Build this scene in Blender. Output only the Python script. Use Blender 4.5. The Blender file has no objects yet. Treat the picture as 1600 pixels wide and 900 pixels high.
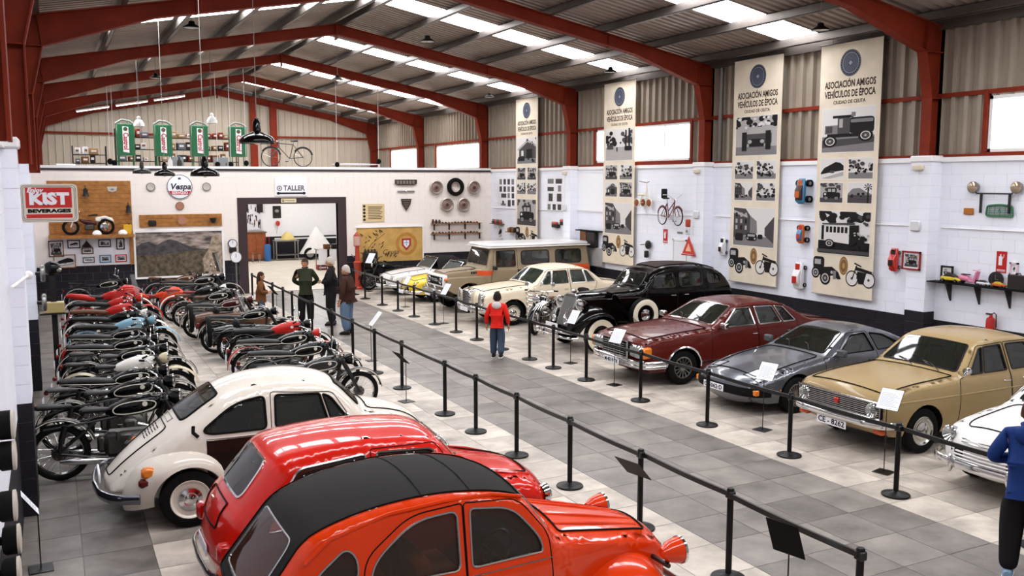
import bpy, bmesh, math, random
import numpy as np
from mathutils import Vector, Matrix
from mathutils.geometry import delaunay_2d_cdt
random.seed(7); rng = np.random.default_rng(7)
SC = bpy.context.scene
COL = SC.collection
# ---------------------------------------------------------------- camera, world, exposure
cd = bpy.data.cameras.new('camera'); cam = bpy.data.objects.new('camera', cd); COL.objects.link(cam)
cd.sensor_width = 36.0; cd.lens = 1420.0/1600*36; cd.clip_end = 300; cd.clip_start = .05
cam.location = (0, 0, 3.8)
cam.rotation_euler = (math.radians(90-6.7), 0, math.radians(-26.9))
SC.camera = cam
W = bpy.data.worlds.new('world'); SC.world = W; W.use_nodes = True
W.node_tree.nodes['Background'].inputs[0].default_value = (.95, .97, 1, 1)
W.node_tree.nodes['Background'].inputs[1].default_value = .2
SC.view_settings.view_transform = 'Standard'; SC.view_settings.look = 'None'
SC.view_settings.gamma = 1.0; SC.view_settings.use_curve_mapping = False
SC.view_settings.exposure = 0.42
SKY_E = 10.5      # brightness of the translucent roof lights
WIN_E = 2.6       # brightness of the frosted wall windows
# ---------------------------------------------------------------- materials
def lin(h):
    if isinstance(h, str):
        h = h.lstrip('#'); c = [int(h[i:i+2], 16)/255 for i in (0, 2, 4)]
        return tuple(x/12.92 if x <= .04045 else ((x+.055)/1.055)**2.4 for x in c)
    return tuple(h)
MATS = {}
def mat(name, col, rough=.5, metal=0., coat=0., var=0., scale=6., emit=0., alpha=1., bump=0., bscale=60., trans=0.):
    if name in MATS: return MATS[name]
    m = bpy.data.materials.new(name); MATS[name] = m; m.use_nodes = True
    nt = m.node_tree; b = nt.nodes['Principled BSDF']; c = lin(col)
    b.inputs['Base Color'].default_value = (*c, 1); b.inputs['Roughness'].default_value = rough
    b.inputs['Metallic'].default_value = metal; b.inputs['Coat Weight'].default_value = coat
    b.inputs['Coat Roughness'].default_value = .04
    b.inputs['Specular IOR Level'].default_value = .5 if metal > .4 or coat or rough < .3 else (.15 if rough >= .6 else .28)
    b.inputs['Alpha'].default_value = alpha; b.inputs['Transmission Weight'].default_value = trans
    if emit: b.inputs['Emission Color'].default_value = (*c, 1); b.inputs['Emission Strength'].default_value = emit
    m.diffuse_color = (*c, 1)
    if var or bump:
        tc = nt.nodes.new('ShaderNodeTexCoord'); n = nt.nodes.new('ShaderNodeTexNoise')
        n.inputs['Scale'].default_value = scale; n.inputs['Detail'].default_value = 5
        nt.links.new(tc.outputs['Object'], n.inputs['Vector'])
    if var:
        mp = nt.nodes.new('ShaderNodeMapRange'); mp.inputs[1].default_value = .25; mp.inputs[2].default_value = .75
        mp.inputs[3].default_value = 1-var; mp.inputs[4].default_value = 1+var
        nt.links.new(n.outputs['Fac'], mp.inputs[0])
        mx = nt.nodes.new('ShaderNodeMix'); mx.data_type = 'RGBA'; mx.blend_type = 'MULTIPLY'; mx.inputs[0].default_value = 1
        mx.inputs[6].default_value = (*c, 1); nt.links.new(mp.outputs[0], mx.inputs[7]); nt.links.new(mx.outputs[2], b.inputs['Base Color'])
    if bump:
        n2 = nt.nodes.new('ShaderNodeTexNoise'); n2.inputs['Scale'].default_value = bscale; n2.inputs['Detail'].default_value = 4
        nt.links.new(tc.outputs['Object'], n2.inputs['Vector'])
        bp = nt.nodes.new('ShaderNodeBump'); bp.inputs['Strength'].default_value = bump; bp.inputs['Distance'].default_value = .01
        nt.links.new(n2.outputs['Fac'], bp.inputs['Height']); nt.links.new(bp.outputs[0], b.inputs['Normal'])
    return m
def paint(name, col, rough=.25, var=.04):
    m = mat(name, col, rough, 0, .28, var, 3); m.node_tree.nodes['Principled BSDF'].inputs['Specular IOR Level'].default_value = .15; return m
M = mat
black = mat('black_satin', '#0b0a0a', .38, 0, .1)
blackmatte = mat('black_matte', '#0d0c0c', .8)
rubber = mat('tyre_rubber', '#0e0d0c', .75, var=.15)
chrome = mat('chrome', '#d8d8d8', .12, 1.)
steel = mat('brushed_steel', '#9c9a97', .35, 1.)
alu = mat('cast_aluminium', '#5c5956', .42, .9, var=.15, scale=25)
ivory = mat('ivory', '#e9dfc8', .4)
whitep = mat('white_paint', '#f0eeee', .55)
redsteel = mat('red_oxide_steel', '#7c2a17', .62, var=.2, scale=2.5)
wood = mat('varnished_wood', '#a06a35', .45, var=.35, scale=9)
woodd = mat('dark_wood', '#6b4427', .5, var=.3, scale=9)
paper = mat('paper_white', '#eceaf0', .7)
ink = mat('black_ink', '#191818', .7)
leather = mat('black_leather', '#0e0c0c', .45, bump=.15)
glassd = None
def glass_mat(name, tint='#3a4442', a=.55, rough=.04):
    m = mat(name, tint, rough, 0, 0, alpha=a); b = m.node_tree.nodes['Principled BSDF']; b.inputs['Specular IOR Level'].default_value = .9
    return m
carglass = glass_mat('tinted_car_glass', '#20231f', .72)
clearglass = glass_mat('clear_glass', '#8d9692', .3)
lens = glass_mat('headlamp_lens', '#8f9492', .35, .08)
amber = mat('amber_lens', '#e07a1c', .2, coat=.5)
redlens = mat('red_lens', '#b3140f', .2, coat=.5)
# ---------------------------------------------------------------- mesh builder
def V(*a): return np.array(a, float)
def nrm(a): a = np.asarray(a, float); return a/(np.linalg.norm(a)+1e-12)
class MB:
    def __init__(s): s.v = []; s.f = []; s.m = []; s.M = None
    def add(s, vs, fs, mi=0):
        o = len(s.v)
        for p in vs:
            if s.M is not None: p = tuple(s.M @ Vector(p))
            s.v.append((float(p[0]), float(p[1]), float(p[2])))
        for f in fs: s.f.append([i+o for i in f]); s.m.append(mi)
        return s
    def box(s, x0, y0, z0, x1, y1, z1, mi=0):
        vs = [(x0,y0,z0),(x1,y0,z0),(x1,y1,z0),(x0,y1,z0),(x0,y0,z1),(x1,y0,z1),(x1,y1,z1),(x0,y1,z1)]
        return s.add(vs, [(3,2,1,0),(4,5,6,7),(0,1,5,4),(1,2,6,5),(2,3,7,6),(3,0,4,7)], mi)
    def rbox(s, x0, y0, z0, x1, y1, z1, b=.01, mi=0):
        vs = []; idx = {}
        X = (x0, x1); Y = (y0, y1); Z = (z0, z1)
        for i in (0,1):
            for j in (0,1):
                for k in (0,1):
                    sx, sy, sz = (1,-1)[i], (1,-1)[j], (1,-1)[k]
                    idx[i,j,k,'x'] = len(vs); vs.append((X[i], Y[j]+sy*b, Z[k]+sz*b))
                    idx[i,j,k,'y'] = len(vs); vs.append((X[i]+sx*b, Y[j], Z[k]+sz*b))
                    idx[i,j,k,'z'] = len(vs); vs.append((X[i]+sx*b, Y[j]+sy*b, Z[k]))
        fs = []
        for i in (0,1):
            q = [idx[i,0,0,'x'], idx[i,1,0,'x'], idx[i,1,1,'x'], idx[i,0,1,'x']]; fs.append(q if i else q[::-1])
            q = [idx[0,i,0,'y'], idx[0,i,1,'y'], idx[1,i,1,'y'], idx[1,i,0,'y']]; fs.append(q if i else q[::-1])
            q = [idx[0,0,i,'z'], idx[1,0,i,'z'], idx[1,1,i,'z'], idx[0,1,i,'z']]; fs.append(q if i else q[::-1])
        for i in (0,1):
            for j in (0,1):
                fs.append([idx[0,i,j,'y'], idx[1,i,j,'y'], idx[1,i,j,'z'], idx[0,i,j,'z']] if i == j else [idx[0,i,j,'z'], idx[1,i,j,'z'], idx[1,i,j,'y'], idx[0,i,j,'y']])
                fs.append([idx[i,0,j,'z'], idx[i,1,j,'z'], idx[i,1,j,'x'], idx[i,0,j,'x']] if i == j else [idx[i,0,j,'x'], idx[i,1,j,'x'], idx[i,1,j,'z'], idx[i,0,j,'z']])
                fs.append([idx[i,j,0,'x'], idx[i,j,1,'x'], idx[i,j,1,'y'], idx[i,j,0,'y']] if i == j else [idx[i,j,0,'y'], idx[i,j,1,'y'], idx[i,j,1,'x'], idx[i,j,0,'x']])
                for k in (0,1): fs.append([idx[i,j,k,'x'], idx[i,j,k,'y'], idx[i,j,k,'z']])
        return s.add(vs, fs, mi)
    def tube(s, pts, r, n=8, closed=False, caps=True, mi=0, flat=None):
        pts = [np.asarray(p, float) for p in pts]; N = len(pts)
        rs = r if hasattr(r, '__len__') else [r]*N
        tang = []
        for i in range(N):
            a = pts[(i-1) % N] if (closed or i > 0) else pts[i]; b = pts[(i+1) % N] if (closed or i < N-1) else pts[i]
            tang.append(nrm(b-a))
        up = V(0,0,1) if abs(tang[0][2]) < .9 else V(1,0,0)
        u = nrm(np.cross(up, tang[0])); vs = []
        for i in range(N):
            u = u - tang[i]*np.dot(u, tang[i]); u = nrm(u); w = np.cross(tang[i], u)
            fu, fw = flat if flat else (1, 1)
            for k in range(n):
                a = 2*math.pi*k/n; vs.append(pts[i]+rs[i]*(fu*math.cos(a)*u+fw*math.sin(a)*w))
        fs = []
        for i in range(N if closed else N-1):
            j = (i+1) % N
            for k in range(n): fs.append((i*n+k, i*n+(k+1) % n, j*n+(k+1) % n, j*n+k))
        if caps and not closed: fs.append(tuple(range(n))[::-1]); fs.append(tuple((N-1)*n+k for k in range(n)))
        return s.add(vs, fs, mi)
    def cyl(s, p0, p1, r0, r1=None, n=12, mi=0): return s.tube([p0, p1], [r0, r0 if r1 is None else r1], n, mi=mi)
    def lathe(s, prof, o=(0,0,0), ax=(0,0,1), n=24, mi=0, arc=(0, 2*math.pi)):
        ax = nrm(ax); up = V(0,0,1) if abs(ax[2]) < .9 else V(1,0,0)
        u = nrm(np.cross(up, ax)); w = np.cross(ax, u); o = np.asarray(o, float); vs = []; full = abs(arc[1]-arc[0]-2*math.pi) < 1e-6
        cols = n if full else n+1
        for r, h in prof:
            for k in range(cols):
                a = arc[0]+(arc[1]-arc[0])*k/n; vs.append(o+ax*h+r*(math.cos(a)*u+math.sin(a)*w))
        fs = []
        for i in range(len(prof)-1):
            for k in range(n):
                k2 = (k+1) % cols
                fs.append((i*cols+k, i*cols+k2, (i+1)*cols+k2, (i+1)*cols+k))
        return s.add(vs, fs, mi)
    def prism(s, poly, o, u, v, d, mi=0):
        o = np.asarray(o, float); u = np.asarray(u, float); v = np.asarray(v, float); d = np.asarray(d, float); n = len(poly)
        vs = [o+u*a+v*b for a, b in poly]; vs += [p+d for p in vs]
        fs = [tuple(range(n))[::-1], tuple(range(n, 2*n))]+[(i, (i+1) % n, n+(i+1) % n, n+i) for i in range(n)]
        return s.add(vs, fs, mi)
    def ell(s, c, r, nu=16, nv=10, mi=0):
        vs = []; fs = []
        rx, ry, rz = r if hasattr(r, '__len__') else (r, r, r)
        for j in range(nv+1):
            t = math.pi*j/nv
            for i in range(nu):
                a = 2*math.pi*i/nu; vs.append((c[0]+rx*math.sin(t)*math.cos(a), c[1]+ry*math.sin(t)*math.sin(a), c[2]-rz*math.cos(t)))
        for j in range(nv):
            for i in range(nu): fs.append((j*nu+i, j*nu+(i+1) % nu, (j+1)*nu+(i+1) % nu, (j+1)*nu+i))
        return s.add(vs, fs, mi)
    def grid(s, rows, mi=0, closed=False):
        R = len(rows); Cn = len(rows[0]); vs = [p for r in rows for p in r]; fs = []
        for i in range(R-1):
            for k in range(Cn if closed else Cn-1):
                k2 = (k+1) % Cn; fs.append((i*Cn+k, i*Cn+k2, (i+1)*Cn+k2, (i+1)*Cn+k))
        return s.add(vs, fs, mi)
    def mesh(s, name, mats, smooth=40):
        me = bpy.data.meshes.new(name); me.from_pydata(s.v, [], s.f)
        for m in (mats if isinstance(mats, (list, tuple)) else [mats]): me.materials.append(m)
        if any(s.m): me.polygons.foreach_set('material_index', s.m)
        bm = bmesh.new(); bm.from_mesh(me); bmesh.ops.remove_doubles(bm, verts=bm.verts, dist=1e-5)
        bmesh.ops.recalc_face_normals(bm, faces=bm.faces); bm.to_mesh(me); bm.free()
        if smooth:
            me.polygons.foreach_set('use_smooth', [True]*len(me.polygons)); me.set_sharp_from_angle(angle=math.radians(smooth))
        me.update(); return me
    def build(s, name, mats, parent=None, smooth=40): return link(name, s.mesh(name, mats, smooth), parent)
def link(name, me, parent=None):
    o = bpy.data.objects.new(name, me); COL.objects.link(o)
    if parent is not None: o.parent = parent
    return o
def tag(o, label, cat, group=None):
    o['label'] = label; o['category'] = cat
    if group: o['group'] = group
    return o
def thing(name, label, cat, loc=(0,0,0), rz=0., group=None, scale=1.):
    o = bpy.data.objects.new(name, None); COL.objects.link(o); o.location = loc; o.rotation_euler = (0,0,rz); o.scale = (scale,)*3
    o.empty_display_size = .1
    return tag(o, label, cat, group)
def struct(o): o['kind'] = 'structure'; return o
KIDS = {}
def copy_tree(o, parent=None):
    c = o.copy(); COL.objects.link(c); c.parent = parent
    for ch in list(o.children): copy_tree(ch, c)
    return c
def text_mb(txt, size, mb=None, M=None, depth=.003, align='CENTER', shear=0., bold=0., sx=1., mi=0, width=None):
    """lettering laid in the local XY plane, as real raised letters"""
    cu = bpy.data.curves.new('lettering', 'FONT'); cu.body = txt; cu.size = size; cu.align_x = align; cu.align_y = 'CENTER'
    cu.extrude = depth/2; cu.shear = shear; cu.offset = bold; cu.resolution_u = 2
    ob = bpy.data.objects.new('lettering', cu); me = bpy.data.meshes.new_from_object(ob)
    vs = np.array([v.co[:] for v in me.vertices]) if len(me.vertices) else np.zeros((0,3)); fs = [list(p.vertices) for p in me.polygons]
    bpy.data.objects.remove(ob); bpy.data.curves.remove(cu); bpy.data.meshes.remove(me)
    if width and len(vs): sx = width/(vs[:,0].max()-vs[:,0].min())
    if len(vs): vs[:,0] *= sx; vs[:,2] += depth/2
    mb = mb or MB(); old = mb.M
    if M is not None: mb.M = M if old is None else old @ M
    mb.add(vs, fs, mi); mb.M = old
    return mb
def frame_matrix(o, u, v):
    u = nrm(u); v = nrm(v); w = np.cross(u, v)
    return Matrix(((u[0],v[0],w[0],o[0]),(u[1],v[1],w[1],o[1]),(u[2],v[2],w[2],o[2]),(0,0,0,1)))
def circ(n, r=1., c=(0,0), a0=0., a1=2*math.pi, end=False):
    return [(c[0]+r*math.cos(a0+(a1-a0)*i/n), c[1]+r*math.sin(a0+(a1-a0)*i/n)) for i in range(n+(1 if end else 0))]
# ---------------------------------------------------------------- hall dimensions
XL, XR, XC = -.45, 15.1, 7.35
YB = 31.5; YG = 45.4
FR = [-1.35, 5.3, 12.0, 18.65, 25.3, 31.95, 38.65, 45.3]
TOP = lambda x: 8.12-.187*abs(x-XC)
# floor ------------------------------------------------------------
TS = .66; X0 = .78
def tile_material(name, col, rough):
    m = mat(name, col, rough); nt = m.node_tree; b = nt.nodes['Principled BSDF']; c = lin(col)
    g = nt.nodes.new('ShaderNodeNewGeometry'); d = nt.nodes.new('ShaderNodeVectorMath'); d.operation = 'MULTIPLY_ADD'
    d.inputs[1].default_value = (1/TS, 1/TS, 0); d.inputs[2].default_value = (-X0/TS+20, 20, 0)
    fl = nt.nodes.new('ShaderNodeVectorMath'); fl.operation = 'FLOOR'; wn = nt.nodes.new('ShaderNodeTexWhiteNoise')
    n = nt.nodes.new('ShaderNodeTexNoise'); n.inputs['Scale'].default_value = 1.7; n.inputs['Detail'].default_value = 7; n.inputs['Roughness'].default_value = .62
    sc = nt.nodes.new('ShaderNodeVectorMath'); sc.operation = 'MULTIPLY_ADD'; sc.inputs[1].default_value = (17, 9, 5)
    L = nt.links.new
    L(g.outputs['Position'], d.inputs[0]); L(d.outputs[0], fl.inputs[0]); L(fl.outputs[0], wn.inputs['Vector'])
    L(wn.outputs['Color'], sc.inputs[0]); L(g.outputs['Position'], sc.inputs[2]); L(sc.outputs[0], n.inputs['Vector'])
    a = nt.nodes.new('ShaderNodeMapRange'); a.inputs[3].default_value = .82; a.inputs[4].default_value = 1.12; L(wn.outputs['Value'], a.inputs[0])
    e = nt.nodes.new('ShaderNodeMapRange'); e.inputs[1].default_value = .3; e.inputs[2].default_value = .7; e.inputs[3].default_value = .55; e.inputs[4].default_value = 1.35; L(n.outputs['Fac'], e.inputs[0])
    p = nt.nodes.new('ShaderNodeMath'); p.operation = 'MULTIPLY'; L(a.outputs[0], p.inputs[0]); L(e.outputs[0], p.inputs[1])
    mx = nt.nodes.new('ShaderNodeMix'); mx.data_type = 'RGBA'; mx.blend_type = 'MULTIPLY'; mx.inputs[0].default_value = 1; mx.inputs[6].default_value = (*c, 1)
    L(p.outputs[0], mx.inputs[7]); L(mx.outputs[2], b.inputs['Base Color'])
    return m
t_light = tile_material('stone_tile_light', '#bbb0a5', .4); t_grey = tile_material('stone_tile_grey', '#7d7671', .38)
grout = mat('floor_grout', '#6f6862', .8)
fl = MB().box(XL-.2, -3, -.3, XR+.2, YB+.2, -.004).build('floor', grout, None, None); struct(fl)
tiles = []
for i in range(-2, 22):
    for j in range(2, 48):
        x0 = X0+i*TS; y0 = j*TS; x1 = min(x0+TS, XR); y1 = min(y0+TS, YB)
        x0 = max(x0, XL)
        if x1-x0 < .05 or y1-y0 < .05: continue
        xc = (x0+x1)/2; dark = xc < X0 or 6.06 < xc < 8.70
        # camera coordinates decide which tiles show largest
        dpt = xc*math.sin(math.radians(26.9))+y0*math.cos(math.radians(26.9)); lat = xc*math.cos(math.radians(26.9))-y0*math.sin(math.radians(26.9))
        inv = dpt > 4 and abs(lat)/dpt < .6 and (450+1420*(3.8/dpt-.1175)) < 960
        hid = (X0 < xc < 5.2 and y0 < 13.5) or (xc > 10.2 and y0 < 30)
        tiles.append((dpt+(0 if inv else 100)+(12 if hid else 0), x0, y0, x1, y1, dark))
tiles.sort()
tm = {}; rest = {True: MB(), False: MB()}
for k, (d, x0, y0, x1, y1, dark) in enumerate(tiles):
    w, h = x1-x0, y1-y0; gp = .004; dz = random.uniform(-.0008, .0008)
    if k < 300:
        key = (round(w, 3), round(h, 3), dark)
        if key not in tm: tm[key] = MB().box(gp, gp, -.02, w-gp, h-gp, 0).mesh('tile', t_grey if dark else t_light, None)
        o = link('tile', tm[key], fl); o.location = (x0, y0, dz)
    else: rest[dark].box(x0+gp, y0+gp, -.02, x1-gp, y1-gp, dz)
for dk in (True, False):
    o = rest[dk].build('tile_field', t_grey if dk else t_light, fl, None); o['kind'] = 'stuff'
# block walls --------------------------------------------------------
wallwhite = mat('painted_block_white', '#f0f1fb', .6, var=.04, scale=1.2, bump=.25, bscale=35)
wallcream = mat('painted_block_cream', '#f0e6df', .6, var=.04, scale=1.2, bump=.25, bscale=35)
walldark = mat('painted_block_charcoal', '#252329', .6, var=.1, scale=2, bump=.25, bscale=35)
joint = mat('wall_joint', '#d9d8de', .8)
BUDGET = {'right': 190, 'back': 190, 'left': 120}
def blocks(parent, o, u, nrmv, L, H, white, dark_h, holes=(), bh=.225, bl=.45, limit=150, key=None):
    """courses of single blocks standing 8 mm proud of the wall body, joints recessed"""
    o = np.asarray(o, float); u = np.asarray(u, float); nv = np.asarray(nrmv, float); lst = []
    nz = int(round(H/bh)); bh = H/nz
    for r in range(nz):
        z0 = r*bh; x = -(bl/2 if r % 2 else 0)
        while x < L:
            a, b = max(x, 0), min(x+bl, L); x += bl
            if b-a < .03: continue
            if any(a < h[1]-.01 and b > h[0]+.01 and z0 < h[3]-.01 and z0+bh > h[2]+.01 for h in holes):
                for h in holes:
                    if z0 < h[3]-.01 and z0+bh > h[2]+.01:
                        if a < h[0] < b: b = h[0]
                        elif a < h[1] < b: a = h[1]
                        elif a >= h[0] and b <= h[1]: b = a
                if b-a < .03: continue
            lst.append((key(o+u*(a+b)/2, z0) if key else a, a, b, z0))
    lst.sort(); restw, restd = MB(), MB(); cache = {}
    g = .004
    for k, (q, a, b, z0) in enumerate(lst):
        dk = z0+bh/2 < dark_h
        def put(mb, p):
            w = b-a-g; c = [p, p+u*w, p+u*w+V(0,0,bh-g), p+V(0,0,bh-g)]
            mb.add([*c, *[q2+nv*.008 for q2 in c]], [(4,5,6,7),(0,1,5,4),(1,2,6,5),(2,3,7,6),(3,0,4,7)])
        if k < limit:
            kk = (round(b-a, 3), dk)
            if kk not in cache:
                m = MB(); put(m, V(0,0,0)); cache[kk] = m.mesh('block', walldark if dk else white, None)
            ob = link('block', cache[kk], parent); ob.location = tuple(o+u*a+V(0,0,z0))
        else: put(restd if dk else restw, o+u*a+V(0,0,z0))
    for mb, m in ((restw, white), (restd, walldark)):
        if mb.v: ob = mb.build('block_courses', m, parent, None); ob['kind'] = 'stuff'
near = lambda p, z: p[0]**2+p[1]**2
wr = MB().box(XR, -3, 0, XR+.25, YB+.3, 4.16).build('wall_right', joint, None, None); struct(wr)
WTOP = 4.16
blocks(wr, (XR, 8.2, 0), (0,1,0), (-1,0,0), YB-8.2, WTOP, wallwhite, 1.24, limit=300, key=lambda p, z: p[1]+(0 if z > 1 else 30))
MB().box(XR-.05, -3, WTOP, XR+.25, YB, WTOP+.09).build('coping', whitep, wr, None)
def pilaster(side, y, par, w=.44):
    x1 = XR if side > 0 else XL; x0 = x1-side*(.3 if side > 0 else .16)
    p = struct(MB().box(min(x0,x1)+.008, y-w/2+.008, 0, max(x0,x1)-.008 if side < 0 else x1, y+w/2-.008, WTOP).build('column', joint, None, None))
    p.name = 'column'
    for r in range(19):
        bh = WTOP/19; z = r*bh; m = MB().box(min(x0,x1), y-w/2, z+.002, max(x0,x1), y+w/2, z+bh-.003)
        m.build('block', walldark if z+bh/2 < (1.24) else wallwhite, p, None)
    MB().rbox(min(x0,x1)-.03, y-w/2-.03, WTOP, max(x0,x1)+.03, y+w/2+.03, WTOP+.12, .02).build('coping', whitep, p, None)
    return p
for y in (12.0, 18.65, 25.3): pilaster(1, y, wr)
for y in (11.75, 18.65): pilaster(-1, y, None, .7 if y < 12 else .5)
wl = struct(MB().box(XL-.25, -3, 0, XL, YB+.3, 4.16).build('wall_left', joint, None, None))
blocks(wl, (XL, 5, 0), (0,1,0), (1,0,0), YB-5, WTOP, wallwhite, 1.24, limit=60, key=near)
MB().box(XL-.25, -3, WTOP, XL+.05, YB, WTOP+.09).build('coping', whitep, wl, None)
# back wall with doorway
DX0, DX1, DZ = 5.93, 9.08, 3.03
wb = MB()
wb.box(XL, YB, 0, DX0, YB+.2, WTOP); wb.box(DX1, YB, 0, XR, YB+.2, WTOP); wb.box(DX0, YB, DZ, DX1, YB+.2, WTOP)
wb = struct(wb.build('wall_back', joint, None, None))
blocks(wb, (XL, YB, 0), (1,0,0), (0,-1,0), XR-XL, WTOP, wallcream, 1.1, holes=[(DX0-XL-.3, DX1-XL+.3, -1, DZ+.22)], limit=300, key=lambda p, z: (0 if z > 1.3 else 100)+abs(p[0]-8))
MB().box(XL, YB-.04, WTOP-.02, XR, YB+.24, WTOP+.05).build('coping', mat('cap_dark', '#3b3438', .5), wb, None)
MB().box(XL, YB-.02, WTOP+.05, XR, YB+.3, WTOP+.13).build('coping', whitep, wb, None)
dframe = mat('door_frame_brown', '#3c2e31', .5)
MB().box(DX0-.3, YB-.008, DZ+.22, DX1+.3, YB, 15*WTOP/18-.004).build('lintel_course', wallcream, wb, None)
d = MB(); d.box(DX0-.3, YB-.03, 0, DX0, YB+.22, DZ+.22); d.box(DX1, YB-.03, 0, DX1+.3, YB+.22, DZ+.22); d.box(DX0, YB-.03, DZ, DX1, YB+.22, DZ+.22)
struct(d.build('trim_1', dframe, None, None))
# steel frames -------------------------------------------------------
def plate_run(mb, pts, w, t, y):  # flange following a polyline in XZ
    for (xa, za), (xb, zb) in zip(pts[:-1], pts[1:]):
        dx, dz = xb-xa, zb-za; l = math.hypot(dx, dz); nx, nz = -dz/l*t/2, dx/l*t/2
        mb.prism([(xa-nx, za-nz), (xb-nx, zb-nz), (xb+nx, zb+nz), (xa+nx, za+nz)], (0, y-w/2, 0), (1,0,0), (0,0,1), (0,w,0))
for y in FR[1:]:
    fr = struct(thing('portal_beam', 'red oxide steel portal frame', 'beam', (0,0,0)));
    del fr['category']; del fr['label']
    for sd in (1, -1):
        mx = lambda x: XC+sd*(x-XC)
        rf = MB(); XK = 12.75
        out = [(15.15, TOP(15.15)), (XC, TOP(XC))]; inn = [(14.66, 6.2), (XK, TOP(XK)-.27), (XC, TOP(XC)-.27)]
        web = [(mx(x), z) for x, z in [(15.15, TOP(15.15)), (XC, TOP(XC)), (XC, TOP(XC)-.27), (XK, TOP(XK)-.27), (14.66, 6.2), (15.15, 6.2)]]
        rf.prism(web, (0, y-.008, 0), (1,0,0), (0,0,1), (0,.016,0))
        plate_run(rf, [(mx(x), z) for x, z in out], .2, .02, y); plate_run(rf, [(mx(x), z) for x, z in inn], .2, .02, y)
        plate_run(rf, [(mx(14.66), 6.2), (mx(14.72), TOP(14.72))], .2, .016, y)
        plate_run(rf, [(mx(12.0), TOP(12.0)-.3), (mx(12.0), TOP(12.0))], .12, .012, y)
        rf.build('rafter', redsteel, fr, None)
        cb = MB(); base = 4.0 if y < 31 else 0.
        web = [(mx(x), z) for x, z in [(15.15, base), (15.15, 6.2), (14.66, 6.2), (14.86, 5.35), (14.86, base)]]
        cb.prism(web, (0, y-.008, 0), (1,0,0), (0,0,1), (0,.016,0))
        plate_run(cb, [(mx(15.15), base), (mx(15.15), TOP(15.15))], .2, .02, y)
        plate_run(cb, [(mx(14.86), base), (mx(14.86), 5.35), (mx(14.66), 6.2)], .22, .02, y)
        plate_run(cb, [(mx(14.86), 5.35), (mx(15.15), 5.35)], .2, .016, y); plate_run(cb, [(mx(14.66), 6.2), (mx(15.15), 6.2)], .2, .016, y)
        cb.build('post', redsteel, fr, None)
    MB().box(XC-.015, y-.12, TOP(XC)-.42, XC+.015, y+.12, TOP(XC)+.02).build('ridge_plate', redsteel, fr, None)
# roof ---------------------------------------------------------------
sheet = mat('galvanised_sheet', '#a3958a', .5, .15, var=.12, scale=1.5)
purl = mat('galvanised_purlin', '#6a625d', .42, .55, var=.1, scale=3)
skyl = mat('translucent_rooflight', '#fafcff', .5, emit=SKY_E)
ce = struct(bpy.data.objects.new('ceiling', None)); COL.objects.link(ce)
def corr(mb, o, u, v, L, H, nv, pitch=.25, dep=.035):
    """trapezoidal sheet: ribs run along v, spread along u"""
    o, u, v, nv = (np.asarray(q, float) for q in (o, u, v, nv)); xs = []
    n = max(1, int(round(L/pitch))); p = L/n
    for k in range(n): xs += [(k*p, 0), (k*p+p*.5, 0), (k*p+p*.6, dep), (k*p+p*.9, dep)]
    xs.append((L, 0))
    rows = [[o+u*a+nv*b for a, b in xs], [o+u*a+nv*b+v*H for a, b in xs]]
    mb.grid(rows); return mb
RZ = lambda x: TOP(x)+.21
sl = math.hypot(8.0, .187*8.0)
for bi in range(len(FR)-1):
    ya, yb = FR[bi], FR[bi+1]
    if bi == 0: ya = -3
    yc = (FR[bi]+FR[bi+1])/2; s0, s1 = yc-.56, yc+.56
    for sd in (1, -1):
        v = nrm((sd, 0, -.187)); nv = nrm((.187*sd, 0, 1)); xo = XC
        for a, b in ((ya, s0), (s1, yb)):
            corr(MB(), (xo, a, RZ(XC)), (0,1,0), v, b-a, sl, nv, .24, .055).build('roof_sheet', sheet, ce, None)
        m = MB(); corr(m, (xo, s0, RZ(XC)+.005), (0,1,0), v, s1-s0, sl, nv, .21, .02); m.build('skylight', skyl, ce, None)
for sd in (1, -1):
    for dx in (.22, 1.66, 3.1, 4.54, 5.98, 7.42):
        x = XC+sd*dx; z = TOP(x); m = MB()
        t = .008; w = .09*sd
        m.box(min(x, x+t), -3, z+.005, max(x, x+t), YG, z+.2); m.box(min(x, x+w), -3, z+.19, max(x, x+w), YG, z+.2); m.box(min(x, x-w), -3, z+.005, max(x, x-w), YG, z+.015)
        m.box(min(x-w, x-w+t*sd), -3, z+.005, max(x-w, x-w+t*sd), YG, z+.04)
        m.build('purlin', purl, ce, None)
# eaves gutter beam
for x in (XR-.02, XL-.2): MB().box(x, -3, 6.62, x+.22, YG, 6.86).build('eaves_gutter', purl, ce, None)
MB().cyl((XR-.02, 18.2, 4.3), (XR-.02, 18.2, 6.6), .06, n=10).build('downpipe', purl, ce)
# upper cladding -----------------------------------------------------
clad = mat('cladding_sheet', '#9b8e80', .5, .2, var=.12, scale=1.2)
WINS = [(8.0, 10.9, 4.32, 5.32), (19.45, 24.1, 4.36, 5.36), (32.6, 37.1, 4.3, 5.3), (39.2, 43.0, 4.3, 5.3)]
def cladding(parent, x, nv, wins):
    ys = sorted(set([-3, YG]+[w for q in wins for w in q[:2]]+FR[1:-1]))
    for a, b in zip(ys[:-1], ys[1:]):
        w = [q for q in wins if q[0] <= a+.01 and b <= q[1]+.01]
        for z0, z1 in ([(WTOP+.05, w[0][2]), (w[0][3], 6.75)] if w else [(WTOP+.05, 6.75)]):
            if z1-z0 > .02: corr(MB(), (x, a, z0), (0,1,0), (0,0,1), b-a, z1-z0, nv, .3, .08).build('cladding_panel', clad, parent, None)
cladding(wr, XR+.12, (-1,0,0), WINS); cladding(wl, XL-.12, (1,0,0), [])
MB().box(XR+.02, -3, 5.36, XR+.1, YG, 5.44).build('girt_rail', redsteel, wr, None)
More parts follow.
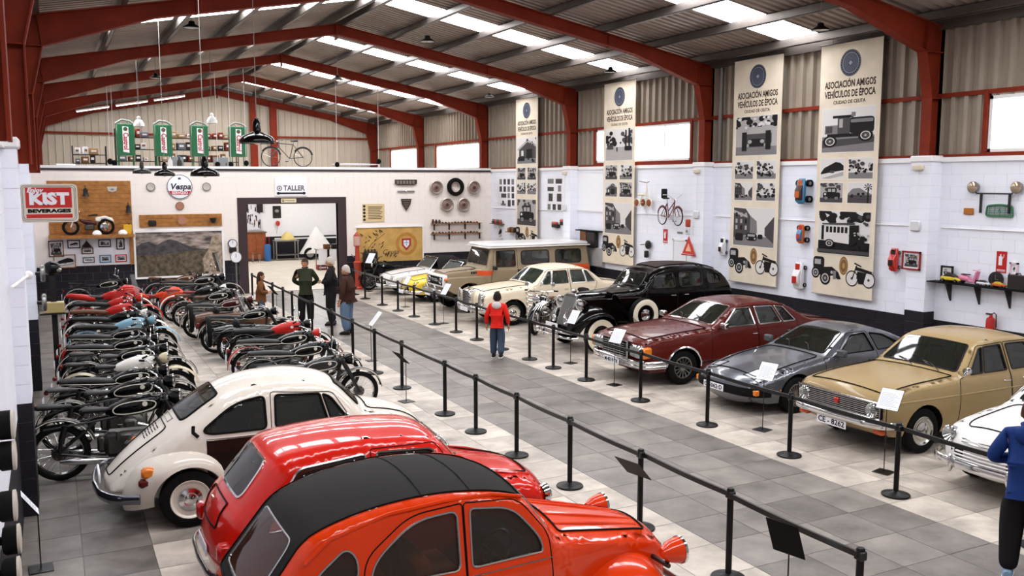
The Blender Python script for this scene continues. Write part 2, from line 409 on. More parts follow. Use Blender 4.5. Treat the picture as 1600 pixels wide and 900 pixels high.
MB().box(XL-.1, -3, 5.36, XL-.02, YG, 5.44).build('girt_rail', redsteel, wl, None)
MB().box(XR-.02, -3, WTOP+.09, XR+.1, YB, WTOP+.14).build('base_rail', redsteel, wr, None)
wpane = mat('frosted_pane', '#fdfeff', .4, emit=WIN_E)
for k, (a, b, z0, z1) in enumerate(WINS):
    w = struct(MB().box(XR+.1, a, z0, XR+.13, b, z1).build('window_%d' % (k+1), wpane, None, None))
    n = max(2, int(round((b-a)/1.1))); f = MB()
    f.box(XR+.04, a, z0, XR+.14, b, z0+.06); f.box(XR+.04, a, z1-.06, XR+.14, b, z1); f.box(XR+.04, a, z0, XR+.14, a+.06, z1); f.box(XR+.04, b-.06, z0, XR+.14, b, z1)
    f.build('window_frame', whitep, w, None)
    for q in range(1, n): MB().box(XR+.05, a+(b-a)*q/n-.025, z0+.06, XR+.1, a+(b-a)*q/n+.025, z1-.06).build('mullion', whitep, w, None)
    for yy in (a-.1, b+.02): MB().box(XR+.0, yy, z0-.1, XR+.08, yy+.08, 5.4).build('jamb_post', redsteel, w, None)
    MB().box(XR, a, z0-.06, XR+.1, b, z0).build('sill_rail', redsteel, w, None)
# gable end ----------------------------------------------------------
wg = struct(bpy.data.objects.new('wall_gable', None)); COL.objects.link(wg)
gclad = mat('gable_sheet', '#bcb0a1', .55, .1, var=.08, scale=1.)
m = MB(); xs = []; n = 52
for k in range(n):
    p = (XR-XL)/n; x = XL+k*p; xs += [(x, 0), (x+p*.75, 0), (x+p*.82, .04), (x+p*.93, .04)]
xs.append((XR, 0))
m.grid([[(x, YG+.1-d, 0) for x, d in xs], [(x, YG+.1-d, RZ(x)) for x, d in xs]]); m.build('gable_panel', gclad, wg, None)
for xg in (9.0, 9.95): MB().box(xg-.16, YG-.16, 4.1, xg+.16, YG, TOP(xg)).build('gable_post', redsteel, wg, None)
MB().box(XL, YG-.06, 5.9, XR, YG, 5.99).build('girt_rail', redsteel, wg, None)
# mezzanine floor over the workshop and workshop floor
mz = struct(MB().box(XL, YB+.2, 3.92, XR, YG, 4.1).build('floor_mezzanine', mat('mezzanine_boards', '#b8ada2', .7, var=.1), None, None))
ws = struct(MB().box(XL, YB+.2, -.3, XR, YG, 0).build('floor_workshop', mat('workshop_concrete', '#c9bfb2', .55, var=.1, scale=2), None, None))
# ================================================================ car builder
def rpoly(pts, closed=True, n=5):
    """polygon with rounded corners; points (a, b, r[, extra])"""
    P = [tuple(p)+(0.,)*(4-len(p)) for p in pts]; N = len(P); out = []
    for i, (x, z, r, c) in enumerate(P):
        if (not closed and i in (0, N-1)) or r <= 0: out.append((x, z, c)); continue
        p = V(x, z); a = V(*P[i-1][:2]); b = V(*P[(i+1) % N][:2]); ca, cb = P[i-1][3], P[(i+1) % N][3]
        la, lb = np.linalg.norm(a-p), np.linalg.norm(b-p); ta, tb = min(r, la*.499), min(r, lb*.499)
        pa, pb = p+(a-p)/la*ta, p+(b-p)/lb*tb; xa, xb = c+(ca-c)*ta/la, c+(cb-c)*tb/lb
        for k in range(n+1):
            t = k/n; q = pa*(1-t)**2+p*2*t*(1-t)+pb*t*t; out.append((q[0], q[1], xa*(1-t)**2+c*2*t*(1-t)+xb*t*t))
    return out
def dens(pts, step, closed=True):
    out = []; N = len(pts)
    for i in range(N if closed else N-1):
        a, b = np.asarray(pts[i], float), np.asarray(pts[(i+1) % N], float); k = max(1, int(math.ceil(np.linalg.norm((b-a)[:2])/step)))
        for j in range(k): out.append(a+(b-a)*j/k)
    if not closed: out.append(np.asarray(pts[-1], float))
    return np.array(out)
def inside(poly, q):
    x, y = q[:,0], q[:,1]; c = np.zeros(len(q), bool); j = len(poly)-1
    for i in range(len(poly)):
        xi, yi = poly[i][:2]; xj, yj = poly[j][:2]
        if yi != yj:
            c ^= ((yi > y) != (yj > y)) & (x < (xj-xi)*(y-yi)/(yj-yi)+xi)
        j = i
    return c
def cdt(outline, polys, pts, mind):
    loops = [np.asarray(outline)[:, :2]]+[np.asarray(p)[:, :2] for p in polys]
    vs = np.concatenate(loops); es = []; o = 0
    for l in loops:
        n = len(l); es += [(o+i, o+(i+1) % n) for i in range(n)]; o += n
    pts = np.asarray(pts)
    if len(pts):
        pts = pts[inside(loops[0], pts)]
        d = np.sqrt(((pts[:, None, :]-vs[None])**2).sum(-1)).min(1); pts = pts[d > mind]
        vs = np.concatenate([vs, pts])
    r = delaunay_2d_cdt([Vector(p) for p in vs], es, [], 0, 1e-6)
    ov = np.array([v[:] for v in r[0]]); of = np.array([f for f in r[2] if len(f) == 3])
    cen = ov[of].mean(1); ok = inside(loops[0], cen); of = of[ok]; cen = cen[ok]
    cls = np.full(len(of), -1)
    for k, l in enumerate(loops[1:]): cls[inside(l, cen)] = k      # later polygons win
    return ov, of, cls
def smooth_interp(pairs, sm=.08):
    xs = np.array([p[0] for p in pairs]); ys = np.array([p[1] for p in pairs]); g = np.linspace(xs[0]-.3, xs[-1]+.3, 400)
    y = np.interp(g, xs, ys); w = max(1, int(sm/(g[1]-g[0]))); k = np.ones(2*w+1)/(2*w+1)
    y2 = np.convolve(np.pad(y, w, mode='edge'), k, 'valid'); return lambda q: np.interp(q, g, y2)
class Car:
    def __init__(s, name, label, sp, loc, rz=0., cat='car', group=None):
        s.sp = sp; s.root = thing(name, label, cat, loc, rz, group); s.K = {}
        s.body()
    # ---- shape functions
    def body(s):
        sp = s.sp; step = sp.get('step', .07)
        prof = dens(rpoly(sp['prof'], False), step, False); s.P = prof
        fine = dens(prof, .012, False)
        d = np.diff(prof[:, :2], axis=0); S = np.concatenate([[0], np.cumsum(np.linalg.norm(d, axis=1))]); s.S = S
        tg = np.gradient(prof[:, :2], axis=0); tg /= np.linalg.norm(tg, axis=1)[:, None]+1e-9; s.N = np.stack([-tg[:,1], tg[:,0]], 1)
        s.wx = smooth_interp(sp['wx'], sp.get('wsm', .1)); s.dz = smooth_interp(sp['dz'], .05); er = sp.get('er', .06)
        def Y(q):
            q = np.atleast_2d(q)[:, :2]; out = np.empty(len(q))
            for i in range(0, len(q), 800):
                c = q[i:i+800]; out[i:i+800] = np.sqrt(((c[:, None]-fine[None, :, :2])**2).sum(-1)).min(1)
            rr = er; u = 1-np.clip(out/rr, 0, 1); return np.maximum(s.wx(q[:,0])-s.dz(q[:,1])-rr*(1-np.sqrt(np.clip(1-u*u, 0, 1))), .02)
        s.Y = Y; s.Ye = Y(prof)
        # ---- side outline
        zf, zr = sp['prof'][0][1], sp['prof'][-1][1]; zs = sp['sill']; bot = []
        (xf, Rf), (xr, Rr) = sp['wheels']; Ra = sp['arch']
        def arc(xw, zc, z_from, z_to):   # from rear side to front side
            a0 = math.asin(max(-1, min(1, (z_from-zc)/Ra))); a1 = math.pi-math.asin(max(-1, min(1, (z_to-zc)/Ra)))
            return [(xw+Ra*math.cos(a0+(a1-a0)*k/14), zc+Ra*math.sin(a0+(a1-a0)*k/14)) for k in range(15)]
        if sp.get('closed_arch'): bot = [(xr, zs), (xf, zs)]
        else: bot = arc(xr, Rr, zr, zs)+arc(xf, Rf, zs, zf)
        s.arcs = None if sp.get('closed_arch') else (arc(xr, Rr, zr, zs), arc(xf, Rf, zs, zf))
        rb, fb = prof[-1, :2], prof[0, :2]
        low = dens([tuple(rb)]+bot+[tuple(fb)], step, False)[1:-1]
        outline = np.concatenate([prof[:, :2], low[:, :2]])
        wins = [dens([p[:2] for p in rpoly(w)], .06) for w in sp.get('wins', [])]
        doors = [dens([p[:2] for p in rpoly(w)], .07) for w in sp.get('doors', [])]
        pans = [dens([p[:2] for p in rpoly(w[1])], .07) for w in sp.get('panels', [])]
        polys = pans+doors+wins; np_, nd = len(pans), len(doors)
        xa, xb = outline[:,0].min(), outline[:,0].max(); za, zb = outline[:,1].min(), outline[:,1].max()
        gx, gz = np.meshgrid(np.arange(xa, xb, step), np.arange(za, zb, step*.8)); g = np.stack([gx.ravel(), gz.ravel()], 1)
        rings = [prof[:, :2]-s.N*er*k for k in (.12, .35, .7)]
        ov, of, cls = cdt(outline, polys, np.concatenate(rings+[g]), step*.22)
        yy = s.Y(ov); L = []
        for sg in (1, -1):
            v3 = np.stack([ov[:,0], sg*yy, ov[:,1]], 1); f = of if sg < 0 else of[:, ::-1]
            L.append((v3, f, [('b',) if c < 0 else ('p', c, sg) if c < np_ else ('d', c-np_, sg) if c < np_+nd else ('w', c-np_-nd, sg) for c in cls]))
        # ---- top sheet
        hw = .75; ts = np.linspace(-1, 1, 13)
        left = np.stack([S, np.full(len(S), -hw)], 1); right = left[::-1]*[1, -1]
        out = np.concatenate([left, np.stack([np.full(11, S[-1]), ts[1:-1]*hw], 1), right, np.stack([np.zeros(11), ts[1:-1][::-1]*hw], 1)])
        s.hw = hw; tp = []; names = []
        for nm, x0, x1, t0, t1, r in sp.get('top', []):
            s0, s1 = s.s_at(x0), s.s_at(x1); t1 = t1 or t0
            tp.append(dens([p[:2] for p in rpoly([(s0, -t0*hw, r), (s1, -t1*hw, r), (s1, t1*hw, r), (s0, t0*hw, r)])], .08)); names.append(nm)
        gs, gt = np.meshgrid(np.arange(0, S[-1], step), ts*hw); g = np.stack([gs.ravel(), gt.ravel()], 1)
        ov, of, cls = cdt(out, tp, g, step*.25)
        L.append((s.top3(ov), of[:, ::-1], [('b',) if c < 0 else ('t', names[c], 0) for c in cls])); s.tp = tp; s.tn = names
        # ---- smooth normals over everything
        acc = {}; groups = {}
        for v3, f, cl in L:
            fn = np.cross(v3[f[:,1]]-v3[f[:,0]], v3[f[:,2]]-v3[f[:,0]])
            for k in range(len(f)):
                for i in f[k]:
                    key = tuple(np.round(v3[i], 4)); acc[key] = acc.get(key, 0)+fn[k]
                groups.setdefault(cl[k], []).append([tuple(np.round(v3[i], 4)) for i in f[k]])
        s.acc = acc
        def mk(keys, name, m, parent, inset=0.):
            vi = {}; vs = []; fs = []; nn = []
            for kk in keys:
                for tri in groups.get(kk, []):
                    t = []
                    for p in tri:
                        if p not in vi:
                            vi[p] = len(vs); n = nrm(acc[p]); nn.append(tuple(n)); vs.append(tuple(np.array(p)-n*inset))
                        t.append(vi[p])
                    if len(set(t)) == 3: fs.append(t)
            me = bpy.data.meshes.new(name); me.from_pydata(vs, [], fs); me.materials.append(m)
            me.polygons.foreach_set('use_smooth', [True]*len(fs)); me.normals_split_custom_set_from_vertices(nn)
            return link(name, me, parent)
        pm = sp['paint']; glz = sp.get('glass', carglass)
        mk([('b',)], 'body', pm, s.root)
        own = sp.get('door_of', {})
        for d in range(nd):
            for sg in (1, -1):
                o = mk([('d', d, sg)], 'door', sp.get('doormat', pm), s.root); s.K['door', d, sg] = o
        for w in range(len(wins)):
            for sg in (1, -1):
                par = s.K.get(('door', own.get(w), sg), s.root)
                o = mk([('w', w, sg)], 'window', glz, par, .012)
                if sp.get('trim'):
                    l = np.concatenate([wins[w]]); y = s.Y(l)
                    MB().tube(np.stack([l[:,0], sg*(y+.002), l[:,1]], 1), sp.get('trim_r', .011), 5, True).build('window_trim', sp['trim'], par)
        for k, w in enumerate(sp.get('panels', [])):
            for sg in (1, -1): mk([('p', k, sg)], w[0], w[2], s.root)
        for nm, poly in zip(names, tp):
            g_ = nm in ('windscreen', 'rear_window'); m = glz if g_ else sp.get(nm+'_mat', pm)
            o = mk([('t', nm, 0)], nm, m, s.root, .012 if g_ else 0.); s.K[nm] = o
            if g_ and sp.get('trim'): MB().tube(s.top3(poly)+0, sp.get('trim_r', .011)*1.2, 5, True).build('window_trim', sp['trim'], o)
            if not g_: MB().tube(s.top3(dens(poly, .04))+V(0,0,.008), .008, 4, True).build('shut_line', blackmatte, o)
        for d in range(nd):
            for sg in (1, -1):
                l = doors[d]; y = s.Y(l); MB().tube(np.stack([l[:,0], sg*(y+.0005), l[:,1]], 1), .005, 4, True).build('shut_line', blackmatte, s.K['door', d, sg])
        # ---- underbody, wells
        u = MB(); w = float(s.wx((xf+xr)/2))
        u.box(xf+.1, -w+.12, zs-.02, xr-.1, w-.12, zs+.06); u.box(prof[:,0].min()+.25, -w*.55, zf+.02, prof[:,0].max()-.25, w*.55, zs+.1)
        if s.arcs:
            for a in s.arcs:
                a = np.array(a); y = s.Y(a)-.008
                for sg in (1, -1):
                    u.grid([[(p[0], sg*q, p[1]) for p, q in zip(a, y)], [(p[0], sg*(q-.34), p[1]) for p, q in zip(a, y)]])
                    u.add([(p[0], sg*(y.min()-.34), p[1]) for p in a], [list(range(len(a)))])
        u.build('underbody', blackmatte, s.root, None)
        if sp.get('cab'):
            xd, x1, x2, zc, hwid, cm = sp['cab']
            i = MB(); i.rbox(xd, -hwid, zc+.12, xd+.28, hwid, zc+.36, .04); i.build('dashboard', blackmatte, s.root)
            c = sp.get('drive', -1)*-.33
            wm = MB().lathe([(.17, 0), (.185, .012), (.2, 0), (.185, -.012), (.17, 0)], (xd+.4, c, zc+.38), (.75, 0, .55), 20); wm.tube([(xd+.4, c-.18, zc+.38), (xd+.4, c+.18, zc+.38)], .008, 5)
            wm.cyl((xd+.4, c, zc+.38), (xd+.2, c, zc+.22), .02, n=6); wm.build('steering_wheel', black, s.root)
            for sg in (1, -1):
                q = MB(); q.rbox(x1, sg*.33-.24, zc-.1, x1+.48, sg*.33+.24, zc+.12, .05)
                q.M = Matrix.Translation((x1+.46, sg*.33, zc)) @ Matrix.Rotation(.22, 4, 'Y'); q.rbox(-.05, -.24, 0, .07, .24, .55, .04); q.build('seat', cm, s.root)
            if x2:
                q = MB(); q.rbox(x2, -hwid+.08, zc-.08, x2+.46, hwid-.08, zc+.14, .05); q.M = Matrix.Translation((x2+.44, 0, zc)) @ Matrix.Rotation(.3, 4, 'Y'); q.rbox(-.05, -hwid+.08, 0, .08, hwid-.08, .5, .04); q.build('rear_seat', cm, s.root)
    def s_at(s, x):
        top = s.P[:,1] > s.sp.get('zcut', .6); xs = s.P[top, 0]; ss = s.S[top]; o = np.argsort(xs); return float(np.interp(x, xs[o], ss[o]))
    def top3(s, q):
        q = np.atleast_2d(q); S = s.S; f = lambda a: np.interp(q[:,0], S, a); t = q[:,1]/s.hw; c = f(s.P[:,2])*(1-np.abs(t)**2.1)
        return np.stack([f(s.P[:,0])+f(s.N[:,0])*c, t*f(s.Ye), f(s.P[:,1])+f(s.N[:,1])*c], 1)
    def side(s, x, z, sg=-1, off=0.): return V(x, sg*(float(s.Y(V(x, z))[0])+off), z)
    def top(s, x, t, off=0.):
        ss = s.s_at(x); p = s.top3(V(ss, t*s.hw))[0]; n = V(np.interp(ss, s.S, s.N[:,0]), 0, np.interp(ss, s.S, s.N[:,1])); return p+n*off
    # ---- fittings
    def put(s, mb, name, m, par=None): return mb.build(name, m, par or s.root)
    def line(s, pts, name, m, r=.006, sg=(1, -1), n=5, off=.002, par=None):
        for g in sg:
            q = dens(pts, .08, False); s.put(MB().tube([s.side(p[0], p[1], g, off) for p in q], r, n), name, m, par)
    def wheels(s, style, w=.17, inset=.03, rimcol=None, R=None, tracks=None, hr=.62):
        me = wheel_meshes(style, s.sp['wheels'][0][1], w, rimcol, hr)
        for k, (x, R) in enumerate(s.sp['wheels']):
            for sg in (1, -1):
                yo = tracks[k] if tracks else float(s.wx(x))-inset
                t = link('wheel', me[0][1], s.root); t.location = (x, sg*(yo-w/2), R); t.rotation_euler = (0, 0, 0 if sg < 0 else math.pi)
                for nm, m2 in me[1:]: c = link(nm, m2, t)
    def handle(s, x, z, d=None, m=None, l=.11):
        for sg in (1, -1):
            a = s.side(x, z, sg, .025); par = s.K.get(('door', d, sg), s.root)
            mb = MB().tube([s.side(x, z, sg, 0), a, s.side(x+l, z, sg, .025), s.side(x+l, z, sg, 0)], .009, 6); s.put(mb, 'handle', m or chrome, par)
    def bumper(s, half, z, h, t, m=chrome, name='bumper', ends=True, overriders=None):
        """half: list of (x, y) from centre outwards"""
        c = [(x, -y) for x, y in half[::-1]]+[(x, y) for x, y in half[1:]] if half[0][1] == 0 else [(x, -y) for x, y in half[::-1]]+list(half)
        c = dens([p[:2] for p in rpoly([(x, y, .12) for x, y in c], False, 6)], .1, False)
        mb = MB().tube([(p[0], p[1], z) for p in c], h/2, 10, flat=(t/h, 1)); o = s.put(mb, name, m)
        for y in (overriders or []):
            x = float(np.interp(abs(y), [p[1] for p in half], [p[0] for p in half])); sd = -1 if half[0][0] < s.sp['wheels'][0][0] else 1
            for sg in (1, -1): s.put(MB().ell((x+sd*.03, sg*y, z), (.04, .035, h*.95), 10, 8), 'overrider', m, o)
        return o
    def lamp(s, p, ax, r, ring=chrome, m=None, depth=.05, dome=.35, name='headlight'):
        ax = nrm(ax); p = np.asarray(p, float)
        o = s.put(MB().lathe([(r*.9, -depth), (r*1.08, -depth*.3), (r*1.1, .004), (r*1.0, .016), (r*.93, .012), (r*.3, -depth*.6), (0, -depth*.7)], p, ax, 20), name, ring)
        s.put(MB().lathe([(r*.95, .008), (r*.8, .008+r*dome*.35), (r*.45, .008+r*dome*.85), (0, .008+r*dome)], p, ax, 20), 'lens', m or lens, o); return o
    def plate(s, c, txt, w=.5, h=.11, face=-1, tilt=0.):
        c = V(*c); u = V(0, face, 0)*1.; up = nrm((face*-1*math.sin(tilt), 0, math.cos(tilt)))
        u = V(0, -1, 0) if face < 0 else V(0, 1, 0)
        Mx = frame_matrix(c, u, up); mb = MB(); mb.M = Mx; mb.rbox(-w/2, -h/2, -.006, w/2, h/2, .006, .004); o = s.put(mb, 'number_plate', paper)
        if not txt: return o
        t = text_mb(txt, h*.95, None, Mx @ Matrix.Translation((0, 0, .007)), .002, width=w*.9, bold=.002); s.put(t, 'lettering', ink, o); return o
    def mirror(s, x, z, sg=-1, m=chrome, out=.13, size=(.05, .09, .06), box=False):
        a = s.side(x, z, sg); b = a+V(0, sg*out, .09); o = s.put(MB().cyl(a, b, .009, n=6), 'mirror', m)
        mb = MB(); (mb.rbox(b[0]-.05, b[1]-size[1], b[2]-size[2], b[0]+.05, b[1]+size[1], b[2]+size[2], .02) if box else mb.ell(b, (.03, size[1], size[2]), 12, 8)); s.put(mb, 'mirror_head', m, o)
    def wipers(s, x0, x1, ts=(-.45, .25), m=black, dt=.35):
        for t in ts:
            s.put(MB().tube([s.top(x0, t, .012), s.top(x0+(x1-x0)*.2, t+dt*.5, .03), s.top(x0+(x1-x0)*.26, t+dt, .022)], .007, 5), 'wiper', m)
    def fender(s, cx, cz, rim, ext, y0, y1, a0, a1, m, name='fender', tap=(.35, .35), n=22, sides=(1, -1), pw=1.0):
        """pontoon wing: ext = (reach to front, reach to rear, rise) of the crest; angles from the rear horizon over the top to the front"""
        for sg in sides:
            rows = []
            for i in range(n+1):
                f = i/n; a = a0+(a1-a0)*f; ca, sa = math.cos(a), math.sin(a)
                rx = (ext[0] if ca < 0 else ext[1]); bx, bz = rx*ca, ext[2]*sa
                e = min(1, f/.35*1.0) if f < .35 else 1; e2 = min(1, (1-f)/.35); k = (tap[0]+(1-tap[0])*math.sin(min(1, f/.4)*math.pi/2))*(tap[1]+(1-tap[1])*math.sin(min(1, (1-f)/.4)*math.pi/2))
                row = []; yo = y0+(y1-y0)*k
                for j in range(9):
                    u = j/8*math.pi/2; cu = math.cos(u)**pw; su = math.sin(u)
                    row.append((cx+(rim*ca)+(bx-rim*ca)*cu, sg*(y0+(yo-y0)*su), cz+(rim*sa)+(bz-rim*sa)*cu))
                row.append((cx+rim*.97*ca, sg*(yo-.03), cz+rim*.97*sa)); rows.append(row)
            s.put(MB().grid(rows), name, m)
WM = {}
def wheel_meshes(style, R, w, rimcol=None, hr=.62):
    key = (style, R, w, rimcol.name if rimcol else None, hr)
    if key in WM: return WM[key]
    r = R*hr; h = w/2; ax = (0, -1, 0); out = []
    t = MB().lathe([(r, -h*.8), (r*1.06, -h), (R*.9, -h), (R*.98, -h*.8), (R, -h*.5), (R, h*.5), (R*.98, h*.8), (R*.9, h), (r*1.06, h), (r, h*.8), (r*.98, 0)], (0,0,0), ax, 32)
    out.append(('wheel', t.mesh('wheel', rubber)))
    rc = rimcol or steel
    if style == 'alloy' or style == 'wire':
        q = MB().lathe([(r*1.02, h*.92), (r*.9, h*.85), (r*.86, h*.3), (r*.98, -h*.7)], (0,0,0), ax, 32); n = 20 if style == 'wire' else 14
        for k in range(n):
            a = 2*math.pi*k/n; q.M = Matrix.Rotation(a, 4, 'Y'); q.box(-.011*R/.3, -h*.8, r*.28, .011*R/.3, -h*.55, r*.92)
        q.M = None; q.lathe([(0, h*.95), (r*.12, h*.93), (r*.3, h*.8), (r*.34, h*.4)], (0,0,0), ax, 20); out.append(('rim', q.mesh('rim', rc)))
        out.append(('brake_disc', MB().lathe([(0, h*.1), (r*.85, h*.1), (r*.85, 0)], (0,0,0), ax, 20).mesh('brake_disc', blackmatte)))
    else:
        q = MB().lathe([(r*1.03, h*.9), (r*1.0, h*1.0), (r*.92, h*.86), (r*.86, h*.5), (r*.6, h*.42), (r*.55, h*.6), (0, h*.6)], (0,0,0), ax, 32); out.append(('rim', q.mesh('rim', rc)))
        if style != 'plain':
            cr = .62 if style != 'moon' else .5
            out.append(('hubcap', MB().lathe([(r*cr, h*.6), (r*cr*.95, h*.82), (r*cr*.6, h*.98), (r*cr*.5, h*.9), (r*cr*.3, h*1.02), (0, h*1.05)], (0,0,0), ax, 28).mesh('hubcap', chrome)))
        if style in ('ring', 'moon'): out.append(('trim_ring', MB().lathe([(r*1.0, h*1.02), (r*.93, h*1.03), (r*.85, h*.85)], (0,0,0), ax, 32).mesh('trim_ring', chrome)))
        if style == 'white': out.append(('whitewall', MB().lathe([(r*1.03, h*1.0), (r*1.1, h*1.05), (R*.87, h*1.05), (R*.93, h*.96)], (0,0,0), ax, 32).mesh('whitewall', ivory)))
    WM[key] = out; return out
# ================================================================ cars on the right of the aisle (front faces -X)
XN = 0
maroon = paint('maroon_paint', '#571a14'); beige = paint('beige_paint', '#a28a62'); pgrey = mat('grey_metallic', '#62646b', .28, .55, .7, .03)
cream = paint('cream_paint', '#e9d8bf'); tan = paint('tan_paint', '#94836a', .4); whitec = paint('white_car_paint', '#e4e1df'); blackc = paint('black_car_paint', '#080606', .15, 0)
yellow = paint('yellow_paint', '#e8c63a')
beigeint = mat('beige_upholstery', '#8d7a5c', .7); darkint = mat('dark_upholstery', '#2a2420', .7); greenint = mat('grey_green_upholstery', '#6d6a52', .7)
# ---- maroon saloon
c = Car('saloon_car', 'maroon four-door saloon with chrome grille between black limousine and grey coupe', dict(
    prof=[(.22,.28,0,.03), (.1,.34,.05,.06), (.06,.62,.1,.08), (.08,.80,.08,.08), (.22,.88,.15,.05), (1.0,.965,.4,.03), (1.62,1.0,.05,.03), (2.34,1.395,.18,.02), (2.95,1.44,.5,.03), (3.5,1.40,.3,.03), (4.12,1.035,.15,.03), (4.9,.95,.15,.03), (5.04,.86,.06,.05), (5.02,.5,.1,.05), (4.92,.28,0,.03)],
    wx=[(0,.83), (.3,.89), (1.0,.925), (2.5,.935), (4.2,.91), (5.04,.84)], dz=[(.2,.07), (.4,.0), (.7,0), (.95,.05), (1.0,.07), (1.42,.27)], er=.07, sill=.24,
    wheels=[(.92,.33), (3.86,.33)], arch=.395, paint=maroon, trim=chrome, trim_r=.012,
    wins=[[(1.86,1.02,.02), (2.28,1.33,.03), (2.62,1.345,.03), (2.66,1.02,.02)], [(2.78,1.02,.02), (2.75,1.35,.03), (3.2,1.34,.03), (3.34,1.03,.02)], [(3.40,1.03,.01), (3.27,1.335,.02), (3.48,1.31,.02), (3.72,1.04,.02)]],
    doors=[[(1.55,.3,.04), (1.58,.98,.02), (1.78,1.01,.02), (2.26,1.36,.05), (2.69,1.375,.03), (2.72,.3,.04)], [(2.735,.3,.04), (2.71,1.375,.03), (3.46,1.345,.05), (3.78,1.02,.05), (3.72,.78,.1), (3.42,.5,.15), (3.38,.3,.04)]], door_of={0:0, 1:1, 2:1},
    top=[('bonnet', .2, 1.58, .86, .9, .05), ('windscreen', 1.72, 2.28, .9, .88, .05), ('rear_window', 3.62, 4.05, .86, .9, .06), ('boot_lid', 4.2, 4.92, .85, .82, .05)],
    cab=(1.65, 2.2, 3.1, .58, .68, greenint)), (9.52, 14.36, 0))
c.wheels('alloy', .2, .03, steel)
c.bumper([(-.06,0), (-.04,.6), (.02,.82), (.12,.93), (.45,.97)], .47, .1, .07); c.bumper([(-.055,0), (-.035,.6), (.03,.82), (.12,.93), (.45,.965)], .40, .07, .06); c.bumper([(5.1,0), (5.06,.7), (4.95,.88), (4.6,.95)], .47, .14, .08)
g = c.put(MB().rbox(-.03,-.42,.52,.08,.42,.82,.02), 'grille', blackmatte)
f = MB()
for z in (.535,.575,.615,.655,.695,.735,.775): f.box(-.045,-.4,z-.006,-.02,.4,z+.006)
for y in (-.4,-.2,0,.2,.4): f.box(-.05,y-.006,.53,-.02,y+.006,.8)
f.tube([(-.04,-.43,.52),(-.04,-.43,.83),(-.02,.43,.83),(-.04,.43,.52),(-.04,-.43,.52)], .016, 6); c.put(f, 'grille_bars', chrome, g)
c.put(MB().lathe([(.05,0),(.052,.006),(.045,.008),(0,.008)], (.02,0,.93), (-1,0,.3), 16), 'bonnet_badge', chrome)
for sg in (1,-1):
    h = c.put(MB().rbox(-.02, min(sg*.46,sg*.8), .55, .1, max(sg*.46,sg*.8), .79, .03), 'headlight', chrome); c.put(MB().rbox(-.032, min(sg*.48,sg*.78), .57, 0, max(sg*.48,sg*.78), .77, .015), 'lens', lens, h)
    c.put(MB().rbox(.0, min(sg*.8,sg*.905), .56, .2, max(sg*.8,sg*.905), .77, .03), 'indicator', amber)
c.plate((-.11,0,.42), 'M·4019·TK', .5, .11); c.handle(2.55,.86,0); c.handle(3.45,.86,1); c.mirror(1.8,.98,-1,chrome,.1,box=True); c.mirror(1.8,.98,1,chrome,.1,box=True)
c.line([(.16,.42),(.55,.42)],'side_trim',chrome,.012); c.line([(1.3,.42),(3.45,.42)],'side_trim',chrome,.016); c.line([(4.25,.42),(4.95,.42)],'side_trim',chrome,.012)
for a in c.arcs: c.line([p for p in a][1:-1],'arch_trim',chrome,.018,off=.006)
c.wipers(1.7,2.3)
# ---- grey coupe
c = Car('coupe_car', 'grey metallic wedge-shaped coupe between maroon saloon and beige saloon', dict(
    prof=[(.25,.2,0,.05), (.08,.25,.08,.12), (.02,.40,.06,.14), (.04,.50,.06,.14), (.2,.585,.1,.09), (.85,.76,.3,.04), (1.58,.86,.05,.03), (2.28,1.23,.2,.03), (2.65,1.265,.3,.03), (3.1,1.20,.3,.04), (3.9,.88,.1,.06), (4.12,.80,.05,.05), (4.2,.5,.1,.08), (4.05,.24,0,.05)],
    wx=[(0,.70), (.25,.79), (.8,.835), (2.4,.83), (3.3,.835), (4.2,.74)], dz=[(.15,.08), (.35,.01), (.6,0), (.8,.04), (.88,.07), (1.25,.26)], er=.09, sill=.2,
    wheels=[(.87,.305), (3.27,.305)], arch=.36, paint=pgrey, trim=blackmatte, trim_r=.01,
    wins=[[(1.84,.89,.03), (2.25,1.165,.05), (2.58,1.19,.03), (2.68,.9,.02)], [(2.76,.9,.02), (2.68,1.185,.03), (2.98,1.14,.05), (3.42,.93,.04)]],
    doors=[[(1.5,.26,.04), (1.5,.84,.03), (1.76,.87,.03), (2.22,1.2,.05), (2.62,1.215,.03), (2.73,.85,.05), (2.66,.26,.05)]], door_of={0:0},
    top=[('bonnet', .22, 1.53, .84, .88, .1), ('windscreen', 1.64, 2.21, .9, .88, .08), ('rear_window', 3.0, 3.85, .84, .84, .15)], zcut=.45,
    cab=(1.5, 1.95, None, .42, .6, darkint)), (9.93, 11.74, 0))
c.wheels('wire', .19, .02, steel)
for sg in (1,-1):
    q = MB(); a = [c.top(.16,sg*.52,.004), c.top(.16,sg*.86,.004), c.top(.44,sg*.86,.004), c.top(.44,sg*.52,.004)]; q.tube(a,.006,4,True); c.put(q,'popup_headlight',blackmatte)
    t = MB(); t.add([c.top(.18,sg*.55,.008),c.top(.18,sg*.84,.008),c.top(.42,sg*.84,.008),c.top(.42,sg*.55,.008)],[(0,1,2,3)]); c.put(t,'headlight_cover',mat('silver_lens','#b9bcc2',.2,.3))
    y0,y1 = sorted((sg*.38,sg*.56)); o=c.put(MB().rbox(-.02,y0,.36,.1,y1,.45,.012),'fog_lamp',lens); y0,y1 = sorted((sg*.57,sg*.76)); c.put(MB().rbox(.03,y0,.36,.2,y1,.45,.012),'indicator',amber)
c.bumper([(-.12,0),(-.06,.5),(.06,.74),(.3,.82)], .40, .15, .03, blackmatte, 'bumper_strip'); c.plate((-.125,0.1,.39),'C·5062·D',.5,.11)
c.bumper([(4.28,0),(4.24,.6),(4.0,.8)], .45, .14, .06, black)
